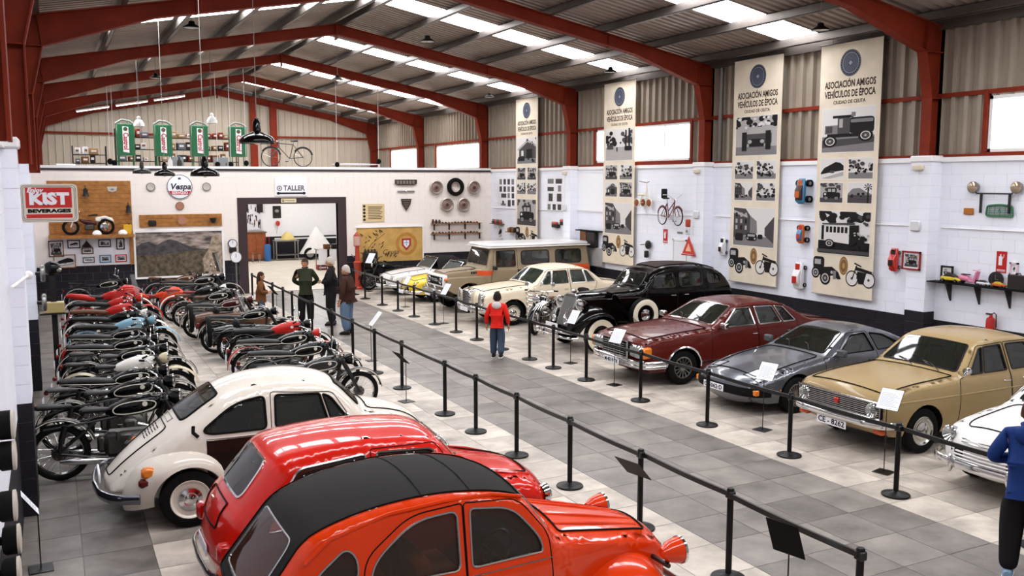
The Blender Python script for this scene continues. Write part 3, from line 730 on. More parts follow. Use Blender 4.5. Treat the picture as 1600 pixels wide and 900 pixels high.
c.handle(2.5,.75,0,black); c.mirror(1.78,.84,-1,mat('mirror_grey','#4d4e52',.4),.1,(.05,.09,.06),True); c.mirror(1.78,.84,1,mat('mirror_grey','#4d4e52'),.1,(.05,.09,.06),True); c.wipers(1.62,2.2)
c.line([(.5,.42),(.52,.42)],'repeater',amber,.015)
# ---- beige saloon
c = Car('saloon_car', 'beige sixties saloon with full-width slatted grille and plate CE 8262', dict(
    prof=[(.2,.28,0,.02), (.08,.34,.04,.03), (.03,.52,.04,.04), (.02,.76,.03,.05), (.1,.84,.05,.05), (.6,.915,.3,.035), (1.5,.965,.05,.03), (1.98,1.37,.16,.02), (2.5,1.425,.4,.035), (3.2,1.39,.3,.03), (3.6,1.0,.1,.03), (4.15,.93,.1,.03), (4.24,.8,.05,.04), (4.22,.5,.1,.04), (4.15,.3,0,.02)],
    wx=[(0,.765), (.3,.79), (1.0,.805), (2.5,.81), (3.5,.8), (4.24,.75)], dz=[(.2,.08), (.42,.01), (.66,.0), (.9,.03), (.96,.06), (1.4,.22)], er=.055, sill=.25,
    wheels=[(.76,.31), (3.26,.31)], arch=.365, paint=beige, trim=mat('window_rubber','#2a2725',.6), trim_r=.012,
    wins=[[(1.68,.985,.02), (1.98,1.30,.02), (2.05,1.31,.01), (1.95,.985,.02)], [(1.985,.985,.01), (2.085,1.315,.01), (2.45,1.325,.03), (2.47,.985,.02)], [(2.58,.985,.02), (2.56,1.325,.03), (3.0,1.32,.04), (3.28,.99,.04)]],
    doors=[[(1.42,.3,.05), (1.45,.93,.03), (1.56,.97,.02), (1.97,1.335,.04), (2.5,1.355,.03), (2.53,.3,.05)], [(2.545,.3,.04), (2.515,1.355,.03), (3.05,1.35,.06), (3.36,.97,.05), (3.2,.75,.1), (2.95,.6,.1), (2.9,.3,.04)]], door_of={0:0, 1:0, 2:1},
    top=[('bonnet', .12, 1.44, .9, .93, .03), ('windscreen', 1.55, 1.95, .93, .9, .06), ('rear_window', 3.24, 3.56, .88, .9, .06), ('boot_lid', 3.7, 4.14, .88, .85, .05)],
    cab=(1.5, 1.95, 2.7, .55, .62, darkint)), (9.95, 9.25, 0)); c.root.scale = (1.04,1.04,1.05)
c.wheels('ring', .16, .03, mat('wheel_paint_cream','#d9d2c4',.4))
g = c.put(MB().rbox(-.03,-.72,.54,.06,.72,.755,.012), 'grille', blackmatte); f = MB()
for k in range(8): f.box(-.045,-.71,.556+k*.026,-.025,.71,.567+k*.026)
f.tube([(-.038,-.725,.54),(-.038,.725,.54),(-.038,.725,.76),(-.038,-.725,.76)],.01,5,True); c.put(f,'grille_bars',chrome,g); c.put(MB().rbox(-.07,-.04,.62,-.03,.04,.7,.012),'grille_badge',redlens,g)
for y in (.6,-.6): c.lamp((-.05,y,.645),(-1,0,0),.088)
for sg in (1,-1): y0,y1 = sorted((sg*.58,sg*.74)); c.put(MB().rbox(.0,y0,.33,.1,y1,.385,.012),'indicator',mat('orange_lens','#c8501c',.25,coat=.4))
c.bumper([(-.12,0),(-.1,.6),(-.03,.8),(.25,.84)],.47,.1,.06); c.bumper([(4.32,0),(4.28,.6),(4.1,.82)],.47,.12,.07); c.plate((-.1,.03,.36),'CE - 8262',.52,.11)
c.handle(2.36,.85,0); c.handle(2.78,.85,1); c.line([(.2,.74),(1.4,.735)],'side_crease',beige,.01); c.line([(1.44,.735),(4.0,.735)],'side_crease',beige,.01)
c.lamp(c.side(1.52,.97,-1)+V(0,-.1,.09),(1,0,0),.05,name='mirror',m=chrome); c.put(MB().cyl(c.side(1.52,.95,-1),c.side(1.52,.97,-1)+V(0,-.1,.06),.008,n=6),'mirror_stalk',chrome)
c.wipers(1.47,1.95,(-.6,.05),chrome,.5)
# ---- white rounded saloon at the edge
c = Car('saloon_car', 'white rounded fifties car with round headlights beside person in blue', dict(
    prof=[(.18,.28,0,.06), (.06,.36,.06,.12), (.05,.6,.1,.16), (.2,.78,.25,.12), (.7,.86,.3,.06), (1.25,.92,.05,.05), (1.75,1.36,.2,.03), (2.3,1.42,.5,.05), (2.95,1.32,.3,.05), (3.35,.95,.15,.05), (3.85,.78,.2,.08), (4.0,.5,.1,.08), (3.9,.3,0,.05)],
    wx=[(0,.62), (.3,.73), (.9,.77), (2.5,.77), (3.5,.74), (4.0,.6)], dz=[(.2,.06), (.42,0), (.66,0), (.85,.03), (.92,.06), (1.4,.22)], er=.12, sill=.25,
    wheels=[(.75,.3), (3.0,.3)], arch=.34, paint=whitec, trim=chrome,
    wins=[[(1.42,.96,.03), (1.75,1.28,.06), (2.2,1.31,.04), (2.2,.96,.03)], [(2.28,.96,.03), (2.28,1.31,.04), (2.8,1.26,.1), (3.0,.97,.06)]],
    doors=[[(1.3,.3,.05), (1.3,.94,.03), (1.7,1.32,.06), (2.23,1.35,.03), (2.24,.3,.05)]], door_of={0:0},
    top=[('bonnet', .18, 1.2, .7, .8, .12), ('windscreen', 1.3, 1.7, .9, .88, .1), ('rear_window', 2.98, 3.3, .7, .75, .1)], cab=(1.3,1.75,2.4,.52,.58,darkint)), (9.8, 6.82, 0))
c.wheels('chrome', .16, .03, whitec)
for sg in (1,-1): c.lamp((.06,sg*.56,.68),(-1,0,.05),.095,depth=.1)
g = c.put(MB().rbox(-.05,-.42,.44,.06,.42,.6,.03),'grille',blackmatte); f = MB()
for k in range(4): f.tube([(-.075,-.4+.02*k,.455+k*.042),(-.105,0,.455+k*.042),(-.075,.4-.02*k,.455+k*.042)],.012,6)
c.put(f,'grille_bars',whitec,g); f = MB()
for k in range(2): f.tube([(-.05,-.3,.66+k*.04),(-.1,0,.665+k*.04),(-.05,.3,.66+k*.04)],.009,6)
c.put(f,'grille_trim',chrome,g); c.bumper([(-.14,0),(-.1,.5),(.0,.72),(.25,.8)],.39,.12,.05,overriders=[.38]); c.bumper([(4.1,0),(4.05,.5),(3.85,.75)],.4,.1,.05)
# ---- cream saloon with tall radiator grille
c = Car('saloon_car', 'cream saloon with tall chrome radiator grille behind the boy in red', dict(
    prof=[(.22,.3,0,.02), (.1,.36,.05,.05), (.06,.6,.1,.05), (.08,.82,.08,.06), (.25,.9,.15,.06), (1.0,.985,.3,.05), (1.55,1.02,.05,.04), (2.05,1.43,.15,.03), (2.6,1.5,.4,.04), (3.25,1.45,.3,.03), (3.75,1.05,.1,.04), (4.5,.97,.1,.03), (4.68,.9,.05,.04), (4.66,.5,.1,.04), (4.55,.3,0,.02)],
    wx=[(0,.83), (.3,.865), (1.0,.89), (2.5,.9), (3.8,.885), (4.68,.82)], dz=[(.2,.08), (.42,.01), (.7,0), (.97,.05), (1.02,.07), (1.46,.24)], er=.09, sill=.25,
    wheels=[(.9,.33), (3.6,.33)], arch=.385, paint=cream, trim=chrome, trim_r=.009, glass=glass_mat('green_tint_glass','#2c3a33',.66),
    wins=[[(1.72,1.045,.02), (2.03,1.37,.02), (2.13,1.38,.01), (2.05,1.045,.02)], [(2.08,1.045,.01), (2.16,1.385,.01), (2.6,1.395,.02), (2.61,1.05,.02)], [(2.71,1.05,.02), (2.70,1.395,.02), (3.1,1.385,.02), (3.16,1.05,.02)], [(3.2,1.05,.02), (3.14,1.38,.02), (3.24,1.36,.03), (3.46,1.06,.02)]],
    doors=[[(1.5,.32,.05), (1.52,1.0,.03), (1.64,1.03,.02), (2.02,1.41,.04), (2.64,1.43,.02), (2.65,.32,.04)], [(2.665,.32,.04), (2.655,1.43,.02), (3.27,1.4,.05), (3.52,1.03,.05), (3.42,.85,.1), (3.15,.6,.12), (3.12,.32,.04)]], door_of={0:0,1:0,2:1,3:1},
    top=[('bonnet', .2, 1.5, .7, .8, .06), ('windscreen', 1.6, 2.0, .92, .9, .06), ('rear_window', 3.34, 3.7, .9, .92, .06), ('boot_lid', 3.85, 4.5, .8, .78, .05)], cab=(1.55,2.0,2.9,.58,.68,greenint)), (9.9, 22.05, 0))
c.wheels('moon', .17, .04, mat('wheel_paint_ivory','#e4d7c0',.4))
g = c.put(MB().rbox(-.1,-.24,.5,.1,.24,.94,.04),'grille',chrome); f = MB()
for k in range(9): f.box(-.108,-.2,.53+k*.042,-.1,.2,.545+k*.042)
c.put(f,'grille_bars',blackmatte,g); c.put(MB().cyl((-.03,0,.94),(-.03,0,1.02),.012,n=6),'star_badge',chrome,g)
for sg in (1,-1):
    q = MB(); q.M = Matrix.Translation((.03,sg*.68,.70)) @ Matrix.Diagonal((1,.8,1.35,1)); o = q.lathe([(.12,-.06),(.15,0),(.145,.03),(.12,.025)],(0,0,0),(-1,0,0),20); h = c.put(q,'headlight',chrome)
    q = MB(); q.M = Matrix.Translation((.03,sg*.68,.70)) @ Matrix.Diagonal((1,.8,1.35,1)); q.lathe([(.135,.02),(.1,.05),(0,.06)],(0,0,0),(-1,0,0),20); c.put(q,'lens',lens,h)
c.bumper([(-.12,0),(-.08,.6),(.0,.86),(.35,.92)],.46,.12,.06,overriders=[.4]); c.bumper([(4.76,0),(4.72,.6),(4.5,.9)],.46,.12,.06); c.plate((-.16,.0,.42),'',.5,.11)
c.handle(2.45,.9,0); c.handle(2.85,.9,1); c.mirror(1.72,1.0,-1,chrome,.07); c.wipers(1.58,2.0); c.line([(.3,.72),(4.5,.7)],'side_crease',cream,.008)
# ---- off-road wagon
c = Car('offroad_wagon', 'tan off-road wagon with white roof and orange side stripe', dict(
    prof=[(.22,.62,0,.02), (.2,.75,.03,.02), (.2,1.1,.06,.04), (.3,1.17,.08,.03), (1.25,1.23,.1,.03), (1.42,1.25,.02,.01), (1.58,1.83,.04,.01), (1.62,1.86,.03,.02), (4.85,1.86,.08,.02), (4.95,1.2,.05,.01), (4.96,.6,.03,.01), (4.93,.56,0,.01)],
    wx=[(0,.5), (.2,.5), (1.2,.53), (1.32,.78), (1.5,.81), (4.96,.81)], wsm=.04, dz=[(.4,.0), (1.2,0), (1.25,.02), (1.86,.09)], er=.05, sill=.58,
    wheels=[(.86,.38), (3.8,.38)], arch=.46, paint=tan, trim=mat('window_rubber','#2a2725',.6), trim_r=.014, closed_arch=False,
    wins=[[(1.72,1.3,.05), (1.74,1.76,.04), (2.35,1.76,.04), (2.35,1.3,.05)], [(2.55,1.34,.1), (2.55,1.74,.1), (3.5,1.74,.1), (3.5,1.34,.1)], [(3.72,1.34,.1), (3.72,1.74,.1), (4.62,1.74,.1), (4.62,1.34,.1)]],
    doors=[[(1.5,.62,.05), (1.6,1.25,.02), (1.66,1.8,.04), (2.42,1.8,.04), (2.42,.62,.1)]], door_of={0:0},
    panels=[('stripe', [(1.2,1.06,0),(1.2,1.2,.02),(2.0,1.2,.02),(1.93,1.06,0)], mat('orange_stripe','#d9552a',.4)), ('stripe', [(2.05,1.06,0),(2.12,1.2,0),(3.4,1.2,.02),(3.3,1.06,0)], mat('black_stripe','#232023',.4)), ('stripe', [(3.5,1.06,0),(3.6,1.28,0),(4.9,1.28,.02),(4.9,1.06,0)], mat('orange_stripe','#d9552a',.4))],
    top=[('bonnet', .24, 1.22, .9, .9, .1), ('windscreen', 1.45, 1.565, .92, .9, .03)], cab=(1.45,1.85,2.8,.9,.7,mat('orange_upholstery','#b5532a',.7)), zcut=.9), (9.9, 24.7, 0))
c.wheels('chrome', .22, 0, tan, tracks=[.83,.82])
c.put(MB().rbox(1.5,-.76,1.86,4.9,.76,1.97,.05),'roof',whitec); c.put(MB().rbox(1.45,-.79,1.84,4.95,.79,1.88,.015),'roof_gutter',whitec)
for sg in (1,-1):
    o = [(.18,.98),(.22,1.03),(1.28,1.03),(1.36,.95),(1.36,.62)]+[(.86+.46*math.cos(a),.42+.46*math.sin(a)) for a in np.linspace(.3,math.pi-.3,12)]+[(.3,.62),(.16,.7)]
    c.put(MB().prism(o,(0,min(sg*.48,sg*.83),0),(1,0,0),(0,0,1),(0,.35,0)),'wing',tan)
    c.put(MB().rbox(.12,min(sg*.62,sg*.74),.95,.2,max(sg*.62,sg*.74),1.02,.01),'indicator',amber)
g = c.put(MB().rbox(.1,-.62,.74,.24,.62,1.1,.03),'grille',whitep); c.put(MB().rbox(.085,-.54,.8,.12,.54,1.04,.01),'grille_mesh',blackmatte,g); t = text_mb('TOYOTA',.12,None,frame_matrix((.08,0,.93),(0,-1,0),(0,0,1)),.006,bold=.003); c.put(t,'lettering',chrome,g)
for sg in (1,-1): c.lamp((.09,sg*.42,.93),(-1,0,0),.085)
c.put(MB().rbox(.0,-.8,.55,.1,.8,.68,.015),'bumper',chrome)
for sg in (1,-1): c.lamp((-.05,sg*.3,.72),(-1,0,0),.07)
c.plate((-.02,.32,.5),'',.4,.1); f = MB()
for k in range(3): f.box(1.02+k*.07,-.542,1.1,1.06+k*.07,-.515,1.17); f.box(1.02+k*.07,.515,1.1,1.06+k*.07,.542,1.17)
c.put(f,'bonnet_vents',blackmatte); c.handle(2.3,1.0,0); c.mirror(1.6,1.2,-1,black,.14,box=True); c.put(MB().cyl((1.46,0,1.28),(1.6,0,1.82),.018,n=6),'windscreen_pillar',tan)
c.put(MB().rbox(1.25,-.8,.42,3.3,.8,.5,.02),'side_step',blackmatte)
# ---- yellow and white open sports cars
def roadster(lbl, pm, loc, group=None):
    c = Car('convertible_car', lbl, dict(
        prof=[(.2,.25,0,.05), (.06,.32,.06,.1), (.03,.5,.08,.12), (.15,.65,.12,.08), (.7,.76,.3,.05), (1.45,.82,.1,.04), (2.9,.82,.3,.02), (3.5,.78,.2,.03), (3.85,.66,.1,.06), (3.85,.4,.1,.05), (3.75,.28,0,.03)],
        wx=[(0,.62), (.3,.71), (.9,.745), (2.5,.75), (3.4,.73), (3.85,.62)], dz=[(.2,.06), (.42,0), (.66,0), (.82,.03)], er=.1, sill=.22, wheels=[(.75,.29), (2.95,.29)], arch=.33, paint=pm,
        doors=[[(1.5,.28,.05), (1.48,.76,.03), (2.4,.76,.03), (2.4,.28,.1)]], top=[('bonnet', .16, 1.35, .75, .8, .1), ('soft_top', 1.6, 2.9, .9, .9, .1)], soft_top_mat=blackmatte, zcut=.4), loc)
    c.wheels('chrome', .16, .02, steel)
    w = MB(); w.tube([(1.45,-.62,.84),(1.78,-.55,1.2),(1.78,.55,1.2),(1.45,.62,.84)],.018,6); o = c.put(w,'windscreen_frame',chrome); c.put(MB().add([(1.46,-.6,.85),(1.775,-.54,1.19),(1.775,.54,1.19),(1.46,.6,.85)],[(0,1,2,3)]),'windscreen',clearglass,o)
    rows = []
    for x, z, h in ((1.74,1.19,.02),(2.0,1.22,.05),(2.5,1.2,.05),(2.85,1.0,.04),(3.0,.83,.0)):
        hw_ = .57 if z > 1.1 else .62; rows.append([(x,-.68,.8),(x,-hw_,z-.08),(x,-hw_+.1,z),(x,0,z+h),(x,hw_-.1,z),(x,hw_,z-.08),(x,.68,.8)])
    c.put(MB().grid(rows),'folding_hood',mat('hood_canvas','#242021',.85))
    for sg in (1,-1): c.lamp((.1,sg*.54,.56),(-1,0,.15),.085)
    g = c.put(MB().rbox(-.06,-.34,.36,.05,.34,.5,.03),'grille',blackmatte); f = MB()
    for k in range(4): f.box(-.075,-.32,.375+k*.034,-.06,.32,.387+k*.034)
    c.put(f,'grille_bars',chrome,g); c.bumper([(-.13,0),(-.1,.5),(.02,.72),(.25,.78)],.34,.09,.05); c.plate((-.17,0,.32),'',.45,.1)
    return c
roadster('yellow low sports car half hidden by the tan off-road wagon', yellow, (10.0, 27.2, 0))
roadster('white convertible sports car with black hood by the back wall mural', whitec, (9.95, 29.25, 0))
# ---- black pre-war limousine
c = Car('vintage_limousine', 'black pre-war limousine with whitewall tyres and slanted chrome grille', dict(
    prof=[(.62,.5,0,.02), (.42,.56,.03,.03), (.62,1.14,.06,.02), (.72,1.17,.08,.04), (1.85,1.23,.06,.05), (2.02,1.27,.03,.03), (2.32,1.62,.1,.03), (2.75,1.74,.3,.05), (3.8,1.72,.4,.06), (4.4,1.52,.4,.07), (4.68,1.0,.3,.08), (4.75,.6,.1,.05), (4.68,.46,0,.03)],
    wx=[(.4,.22), (.7,.27), (1.8,.50), (2.05,.66), (2.6,.70), (4.0,.70), (4.75,.55)], wsm=.12, dz=[(.4,.03), (.6,0), (1.15,0), (1.25,.01), (1.72,.1)], er=.1, sill=.46,
    wheels=[(.88,.37), (3.78,.37)], arch=.3, closed_arch=True, paint=blackc, trim=black, trim_r=.01, glass=carglass,
    wins=[[(2.28,1.29,.06), (2.4,1.55,.08), (2.85,1.6,.06), (2.87,1.29,.06)], [(3.0,1.29,.08), (3.0,1.6,.08), (3.62,1.6,.08), (3.62,1.29,.08)], [(3.78,1.32,.09), (3.78,1.57,.09), (4.12,1.54,.1), (4.2,1.32,.1)]],
    doors=[[(2.15,.55,.05), (2.15,1.25,.03), (2.38,1.6,.06), (2.92,1.65,.04), (2.93,.55,.05)], [(2.945,.55,.05), (2.945,1.65,.04), (3.68,1.65,.06), (3.68,.55,.1)]], door_of={0:0,1:1},
    top=[('windscreen', 2.06, 2.3, .9, .85, .08), ('roof_insert', 2.55, 4.2, .8, .78, .1)], roof_insert_mat=mat('brown_leathercloth','#3a2b29',.7), zcut=1.1, cab=(2.05,2.4,3.3,.85,.55,darkint)), (9.85, 17.65, 0)); c.root.scale = (1.04,1.05,1.06)
c.wheels('white', .16, 0, blackc, tracks=[.78,.78], hr=.58)
c.fender(.88,.37,.42,(.62,.62,.60),.34,.84,.05,math.pi*.99,blackc,'front_wing',(.75,.45))
for sg in (1,-1):  # sweep from wing to running board, running board, rear wing
    rows = []
    for k in range(11):
        f = k/10; x = 1.25+1.05*f; z = .86*(1-f)**1.6+.36; rows.append([(x,sg*.36,z+.02*(1-f)),(x,sg*.6,z+.02),(x,sg*.78,z-.01),(x,sg*.84,z-.06)])
    c.put(MB().grid(rows),'wing_sweep',blackc); c.put(MB().rbox(2.0,min(sg*.6,sg*.84),.33,3.4,max(sg*.6,sg*.84),.37,.015),'running_board',blackc)
    sp = link('spare_wheel', wheel_meshes('white',.36,.16,blackc,.58)[0][1], c.root); sp.location = (2.02,sg*.7,.74); sp.rotation_euler = (0,0,0 if sg < 0 else math.pi)
    for nm, m2 in wheel_meshes('white',.36,.16,blackc,.58)[1:]: link(nm, m2, sp)
    h = c.put(MB().lathe([(0,-.2),(.06,-.19),(.12,-.1),(.14,0),(.135,.02)],(.55,sg*.42,.98),(-1,0,0),20),'headlight',blackc); c.put(MB().lathe([(.145,-.01),(.15,.02),(.13,.03),(.07,.05),(0,.055)],(.55,sg*.42,.98),(-1,0,0),20),'lens',chrome,h)
    c.lamp((.3,sg*.25,.66),(-1,0,0),.07); c.put(MB().cyl((.6,sg*.42,.85),(.6,sg*.2,.7),.02,n=6),'lamp_bracket',blackc)
    c.put(MB().tube([c.side(.75,1.08,sg,.006),c.side(1.4,1.09,sg,.006),c.side(2.0,1.1,sg,.006)],.012,6),'bonnet_strip',chrome)
    q = MB()
    for k in range(4): q.tube([(.1-.02*k,sg*(.52+.07*k),.78),(.16,sg*(.52+.07*k),.9),(.3,sg*(.52+.07*k),.97)],.008,5)
    c.put(q,'wing_trim',chrome)
c.fender(3.78,.37,.42,(.5,.62,.56),.5,.84,.0,math.pi*.98,blackc,'rear_wing',(.4,.6))
q = MB(); q.prism([(-.02,.52),(.19,1.16),(.26,1.16),(.05,.52)],(.4,-.25,0),(1,0,0),(0,0,1),(0,.5,0)); g = c.put(q,'grille',mat('grille_grey','#4c484b',.4,.6)); f = MB()
for k in range(15): y = -.22+k*.0314; f.tube([(.372,y,.54),(.575,y,1.13)],.006,4)
c.put(f,'grille_bars',steel,g); f = MB(); f.tube([(.375,-.25,.52),(.585,-.25,1.14),(.6,-.15,1.19),(.6,.15,1.19),(.585,.25,1.14),(.375,.25,.52)],.02,6); c.put(f,'grille_surround',chrome,g)
c.bumper([(.06,0),(.08,.5),(.14,.75),(.26,.86)],.46,.05,.04); c.bumper([(.05,0),(.07,.5),(.13,.75),(.25,.86)],.36,.05,.04)
for sg in (1,-1): c.put(MB().rbox(.02,sg*.3-.03,.3,.09,sg*.3+.03,.52,.02),'bumper_bracket',chrome)
c.plate((.1,0,.56),'',.5,.1,tilt=.0); c.handle(2.75,1.12,0); c.handle(3.1,1.12,1); c.wipers(2.1,2.3,(-.4,.2),chrome)
c.put(MB().ell((.66,0,1.24),(.07,.02,.05),10,8),'mascot',chrome);
# ================================================================ cars on the left (front faces +X: turned about)
orange = paint('orange_paint', '#d63702'); redp = paint('red_paint', '#c81a0a'); bcream = paint('beetle_cream', '#e0d7ca'); bblack = paint('beetle_brown_black', '#1f1714')
for m_ in (orange, redp, bcream): m_.node_tree.nodes['Principled BSDF'].inputs['Coat Weight'].default_value = .65
canvas = mat('roof_canvas', '#1f1d1b', .75, bump=.2, bscale=200)
brownint = mat('brown_upholstery', '#6b3a24', .7)
PI = math.pi
# ---- beetle
c = Car('beetle_car', 'cream and dark brown rounded beetle-shaped car with round wings', dict(
    prof=[(.42,.34,0,.04), (.2,.36,.05,.06), (.22,.55,.1,.08), (.45,.8,.2,.1), (.85,.95,.3,.1), (1.14,1.01,.04,.08), (1.48,1.39,.14,.06), (2.0,1.5,.5,.06), (2.7,1.43,.4,.07), (3.24,1.06,.3,.08), (3.72,.70,.4,.1), (3.98,.46,.2,.08), (4.0,.38,.05,.05), (3.6,.32,0,.04)],
    wx=[(.2,.30), (.5,.42), (1.0,.58), (1.3,.68), (2.0,.74), (2.8,.71), (3.2,.65), (3.6,.55), (4.0,.42)], wsm=.12, dz=[(.2,.05), (.45,0), (.8,0), (.95,.01), (1.02,.03), (1.5,.17)], er=.13, sill=.3,
    wheels=[(.78,.32), (3.2,.32)], arch=.3, closed_arch=True, paint=bcream, trim=blackmatte, trim_r=.014,
    wins=[[(1.38,1.0,.03), (1.57,1.27,.05), (1.66,1.31,.02), (1.58,1.0,.02)], [(1.62,1.0,.02), (1.7,1.32,.02), (2.22,1.36,.05), (2.24,1.0,.05)], [(2.34,1.0,.06), (2.34,1.36,.06), (2.68,1.31,.18), (3.04,1.04,.08), (2.96,1.0,.06)]],
    doors=[[(1.28,.4,.05), (1.3,.92,.03), (1.33,.975,.02), (1.54,1.32,.06), (2.27,1.395,.04), (2.29,.92,.02), (2.29,.4,.08)]], door_of={0:0,1:0},
    panels=[('side_panel', [(1.0,.34,0),(1.0,.93,0),(2.32,.93,0),(3.0,.93,0),(3.0,.34,0)], bblack)],
    top=[('bonnet', .26, 1.06, .7, .86, .12), ('windscreen', 1.2, 1.47, .9, .86, .06), ('rear_window', 2.8, 3.2, .8, .8, .11), ('engine_lid', 3.34, 3.94, .62, .6, .1)], zcut=.42, cab=(1.22,1.75,2.3,.6,.55,brownint)), (4.42, 10.98, 0), PI)
c.fender(.80,.32,.36,(.62,.58,.50),.34,.775,-.1,PI*1.02,bcream,'front_wing',(.5,.5)); c.fender(3.2,.32,.37,(.56,.68,.55),.42,.80,-.2,PI*1.0,bcream,'rear_wing',(.5,.5))
c.wheels('chrome', .16, 0, bcream, tracks=[.74,.77], hr=.66)
for sg in (1,-1):
    c.put(MB().rbox(1.2,min(sg*.6,sg*.76),.28,2.75,max(sg*.6,sg*.76),.32,.015),'running_board',black)
    o = c.put(MB().lathe([(0,-.05),(.11,-.04),(.125,0)],(.34,sg*.60,.66),(-.9,0,.4),20),'headlight',chrome); c.put(MB().lathe([(.12,0),(.08,.03),(0,.04)],(.34,sg*.60,.66),(-.9,0,.4),20),'lens',lens,o)
    q = MB(); q.rbox(3.55,min(sg*.63,sg*.73),.6,3.69,max(sg*.63,sg*.73),.72,.03); o = c.put(q,'tail_lamp',amber); c.put(MB().rbox(3.56,min(sg*.63,sg*.725),.5,3.72,max(sg*.63,sg*.725),.6,.03),'tail_lens',mat('dark_red_lens','#5a1210',.3),o)
    c.line([(1.0,.94),(2.3,.94),(3.0,.94)],'waist_strip',chrome,.01,(sg,))
    c.put(MB().tube([c.side(3.08,.98,sg,.002),c.side(3.13,1.03,sg,.006),c.side(3.12,1.09,sg,.004)],.02,6),'air_crescent',blackmatte)
f = MB()
for k in range(2):
    for j in range(6): t0 = (-.30 if k == 0 else .06); f.tube([c.top(3.40+.028*j,t0,.004),c.top(3.40+.028*j,t0+.24,.004)],.006,4)
c.put(f,'louvres',blackmatte,c.K['engine_lid']); pass
c.put(MB().tube([c.top(3.25,-.4,.008),c.top(3.3,-.4,.01),c.top(3.3,.4,.01),c.top(3.25,.4,.008)],.008,5,True),'cooling_panel',mat('beetle_grey_panel','#9d968a',.4))
c.bumper([(4.14,0),(4.1,.45),(3.97,.72),(3.72,.82)],.42,.11,.05,mat('bumper_dark_chrome','#8f919a',.18,1.)); c.bumper([(-.02,0),(.02,.5),(.14,.72),(.35,.82)],.42,.11,.05); c.handle(2.15,.86,0); c.wipers(1.24,1.56)
c.put(MB().rbox(4.07,-.2,.46,4.095,.2,.58,.01),'number_plate',paper)
c.mirror(1.42,.95,-1,chrome,.1); c.mirror(1.42,.95,1,chrome,.1)
# ---- small red hatch-shaped saloon
c = Car('mini_car', 'small bright red two-door car with rounded roof behind the orange one', dict(
    prof=[(.18,.24,0,.03), (.06,.3,.04,.06), (.03,.5,.06,.08), (.08,.66,.08,.08), (.22,.75,.1,.06), (.86,.90,.04,.05), (1.14,1.27,.1,.04), (1.3,1.31,.2,.05), (1.9,1.35,.4,.05), (2.45,1.30,.25,.05), (2.58,1.25,.08,.04), (2.86,.9,.06,.05), (2.95,.82,.1,.06), (3.04,.5,.1,.06), (3.0,.3,.04,.04), (2.9,.25,0,.03)],
    wx=[(0,.56), (.2,.64), (.7,.69), (1.6,.70), (2.4,.69), (3.04,.60)], dz=[(.2,.04), (.36,.0), (.7,.01), (.88,.03), (.92,.045), (1.32,.13)], er=.14, sill=.22, wheels=[(.52,.25), (2.56,.25)], arch=.285, paint=redp, trim=chrome, trim_r=.012,
    wins=[[(1.08,.94,.03), (1.24,1.22,.05), (1.74,1.25,.03), (1.75,.94,.03)], [(1.85,.94,.04), (1.84,1.25,.04), (2.4,1.2,.06), (2.58,.94,.05)]],
    doors=[[(.95,.3,.05), (.95,.88,.03), (1.2,1.26,.05), (1.79,1.28,.03), (1.8,.3,.08)]], door_of={0:0},
    top=[('bonnet', .2, .82, .72, .84, .08), ('windscreen', .9, 1.12, .92, .88, .05), ('rear_window', 2.6, 2.83, .84, .88, .12), ('boot_lid', 2.9, 2.99, .66, .64, .04)], zcut=.42, cab=(.88,1.2,1.85,.5,.55,mat('black_vinyl','#1f1d1c',.6))), (4.46, 8.42, 0), PI); c.root.scale = (1.09,1.06,1.06)
c.wheels('chrome', .14, .02, steel); c.bumper([(-.08,0),(-.05,.5),(.05,.66),(.2,.71)],.36,.08,.04); c.bumper([(3.13,0),(3.11,.45),(3.0,.62),(2.85,.70)],.36,.08,.04)
for sg in (1,-1):
    c.lamp((.07,sg*.52,.60),(-1,0,.1),.09); o = c.put(MB().rbox(2.95,min(sg*.5,sg*.61),.5,3.06,max(sg*.5,sg*.61),.66,.025),'tail_lamp',redlens)
    q = MB().tube([c.top(.2,sg*.78,.0),c.top(.5,sg*.82,.012),c.top(.82,sg*.86,.0)],.02,6); c.put(q,'wing_ridge',redp)
g = c.put(MB().rbox(-.05,-.36,.42,.05,.36,.6,.04),'grille',chrome); c.plate((3.09,0,.48),'',.4,.1,face=1); c.handle(1.62,.8,0); c.put(MB().tube([c.top(2.93,-.07,.02),c.top(2.93,.07,.02)],.012,6),'boot_handle',chrome); c.wipers(.88,1.12)
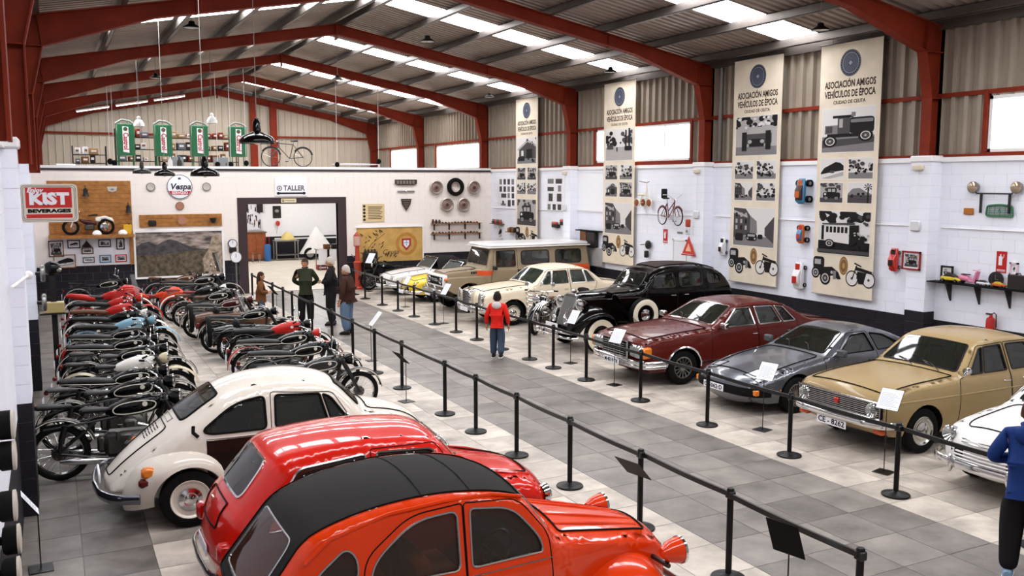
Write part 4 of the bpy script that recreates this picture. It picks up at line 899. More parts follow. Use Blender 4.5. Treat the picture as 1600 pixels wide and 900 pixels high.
# ---- orange car with canvas roof
c = Car('canvas_roof_car', 'orange car with black canvas roof and separate headlights in front row', dict(
    prof=[(.19,.36,0,.02), (.07,.42,.04,.03), (.09,.78,.08,.05), (.24,.88,.15,.06), (1.2,1.1,.05,.07), (1.28,1.13,.02,.04), (1.52,1.47,.08,.04), (1.75,1.55,.2,.05), (2.2,1.61,.4,.06), (2.75,1.57,.4,.06), (3.1,1.46,.12,.05), (3.2,1.38,.03,.04), (3.54,.95,.1,.04), (3.7,.62,.15,.05), (3.72,.45,.05,.03), (3.65,.38,0,.02)],
    wx=[(.1,.36), (.35,.41), (1.15,.58), (1.3,.66), (2.0,.70), (2.8,.69), (3.3,.64), (3.72,.58)], wsm=.08, dz=[(.3,.03), (.5,.0), (.95,.0), (1.05,.02), (1.6,.115)], er=.07, sill=.32, wheels=[(.6,.30), (3.15,.30)], arch=.3, closed_arch=True, paint=orange, trim=mat('chrome_trim_fine','#c9c9c9',.2,1.), trim_r=.009,
    wins=[[(1.42,1.08,.03), (1.44,1.19,.1), (1.66,1.44,.12), (2.0,1.49,.04), (2.01,1.08,.04)], [(2.1,1.08,.05), (2.1,1.49,.06), (2.42,1.47,.14), (2.72,1.25,.14), (2.76,1.08,.05)], [(2.86,1.07,.05), (2.82,1.27,.1), (2.9,1.37,.06), (3.12,1.2,.1), (3.18,1.07,.05)]],
    doors=[[(1.32,.4,.05), (1.36,1.2,.08), (1.6,1.49,.1), (2.045,1.535,.03), (2.05,.4,.04)], [(2.06,.4,.04), (2.055,1.535,.03), (2.45,1.51,.12), (2.79,1.27,.12), (2.81,.8,.1), (2.6,.4,.08)]], door_of={0:0,1:1},
    top=[('bonnet', .25, 1.18, .8, .9, .06), ('windscreen', 1.31, 1.5, .92, .9, .04), ('canvas_roof', 1.54, 3.54, .985, .985, .03), ('rear_window', 3.2, 3.49, .78, .8, .09), ('boot_lid', 3.57, 3.68, .86, .86, .04)], canvas_roof_mat=canvas, glass=glass_mat('clear_dark_glass','#3a3026',.5), zcut=.5, cab=(1.28,1.75,2.45,.62,.52,mat('orange_seat_cloth','#7c3418',.8))), (4.55, 6.3, 0), PI)
c.fender(.6,.30,.34,(.50,.66,.54),.30,.74,-.1,PI*1.0,orange,'front_wing',(.5,.45)); c.fender(3.15,.30,.34,(.60,.5,.46),.56,.74,-.1,PI*1.0,orange,'rear_wing',(.5,.5)); c.wheels('moon', .13, 0, steel, tracks=[.68,.68])
for k in (-.72,-.34,.34,.72): c.put(MB().tube([c.top(.3,k*.8,-.006),c.top(.75,k*.86,.002),c.top(1.16,k*.9,-.006)],.016,8),'bonnet_rib',orange)
q = MB().tube([(.25,-.62,.72),(.25,.62,.72)],.02,8); o = c.put(q,'headlamp_bar',black)
for sg in (1,-1):
    h = c.put(MB().lathe([(0,-.17),(.04,-.165),(.085,-.1),(.105,-.02),(.11,.01)],(.13,sg*.58,.82),(-1,0,0),22),'headlight',orange); c.put(MB().lathe([(.112,.0),(.115,.02),(.1,.025),(.05,.04),(0,.045)],(.13,sg*.58,.82),(-1,0,0),22),'lens',chrome,h); c.put(MB().cyl((.23,sg*.58,.76),(.25,sg*.58,.7),.02,n=8),'stalk',black,h)
    c.line([(1.34,1.02),(2.04,1.02)],'door_strip',chrome,.006,(sg,)); c.put(MB().tube([c.side(x,z,sg,.004) for x,z in ((1.56,1.49),(1.8,1.545),(2.2,1.565),(2.6,1.54),(3.0,1.44),(3.18,1.3))],.016,6),'rain_gutter',orange)
c.bumper([(-.07,0),(-.07,.55),(.03,.7)],.42,.07,.04,steel); c.bumper([(3.85,0),(3.83,.55),(3.7,.68)],.42,.07,.04,steel); c.handle(1.9,.96,0); c.handle(2.2,.96,1)
f = c.put(MB().rbox(.04,-.26,.5,.12,.26,.76,.03),'grille',steel)
for x in (1.95,2.32): c.put(MB().tube([c.top(x,t,.004) for t in (-.98,-.5,0,.5,.98)],.005,4),'canvas_seam',blackmatte)
for x in (2.0,2.06,2.5,2.9): c.put(MB().ell(c.side(x,1.0,-1)*0+c.top(x,-.97,.01),(.008,.008,.008),6,4),'snap_stud',chrome)
# ================================================================ motorcycles
spoke = mat('spoke_steel', '#b5b2ad', .3, 1.); pin = mat('pinstripe_ivory', '#d9d2c6', .4)
bk = {'black': paint('bike_black', '#060505', .22, 0), 'red': paint('bike_red', '#b3201b'), 'white': paint('bike_white', '#e6e2da'), 'cream': paint('bike_cream', '#cfc2a2'), 'blue': paint('bike_blue', '#7fa9bd'), 'grey': paint('bike_grey', '#2c2a2b'),
      'maroon': paint('bike_maroon', '#43161a'), 'brown': paint('bike_brown', '#5a3a26'), 'orange': paint('bike_orange', '#d4421c'), 'green': paint('bike_green', '#2e3b33')}
brownl = mat('brown_leather', '#5b3722', .5); redl = mat('red_leather', '#7d1f22', .45); greyl = mat('grey_leather', '#343131', .45)
seatm = {'black': leather, 'brown': brownl, 'red': redl, 'grey': greyl}
BC = {}
def cached(key, fn):
    if key not in BC: BC[key] = fn()
    return BC[key]
def m_tyre(R, w): return MB().lathe([(R-.075, -w*.3), (R-.06, -w*.5), (R-.03, -w*.5), (R-.008, -w*.3), (R, 0), (R-.008, w*.3), (R-.03, w*.5), (R-.06, w*.5), (R-.075, w*.3)], (0,0,0), (0,1,0), 32).mesh('wheel', rubber)
def m_rim(R, col):
    mb = MB().lathe([(R-.078, -.03), (R-.07, -.03), (R-.085, 0), (R-.07, .03), (R-.078, .03), (R-.092, 0), (R-.078, -.03)], (0,0,0), (0,1,0), 32)
    for k in range(28):
        a = 2*math.pi*k/28; sd = .05 if k % 2 else -.05; b = a+(.35 if (k//2) % 2 else -.35)
        mb.cyl((.06*math.cos(b), sd, .06*math.sin(b)), ((R-.085)*math.cos(a), 0, (R-.085)*math.sin(a)), .0022, n=3)
    return mb.mesh('rim', col)
def m_hub(drum): return MB().lathe([(0, -.07), (.03, -.07), (.035, -.05), (drum, -.045), (drum, .045), (.035, .05), (.03, .07), (0, .07)], (0,0,0), (0,1,0), 20).mesh('hub', alu)
def m_fender(R, a0, a1, w, col, name):
    rows = []; n = 18
    for i in range(n+1):
        a = a0+(a1-a0)*i/n; row = []
        for j in range(7):
            t = (j/6-.5)*math.pi*.95; r = R+.045+.028*math.cos(t); row.append((r*math.cos(a), w*math.sin(t), r*math.sin(a)))
        for j in range(6, -1, -1):
            t = (j/6-.5)*math.pi*.95; r = R+.042+.026*math.cos(t); row.append((r*math.cos(a), w*.97*math.sin(t), r*math.sin(a)))
        rows.append(row)
    return MB().grid(rows, 0, True).mesh(name, col)
def m_fline(R, a0, a1, w):
    mb = MB()
    for s_ in (1, -1): mb.tube([((R+.058)*math.cos(a), s_*w*.99, (R+.058)*math.sin(a)) for a in np.linspace(a0, a1, 18)], .0065, 4)
    return mb.mesh('pinstripe', pin)
def loft(secs, n=16, pw=2.6):
    """secs: (x, zc, half width, half height) - rounded box sections"""
    rows = []
    for x, zc, hw, hh in secs:
        row = []
        for k in range(n):
            a = 2*math.pi*k/n; c, s_ = math.cos(a), math.sin(a); row.append((x, hw*math.copysign(abs(c)**(2/pw), c), zc+hh*math.copysign(abs(s_)**(2/pw), s_)))
        rows.append(row)
    mb = MB().grid(rows, 0, True); mb.f.append(list(range(n))); mb.m.append(0); o = (len(rows)-1)*n; mb.f.append([o+k for k in range(n)]); mb.m.append(0); return mb
def m_frame():
    mb = MB()
    for s_ in (.07, -.07):
        mb.tube([(.42, 0, .78), (.36, s_, .45), (.25, s_*1.3, .24), (-.25, s_*1.3, .24), (-.7, s_*1.3, .33)], .016, 6); mb.tube([(.42, 0, .82), (0, s_, .72), (-.3, s_*1.2, .68), (-.85, s_*1.5, .62)], .014, 6)
        mb.tube([(-.3, s_*1.2, .66), (-.7, s_*1.5, .34)], .014, 6); mb.cyl((-.70, s_*1.7, .36), (-.62, s_*1.7, .66), .024, n=8); mb.cyl((-.67, s_*1.7, .48), (-.62, s_*1.7, .66), .034, n=10)
    mb.cyl((.40, 0, .70), (.46, 0, .9), .03, n=8); mb.tube([(-.1, .1, .24), (-.05, .3, .22)], .012, 6); mb.tube([(-.1, -.1, .24), (-.05, -.3, .22)], .012, 6)
    return mb.mesh('frame', black)
def m_engine(): 
    mb = MB().rbox(-.22, -.13, .24, .28, .13, .54, .05); mb.lathe([(0,-.16),(.1,-.15),(.13,-.12),(.13,.12),(.1,.15),(0,.16)], (.12,0,.38), (0,1,0), 20); mb.rbox(-.3,-.09,.3,-.2,.09,.5,.03); return mb.mesh('engine', alu)
def m_boxer(sd):
    mb = MB()
    for s_ in (sd,):
        mb.cyl((.08, s_*.12, .4), (.08, s_*.3, .4), .05, n=12)
        for k in range(6): mb.cyl((.08, s_*(.14+.026*k), .4), (.08, s_*(.15+.026*k), .4), .078, n=14)
        mb.rbox(.0, min(s_*.29,s_*.36), .33, .16, max(s_*.29,s_*.36), .47, .03); mb.cyl((-.06, s_*.2, .46), (-.06, s_*.2, .56), .03, n=10)
    return mb.mesh('cylinder', alu)
def m_single():
    mb = MB()
    for k in range(8): mb.rbox(.0, -.085, .5+.028*k, .17, .085, .514+.028*k, .005)
    mb.rbox(.03, -.05, .48, .14, .05, .74, .02); return mb.mesh('cylinder', alu)
def m_exhaust(boxer, sd):
    mb = MB()
    for s_ in (sd,):
        mb.tube([(.16, s_*(.3 if boxer else .05), .4 if boxer else .68), (.28, s_*.26, .36), (.2, s_*.2, .24), (-.2, s_*.19, .24)], .02, 8); mb.tube([(-.2, s_*.19, .24), (-.28, s_*.2, .245), (-.55, s_*.21, .26), (-.68, s_*.21, .265)], [.022, .038, .042, .02], 10)
    return mb.mesh('exhaust', chrome)
TK = [(-.2,.76,.03,.03),(-.14,.77,.085,.07),(0,.80,.125,.10),(.16,.825,.145,.12),(.3,.84,.135,.115),(.4,.85,.09,.08),(.45,.85,.04,.04)]
def m_pin():
    mb = MB()
    for s_ in (1, -1):
        P = [(-.12,.8),(-.04,.855),(.12,.885),(.3,.885),(.37,.85),(.34,.79),(.2,.755),(.02,.735),(-.1,.745)]; q = rpoly([(a,b,.05) for a,b in P])
        mb.tube([(a, s_*(np.interp(a,[t[0] for t in TK],[t[2] for t in TK])*(1-.18*((b-.81)/.1)**2)+.004), b) for a,b,_ in q], .007, 4, True)
    return mb.mesh('pinstripe', pin)
def m_fork(): 
    mb = MB()
    for s_ in (.095, -.095): mb.tube([(.44, s_, .92), (.60, s_, .6), (.73, s_, .33)], [.026, .028, .02], 8); mb.tube([(.5, s_, .8), (.62, s_, .56)], .034, 8)
    mb.rbox(.40, -.12, .86, .50, .12, .89, .01); return mb.mesh('fork', black)
def m_bar(hi): 
    P = [(.28,.36),(.34,.34),(.40,.12),(.42,0)]; z = .98+hi
    pts = [(a, b, z+.03*(b > .3)-.0) for a, b in P]; pts = [(.26,.40,z),(.34,.3,z+.01),(.42,.12,z-.02),(.43,0,.93)]
    full = [(a,-b,c) for a,b,c in pts]+[(a,b,c) for a,b,c in pts[::-1]][1:]; mb = MB().tube(full, .011, 6)
    for s_ in (1,-1): mb.tube([(.30,s_*.3,z+.03),(.33,s_*.42,z+.02)], .006, 5)
    return mb.mesh('handlebar', chrome)
def m_grips(hi, sd):
    mb = MB(); z = .98+hi
    for s_ in (sd,): mb.cyl((.235,s_*.44,z-.005),(.30,s_*.345,z+.006),.018,n=8)
    return mb.mesh('grip', rubber)
def m_mirror(hi, sd):
    mb = MB(); z = .98+hi
    for s_ in (sd,): mb.tube([(.34,s_*.3,z),(.36,s_*.34,z+.14)],.005,5); mb.lathe([(0,-.015),(.05,-.01),(.055,.006),(0,.008)],(.36,s_*.35,z+.17),(-1,0,.1),14)
    return mb.mesh('mirror', chrome)
def m_seat_single(x, z, m):
    out = []
    sec = [(x-.2,z,.02,.02),(x-.16,z+.012,.12,.03),(x-.05,z+.012,.125,.032),(x+.06,z+.002,.07,.028),(x+.16,z+.0,.04,.022),(x+.19,z,.015,.012)]
    return loft(sec).mesh('saddle', m)
def m_springs(xs):
    mb = MB()
    for x, z in xs:
        for s_ in (.07, -.07): mb.tube([(x-.12+.022*math.cos(t), s_+.022*math.sin(t), z-.1+.08*t/(8*math.pi)) for t in np.linspace(0, 8*math.pi, 26)], .005, 4)
        mb.cyl((x-.1,0,z-.1),(x+.1,0,z-.02),.012,n=6)
    return mb.mesh('springs', steel)
def m_seat_long(m): return loft([(-.92,.80,.04,.02),(-.88,.805,.11,.045),(-.6,.80,.125,.055),(-.42,.79,.12,.055),(-.2,.765,.12,.05),(-.05,.775,.09,.04),(.0,.78,.04,.02)]).mesh('saddle', m)
def m_seat_pipe():
    mb = MB()
    for s_ in (1,-1): mb.tube([(-.9,s_*.1,.79),(-.6,s_*.128,.775),(-.4,s_*.122,.76),(-.15,s_*.118,.745),(-.02,s_*.08,.76)],.006,4)
    return mb.mesh('seat_piping', pin)
def m_headlight(m): return MB().lathe([(0,-.13),(.05,-.125),(.085,-.07),(.095,0),(.098,.012)],(.62,0,.88),(1,0,.0),20).mesh('headlight', m)
def m_lens(): return MB().lathe([(.1,0),(.102,.014),(.09,.02),(.05,.034),(0,.038)],(.62,0,.88),(1,0,0),20).mesh('lens', chrome)
def m_tail(): return MB().rbox(-1.1,-.035,.63,-1.04,.035,.69,.012).mesh('tail_lamp', mat('tail_red','#6e0f0c',.25))
def m_plate(): return MB().rbox(-1.125,-.11,.42,-1.115,.11,.58,.004).mesh('number_plate', paper)
def m_bag(m, sd):
    mb = MB()
    for s_ in (sd,): mb.rbox(-.92,min(s_*.17,s_*.33),.38,-.5,max(s_*.17,s_*.33),.68,.05)
    return mb.mesh('pannier', m)
def m_sidecar(m):
    secs = [(-.85,.5,.05,.05),(-.8,.52,.2,.16),(-.5,.52,.27,.22),(0,.5,.28,.22),(.4,.5,.25,.19),(.75,.47,.17,.13),(.95,.45,.06,.06)]
    mb = loft(secs, 18); return mb.mesh('sidecar_body', m)
GREYB = mat('windshield_clear', '#9fa4a2', .05, alpha=.28)
def bike(name, label, loc, rz, tank='black', fend='black', line=True, seat='pair', sm='black', boxer=True, hi=.0, mirrors=False, bags=None, shield=None, sidecar=None, R=.33, rimc=None, kneepad=False, scale=1.0, plate=True, rack=False, group='parked motorcycles', lean=.0, fairing=None):
    r = thing(name, label, 'motorcycle', loc, rz, group, scale); r.rotation_euler = (lean, 0, rz)
    rc = rimc or chrome
    for x, drum in ((-.7,.09),(.73,.085)):
        w = link('wheel', cached(('tyre',R), lambda: m_tyre(R,.1)), r); w.location = (x,0,R); link('rim', cached(('rim',R,rc.name), lambda: m_rim(R,rc)), w); link('hub', cached(('hub',drum), lambda: m_hub(drum)), w)
    fm = bk[fend]
    f = link('rear_mudguard', cached(('rf',fend), lambda: m_fender(R,.35,PI*1.02,.08,fm,'rear_mudguard')), r); f.location = (-.7,0,R)
    g = link('front_mudguard', cached(('ff',fend), lambda: m_fender(R,.15,PI*.98,.075,fm,'front_mudguard')), r); g.location = (.73,0,R)
    if line:
        link('pinstripe', cached('rl', lambda: m_fline(R,.35,PI*1.02,.08)), f); link('pinstripe', cached('fl', lambda: m_fline(R,.15,PI*.98,.075)), g)
    for nm, fn in (('frame',m_frame),('engine',m_engine),('fork',m_fork),('tail_lamp',m_tail)): link(nm, cached(nm, fn), r)
    
    for sd in ((1,-1) if boxer else (-1,)):
        link('cylinder', cached(('cy',boxer,sd), lambda: m_boxer(sd) if boxer else m_single()), r); link('exhaust', cached(('ex',boxer,sd), lambda: m_exhaust(boxer,sd)), r)
    t = link('fuel_tank', cached(('tk',tank), lambda: loft(TK,20).mesh('fuel_tank', bk[tank])), r)
    if line: link('pinstripe', cached('pin', m_pin), t)
    link('filler_cap', cached('cap', lambda: MB().lathe([(.035,0),(.035,.015),(.02,.022),(0,.022)],(.18,0,.935),(0,0,1),14).mesh('filler_cap', chrome)), t)
    for sd in (1,-1): link('tank_badge', cached(('bdg',sd), lambda: MB().lathe([(.03,sd*.147),(.03,sd*.152),(0,sd*.154)],(.24,0,.85),(0,1,0),14).mesh('tank_badge', pin)), t)
    m_ = seatm[sm]
    if seat == 'pair':
        s1 = link('saddle', cached(('s1',sm), lambda: m_seat_single(-.28,.79,m_)), r); s2 = link('pillion_saddle', cached(('s2',sm), lambda: m_seat_single(-.74,.86,m_)), r); link('springs', cached('spr', lambda: m_springs([(-.28,.79),(-.74,.86)])), s1)
    elif seat == 'single':
        s1 = link('saddle', cached(('s1',sm), lambda: m_seat_single(-.28,.79,m_)), r); link('springs', cached('spr1', lambda: m_springs([(-.28,.79)])), s1)
        link('luggage_rack', cached('rack', lambda: MB().tube([(-.5,.1,.76),(-1.0,.1,.76),(-1.0,-.1,.76),(-.5,-.1,.76)],.009,6,True).tube([(-.75,.1,.76),(-.75,-.1,.76)],.008,5).mesh('luggage_rack', chrome)), r)
    else:
        s1 = link('saddle', cached(('sl',sm), lambda: m_seat_long(m_)), r)
        if line: link('seat_piping', cached('slp', m_seat_pipe), s1)
    b = link('handlebar', cached(('bar',hi), lambda: m_bar(hi)), r); 
    for sd in (1,-1):
        link('grip', cached(('gr',hi,sd), lambda: m_grips(hi,sd)), b)
        if mirrors: link('mirror', cached(('mi',hi,sd), lambda: m_mirror(hi,sd)), b)
    h = link('headlight', cached(('hl',fend), lambda: m_headlight(fm)), r); link('lens', cached('ln', m_lens), h)
    if plate: link('number_plate', cached('np', m_plate), r)
    if bags:
        for sd in (1,-1): link('pannier', cached(('bag',bags,sd), lambda: m_bag(seatm.get(bags) or bk[bags],sd)), r)
    if shield:
        rows = [[(.5+.1*(1-abs(y)/.3)-.12*z, y*(1-.3*z), 1.0+.5*z) for y in np.linspace(-.3,.3,9)] for z in (0,.25,.5,.75,1)]
        link('windshield', cached(('sh',shield.name), lambda: MB().grid(rows).mesh('windshield', shield)), r)
    if fairing:
        mb = loft([(.05,.62,.12,.1),(.2,.68,.2,.26),(.42,.78,.23,.3),(.62,.84,.2,.22),(.78,.84,.1,.1)],18); link('fairing', mb.mesh('fairing', bk[fairing]), r)
        link('tail_fairing', loft([(-1.0,.84,.04,.03),(-.9,.84,.12,.07),(-.6,.8,.15,.08),(-.3,.74,.14,.07)],14).mesh('tail_fairing', bk[fairing]), r)
    if sidecar:
        sy = -.78; col, ws_ = sidecar; o = link('sidecar_body', cached(('sc',col), lambda: m_sidecar(bk[col])), r); o.location = (0,sy,0)
        mb = MB().lathe([(.21,0),(.22,.02),(.2,.03)],(-.15,0,.71),(0,0,1),20); q = link('cockpit_rim', cached('ck', lambda: mb.mesh('cockpit_rim', leather)), o)
        link('cockpit_seat', cached('cks', lambda: MB().rbox(-.4,-.17,.62,-.26,.17,.86,.05).mesh('cockpit_seat', leather)), o)
        w = link('wheel', cached(('tyre',R), lambda: m_tyre(R,.1)), o); w.location = (-.45,-.42,R); link('rim', cached(('rim',R,rc.name), lambda: m_rim(R,rc)), w)
        g = link('sidecar_mudguard', cached(('ff',fend), lambda: m_fender(R,.15,PI*.98,.075,fm,'front_mudguard')), o); g.location = (-.45,-.42,R)
        sp_ = link('spare_wheel', cached(('tyre',R), lambda: m_tyre(R,.1)), o); sp_.location = (-.9,0,.6); sp_.rotation_euler = (0,0,PI/2); link('rim', cached(('rim',R,rc.name), lambda: m_rim(R,rc)), sp_)
        link('chassis_tube', cached('cht', lambda: MB().tube([(.45,.62,.3),(.3,0,.24),(-.5,-.35,.3)],.02,6).tube([(-.5,.62,.3),(-.45,-.4,.33)],.02,6).mesh('chassis_tube', black)), o)
        if ws_:
            rows = [[(.32+.1*(1-(y/.26)**2)-.2*z, y*(1-.15*z), .68+.55*z) for y in np.linspace(-.26,.26,9)] for z in (0,.33,.66,1)]
            s_ = link('sidecar_screen', cached('scs', lambda: MB().grid(rows).mesh('sidecar_screen', GREYB)), o); e = [rows[0][0]]+[rw[0] for rw in rows[1:]]+rows[-1][1:-1]+[rw[-1] for rw in rows[::-1]]
            link('screen_frame', cached('scf', lambda: MB().tube(e,.01,5).mesh('screen_frame', chrome)), s_)
    return r
def row(x, y): return (x, y, 0)
LR = 'motorcycles in the row along the left wall'; RR = 'motorcycles in the row beside the aisle'
B = 'motorcycle'
bike(B, 'black twin-saddle motorcycle with large white-lined tank next to the cream and brown car', row(.72,12.55), -.12, group=LR, lean=-.05, scale=1.1)
bike(B, 'black motorcycle with grey twin saddles, second from the cream and brown car', row(.8,13.75), -.1, sm='grey', group=LR, lean=-.05, scale=1.06)
bike(B, 'black motorcycle with long white-piped bench seat, third from the cream and brown car', row(.88,14.9), -.08, seat='long', group=LR)
bike(B, 'motorcycle with white tank and cream rear mudguard in the wall row', row(1.0,15.95), -.06, tank='white', fend='cream', line=False, group=LR)
bike(B, 'black motorcycle with chrome-rimmed low handlebar just behind the white-tanked one', row(1.1,16.9), -.1, sm='grey', mirrors=True, group=LR)
bike(B, 'black motorcycle with flat long seat and luggage panniers in the wall row', row(1.05,18.0), -.05, seat='long', bags='black', group=LR)
bike(B, 'black motorcycle with curved bench seat, round headlight and upright handlebar in the wall row', row(1.1,19.2), -.1, seat='long', hi=.06, boxer=False, group=LR)
bike(B, 'pale blue lightweight motorcycle with blue tank in the wall row', row(1.25,20.5), -.05, tank='blue', fend='blue', line=False, seat='long', boxer=False, hi=.06, group=LR)
bike(B, 'white-mudguard motorcycle with black seat behind the pale blue one', row(1.2,21.7), -.1, fend='white', seat='long', line=False, boxer=False, group=LR)
bike(B, 'motorcycle with red tank and brown bench seat in the wall row', row(1.2,23.0), -.05, tank='red', fend='grey', line=False, seat='long', sm='brown', hi=.05, boxer=False, group=LR)
bike(B, 'red motorcycle with tall clear windshield in the wall row', row(1.32,24.4), -.1, tank='red', fend='red', line=False, seat='long', shield=GREYB, group=LR)
bike(B, 'red and white faired sports motorcycle near the wooden display wall', row(1.25,26.0), -.05, tank='red', fend='white', line=False, seat='long', fairing='red', boxer=False, group=LR)
bike(B, 'dark motorcycle with chrome mirrors at the far end of the wall row', row(1.3,28.9), .05, mirrors=True, hi=.05, group=LR)
bike('mini_motorcycle', 'small red and orange motorcycle with yellow wheels standing between the two rows', (2.6,26.8,0), -.35, tank='orange', fend='orange', line=False, seat='long', sm='red', boxer=False, rimc=mat('rim_gold','#c9922f',.35,.6), scale=.82, fairing='orange', group=LR)
bike(B, 'black motorcycle with mirrors and round badge beside the cream car bonnet', row(3.72,14.5), -.12, tank='grey', mirrors=True, hi=.02, seat='long', group=RR)
bike(B, 'black long-seat motorcycle with panniers, second from the cream car bonnet', row(3.85,15.9), -.08, seat='long', bags='black', group=RR)
bike(B, 'motorcycle with bright red mudguards and black seat in the aisle row', row(3.9,17.2), -.06, fend='red', tank='black', seat='long', group=RR)
bike(B, 'motorcycle with bright red tank and folded dark handlebar in the aisle row', row(4.05,18.5), -.1, tank='red', line=False, seat='long', mirrors=True, group=RR)
bike('sidecar_motorcycle', 'black motorcycle with sidecar and spare wheel on its tail', row(3.85,20.7), -.08, sidecar=('black',False), seat='long', fend='black', group=RR)
bike('sidecar_motorcycle', 'maroon and brown motorcycle with screened sidecar beside the seated woman', row(3.75,22.9), -.05, tank='maroon', fend='maroon', sidecar=('brown',True), seat='long', bags='grey', group=RR)
bike(B, 'black motorcycle with brown saddle and tan bag in the aisle row', row(3.7,24.6), -.1, sm='brown', group=RR)
bike(B, 'motorcycle with red twin saddles in the aisle row', row(3.6,25.9), -.06, sm='red', fend='white', tank='black', line=False, group=RR)
bike(B, 'big black cruiser with white-lined mudguards and dark windshield near the doorway', row(3.75,27.5), .0, seat='long', shield=mat('smoked_shield','#17191a',.1,alpha=.85), mirrors=True, bags='black', scale=1.15, group=RR)
bike(B, 'black motorcycle with tan leather saddles below the mountain picture', row(3.5,29.4), -.1, sm='brown', tank='brown', group=RR)
mb9 = bike(B, 'black motorcycle with row of round chrome headlamps between cream saloon and limousine', (11.15,20.15,0), -2.4, mirrors=True, seat='single', hi=.08, sm='brown', group='motorcycles among the cars')
for k in range(5): MB().tube([(.5+.02*k,.3*math.cos(a),.5+.13*k+.06*math.sin(a)) for a in np.linspace(0,2*PI,20)[:-1]],.012,6,True).build('crash_bar',chrome,mb9)
bike(B, 'black vintage motorcycle in front of the coat-of-arms mural', (10.6,30.55,0), PI, line=False, seat='single', hi=.05, boxer=False, group='motorcycles among the cars')
# ================================================================ barriers and display stands
sb = mat('barrier_black', '#0f0d0e', .42, .2)
def m_base(): return MB().lathe([(0,0),(.165,0),(.17,.012),(.165,.022),(.06,.045),(.04,.06),(0,.06)],(0,0,0),(0,0,1),28).mesh('base', sb)
def m_post(): return MB().lathe([(0,.03),(.031,.03),(.031,.82),(.036,.825),(.036,.89),(.028,.9),(0,.9)],(0,0,0),(0,0,1),18).mesh('post', sb)
def m_cap(): return MB().rbox(-.034,-.042,.80,.034,.042,.875,.008).mesh('belt_head', black)
mb_, mp_, mc_ = m_base(), m_post(), m_cap()
def barrier(xs, ys, side, grp):
    ordw = ['first','second','third','fourth','fifth','sixth','seventh','eighth','ninth','tenth','eleventh','twelfth','thirteenth','fourteenth','fifteenth','sixteenth','seventeenth','eighteenth']
    for k, y in enumerate(ys):
        x = xs+random.uniform(-.015,.015)
        r = thing('stanchion', 'black belt barrier post, %s from the camera end of the %s row' % (ordw[k], side), 'barrier post', (x,y,0), 0, grp)
        link('base', mb_, r); link('post', mp_, r); link('belt_head', mc_, r)
        if k < len(ys)-1:
            L = ys[k+1]-y; n = 6; b = MB()
            rows = [[(dx, .04+(L-.08)*i/n, z-.012*math.sin(math.pi*i/n)) for dx, z in ((-.012,.812),(.012,.812),(.012,.862),(-.012,.862))] for i in range(n+1)]
            b.grid(rows, 0, True); b.build('belt', black, r, None)
barrier(5.63, [4.94,6.52,7.96,9.5,10.95,12.3,13.5,15.6,17.1,18.62,20.26,21.96,24.0,25.1,26.4,29.4], 'left', 'barrier posts on the motorcycle side of the aisle')
barrier(9.02, [5.65,7.43,9.23,11.01,12.81,14.65,15.93,16.96,18.26,19.67,20.92,22.34,23.9,25.21,26.62,28.31,29.5], 'right', 'barrier posts on the car side of the aisle')
sheetp = mat('printed_sheet', '#eef0f6', .5); line_m = mat('print_grey', '#a9abb5', .7); pinkb = mat('pink_board', '#cfa9a0', .6)
def sign(x, y, face, label, h=.85, w=.21, hh=.297, back=blackmatte, tilt=.6, lines=True):
    """face: heading (rad) the sheet looks to"""
    r = thing('info_stand', label, 'sign stand', (x,y,0), face, 'information stands by the vehicles')
    MB().rbox(-.11,-.11,0,.11,.11,.012,.004).build('base', black, r); MB().cyl((0,0,.01),(0,0,h),.007,n=6).build('pole', black, r)
    M_ = Matrix.Translation((0,0,h)) @ Matrix.Rotation(-tilt, 4, 'Y')   # board normal starts along +X
    b = MB(); b.M = M_; b.box(-.006,-w/2,-.02,0,w/2,hh-.02); o = b.build('board', back, r, None)
    b = MB(); b.M = M_; b.box(0,-w/2+.004,-.016,.002,w/2-.004,hh-.024); q = b.build('sheet', sheetp, o, None)
    if lines:
        b = MB(); b.M = M_
        for k in range(9): b.box(.002,-w/2+.03,.03+k*.022,.0026,w/2-.03-(.03*(k % 3)),.036+k*.022)
        b.build('printed_lines', line_m, q, None)
    return r
P2 = math.pi
sign(9.6,10.41,P2+.25,'white information sheet on thin stand before the grey coupe',.80,.3,.3)
sign(9.6,8.12,P2+.25,'white information sheet on thin stand before the beige saloon',.86,.3,.3)
sign(9.28,14.05,P2+.25,'white information sheet on thin stand before the maroon saloon',.82,.3,.3)
sign(9.6,16.2,P2+.25,'white information sheet on thin stand before the black limousine',.86,.24,.32)
sign(9.3,22.4,P2+.2,'white information sheet on thin stand before the cream saloon grille',.8,.26,.34)
sign(9.5,25.9,P2+.2,'white information sheet on thin stand before the yellow sports car',.7,.24,.3)
sign(9.75,30.2,P2+.5,'white information sheet on stand beside the red pump',1.0,.3,.4)
sign(5.30,7.55,.2,'dark-backed information board on thin stand near the orange car headlight',.78,.34,.28,mat('board_back','#2b2524',.6),.75)
sign(5.36,5.45,.25,'black-backed information board on stand at the lower edge of the aisle barrier',.72,.3,.34,blackmatte,.4)
sign(5.35,14.6,.2,'small black-backed information board beyond the cream car bonnet',.7,.22,.3,blackmatte,.8)
sign(5.95,18.35,P2,'white information sheet on stand before the man in jeans',.78,.24,.36,paper,.7)
sign(5.3,24.4,.2,'black-backed information board near the screened sidecar',.8,.24,.32,blackmatte,.7)
r = sign(-.26,9.75,.05,'black thin-poled stand on the grey tiles by the white column',.6,.2,.26)
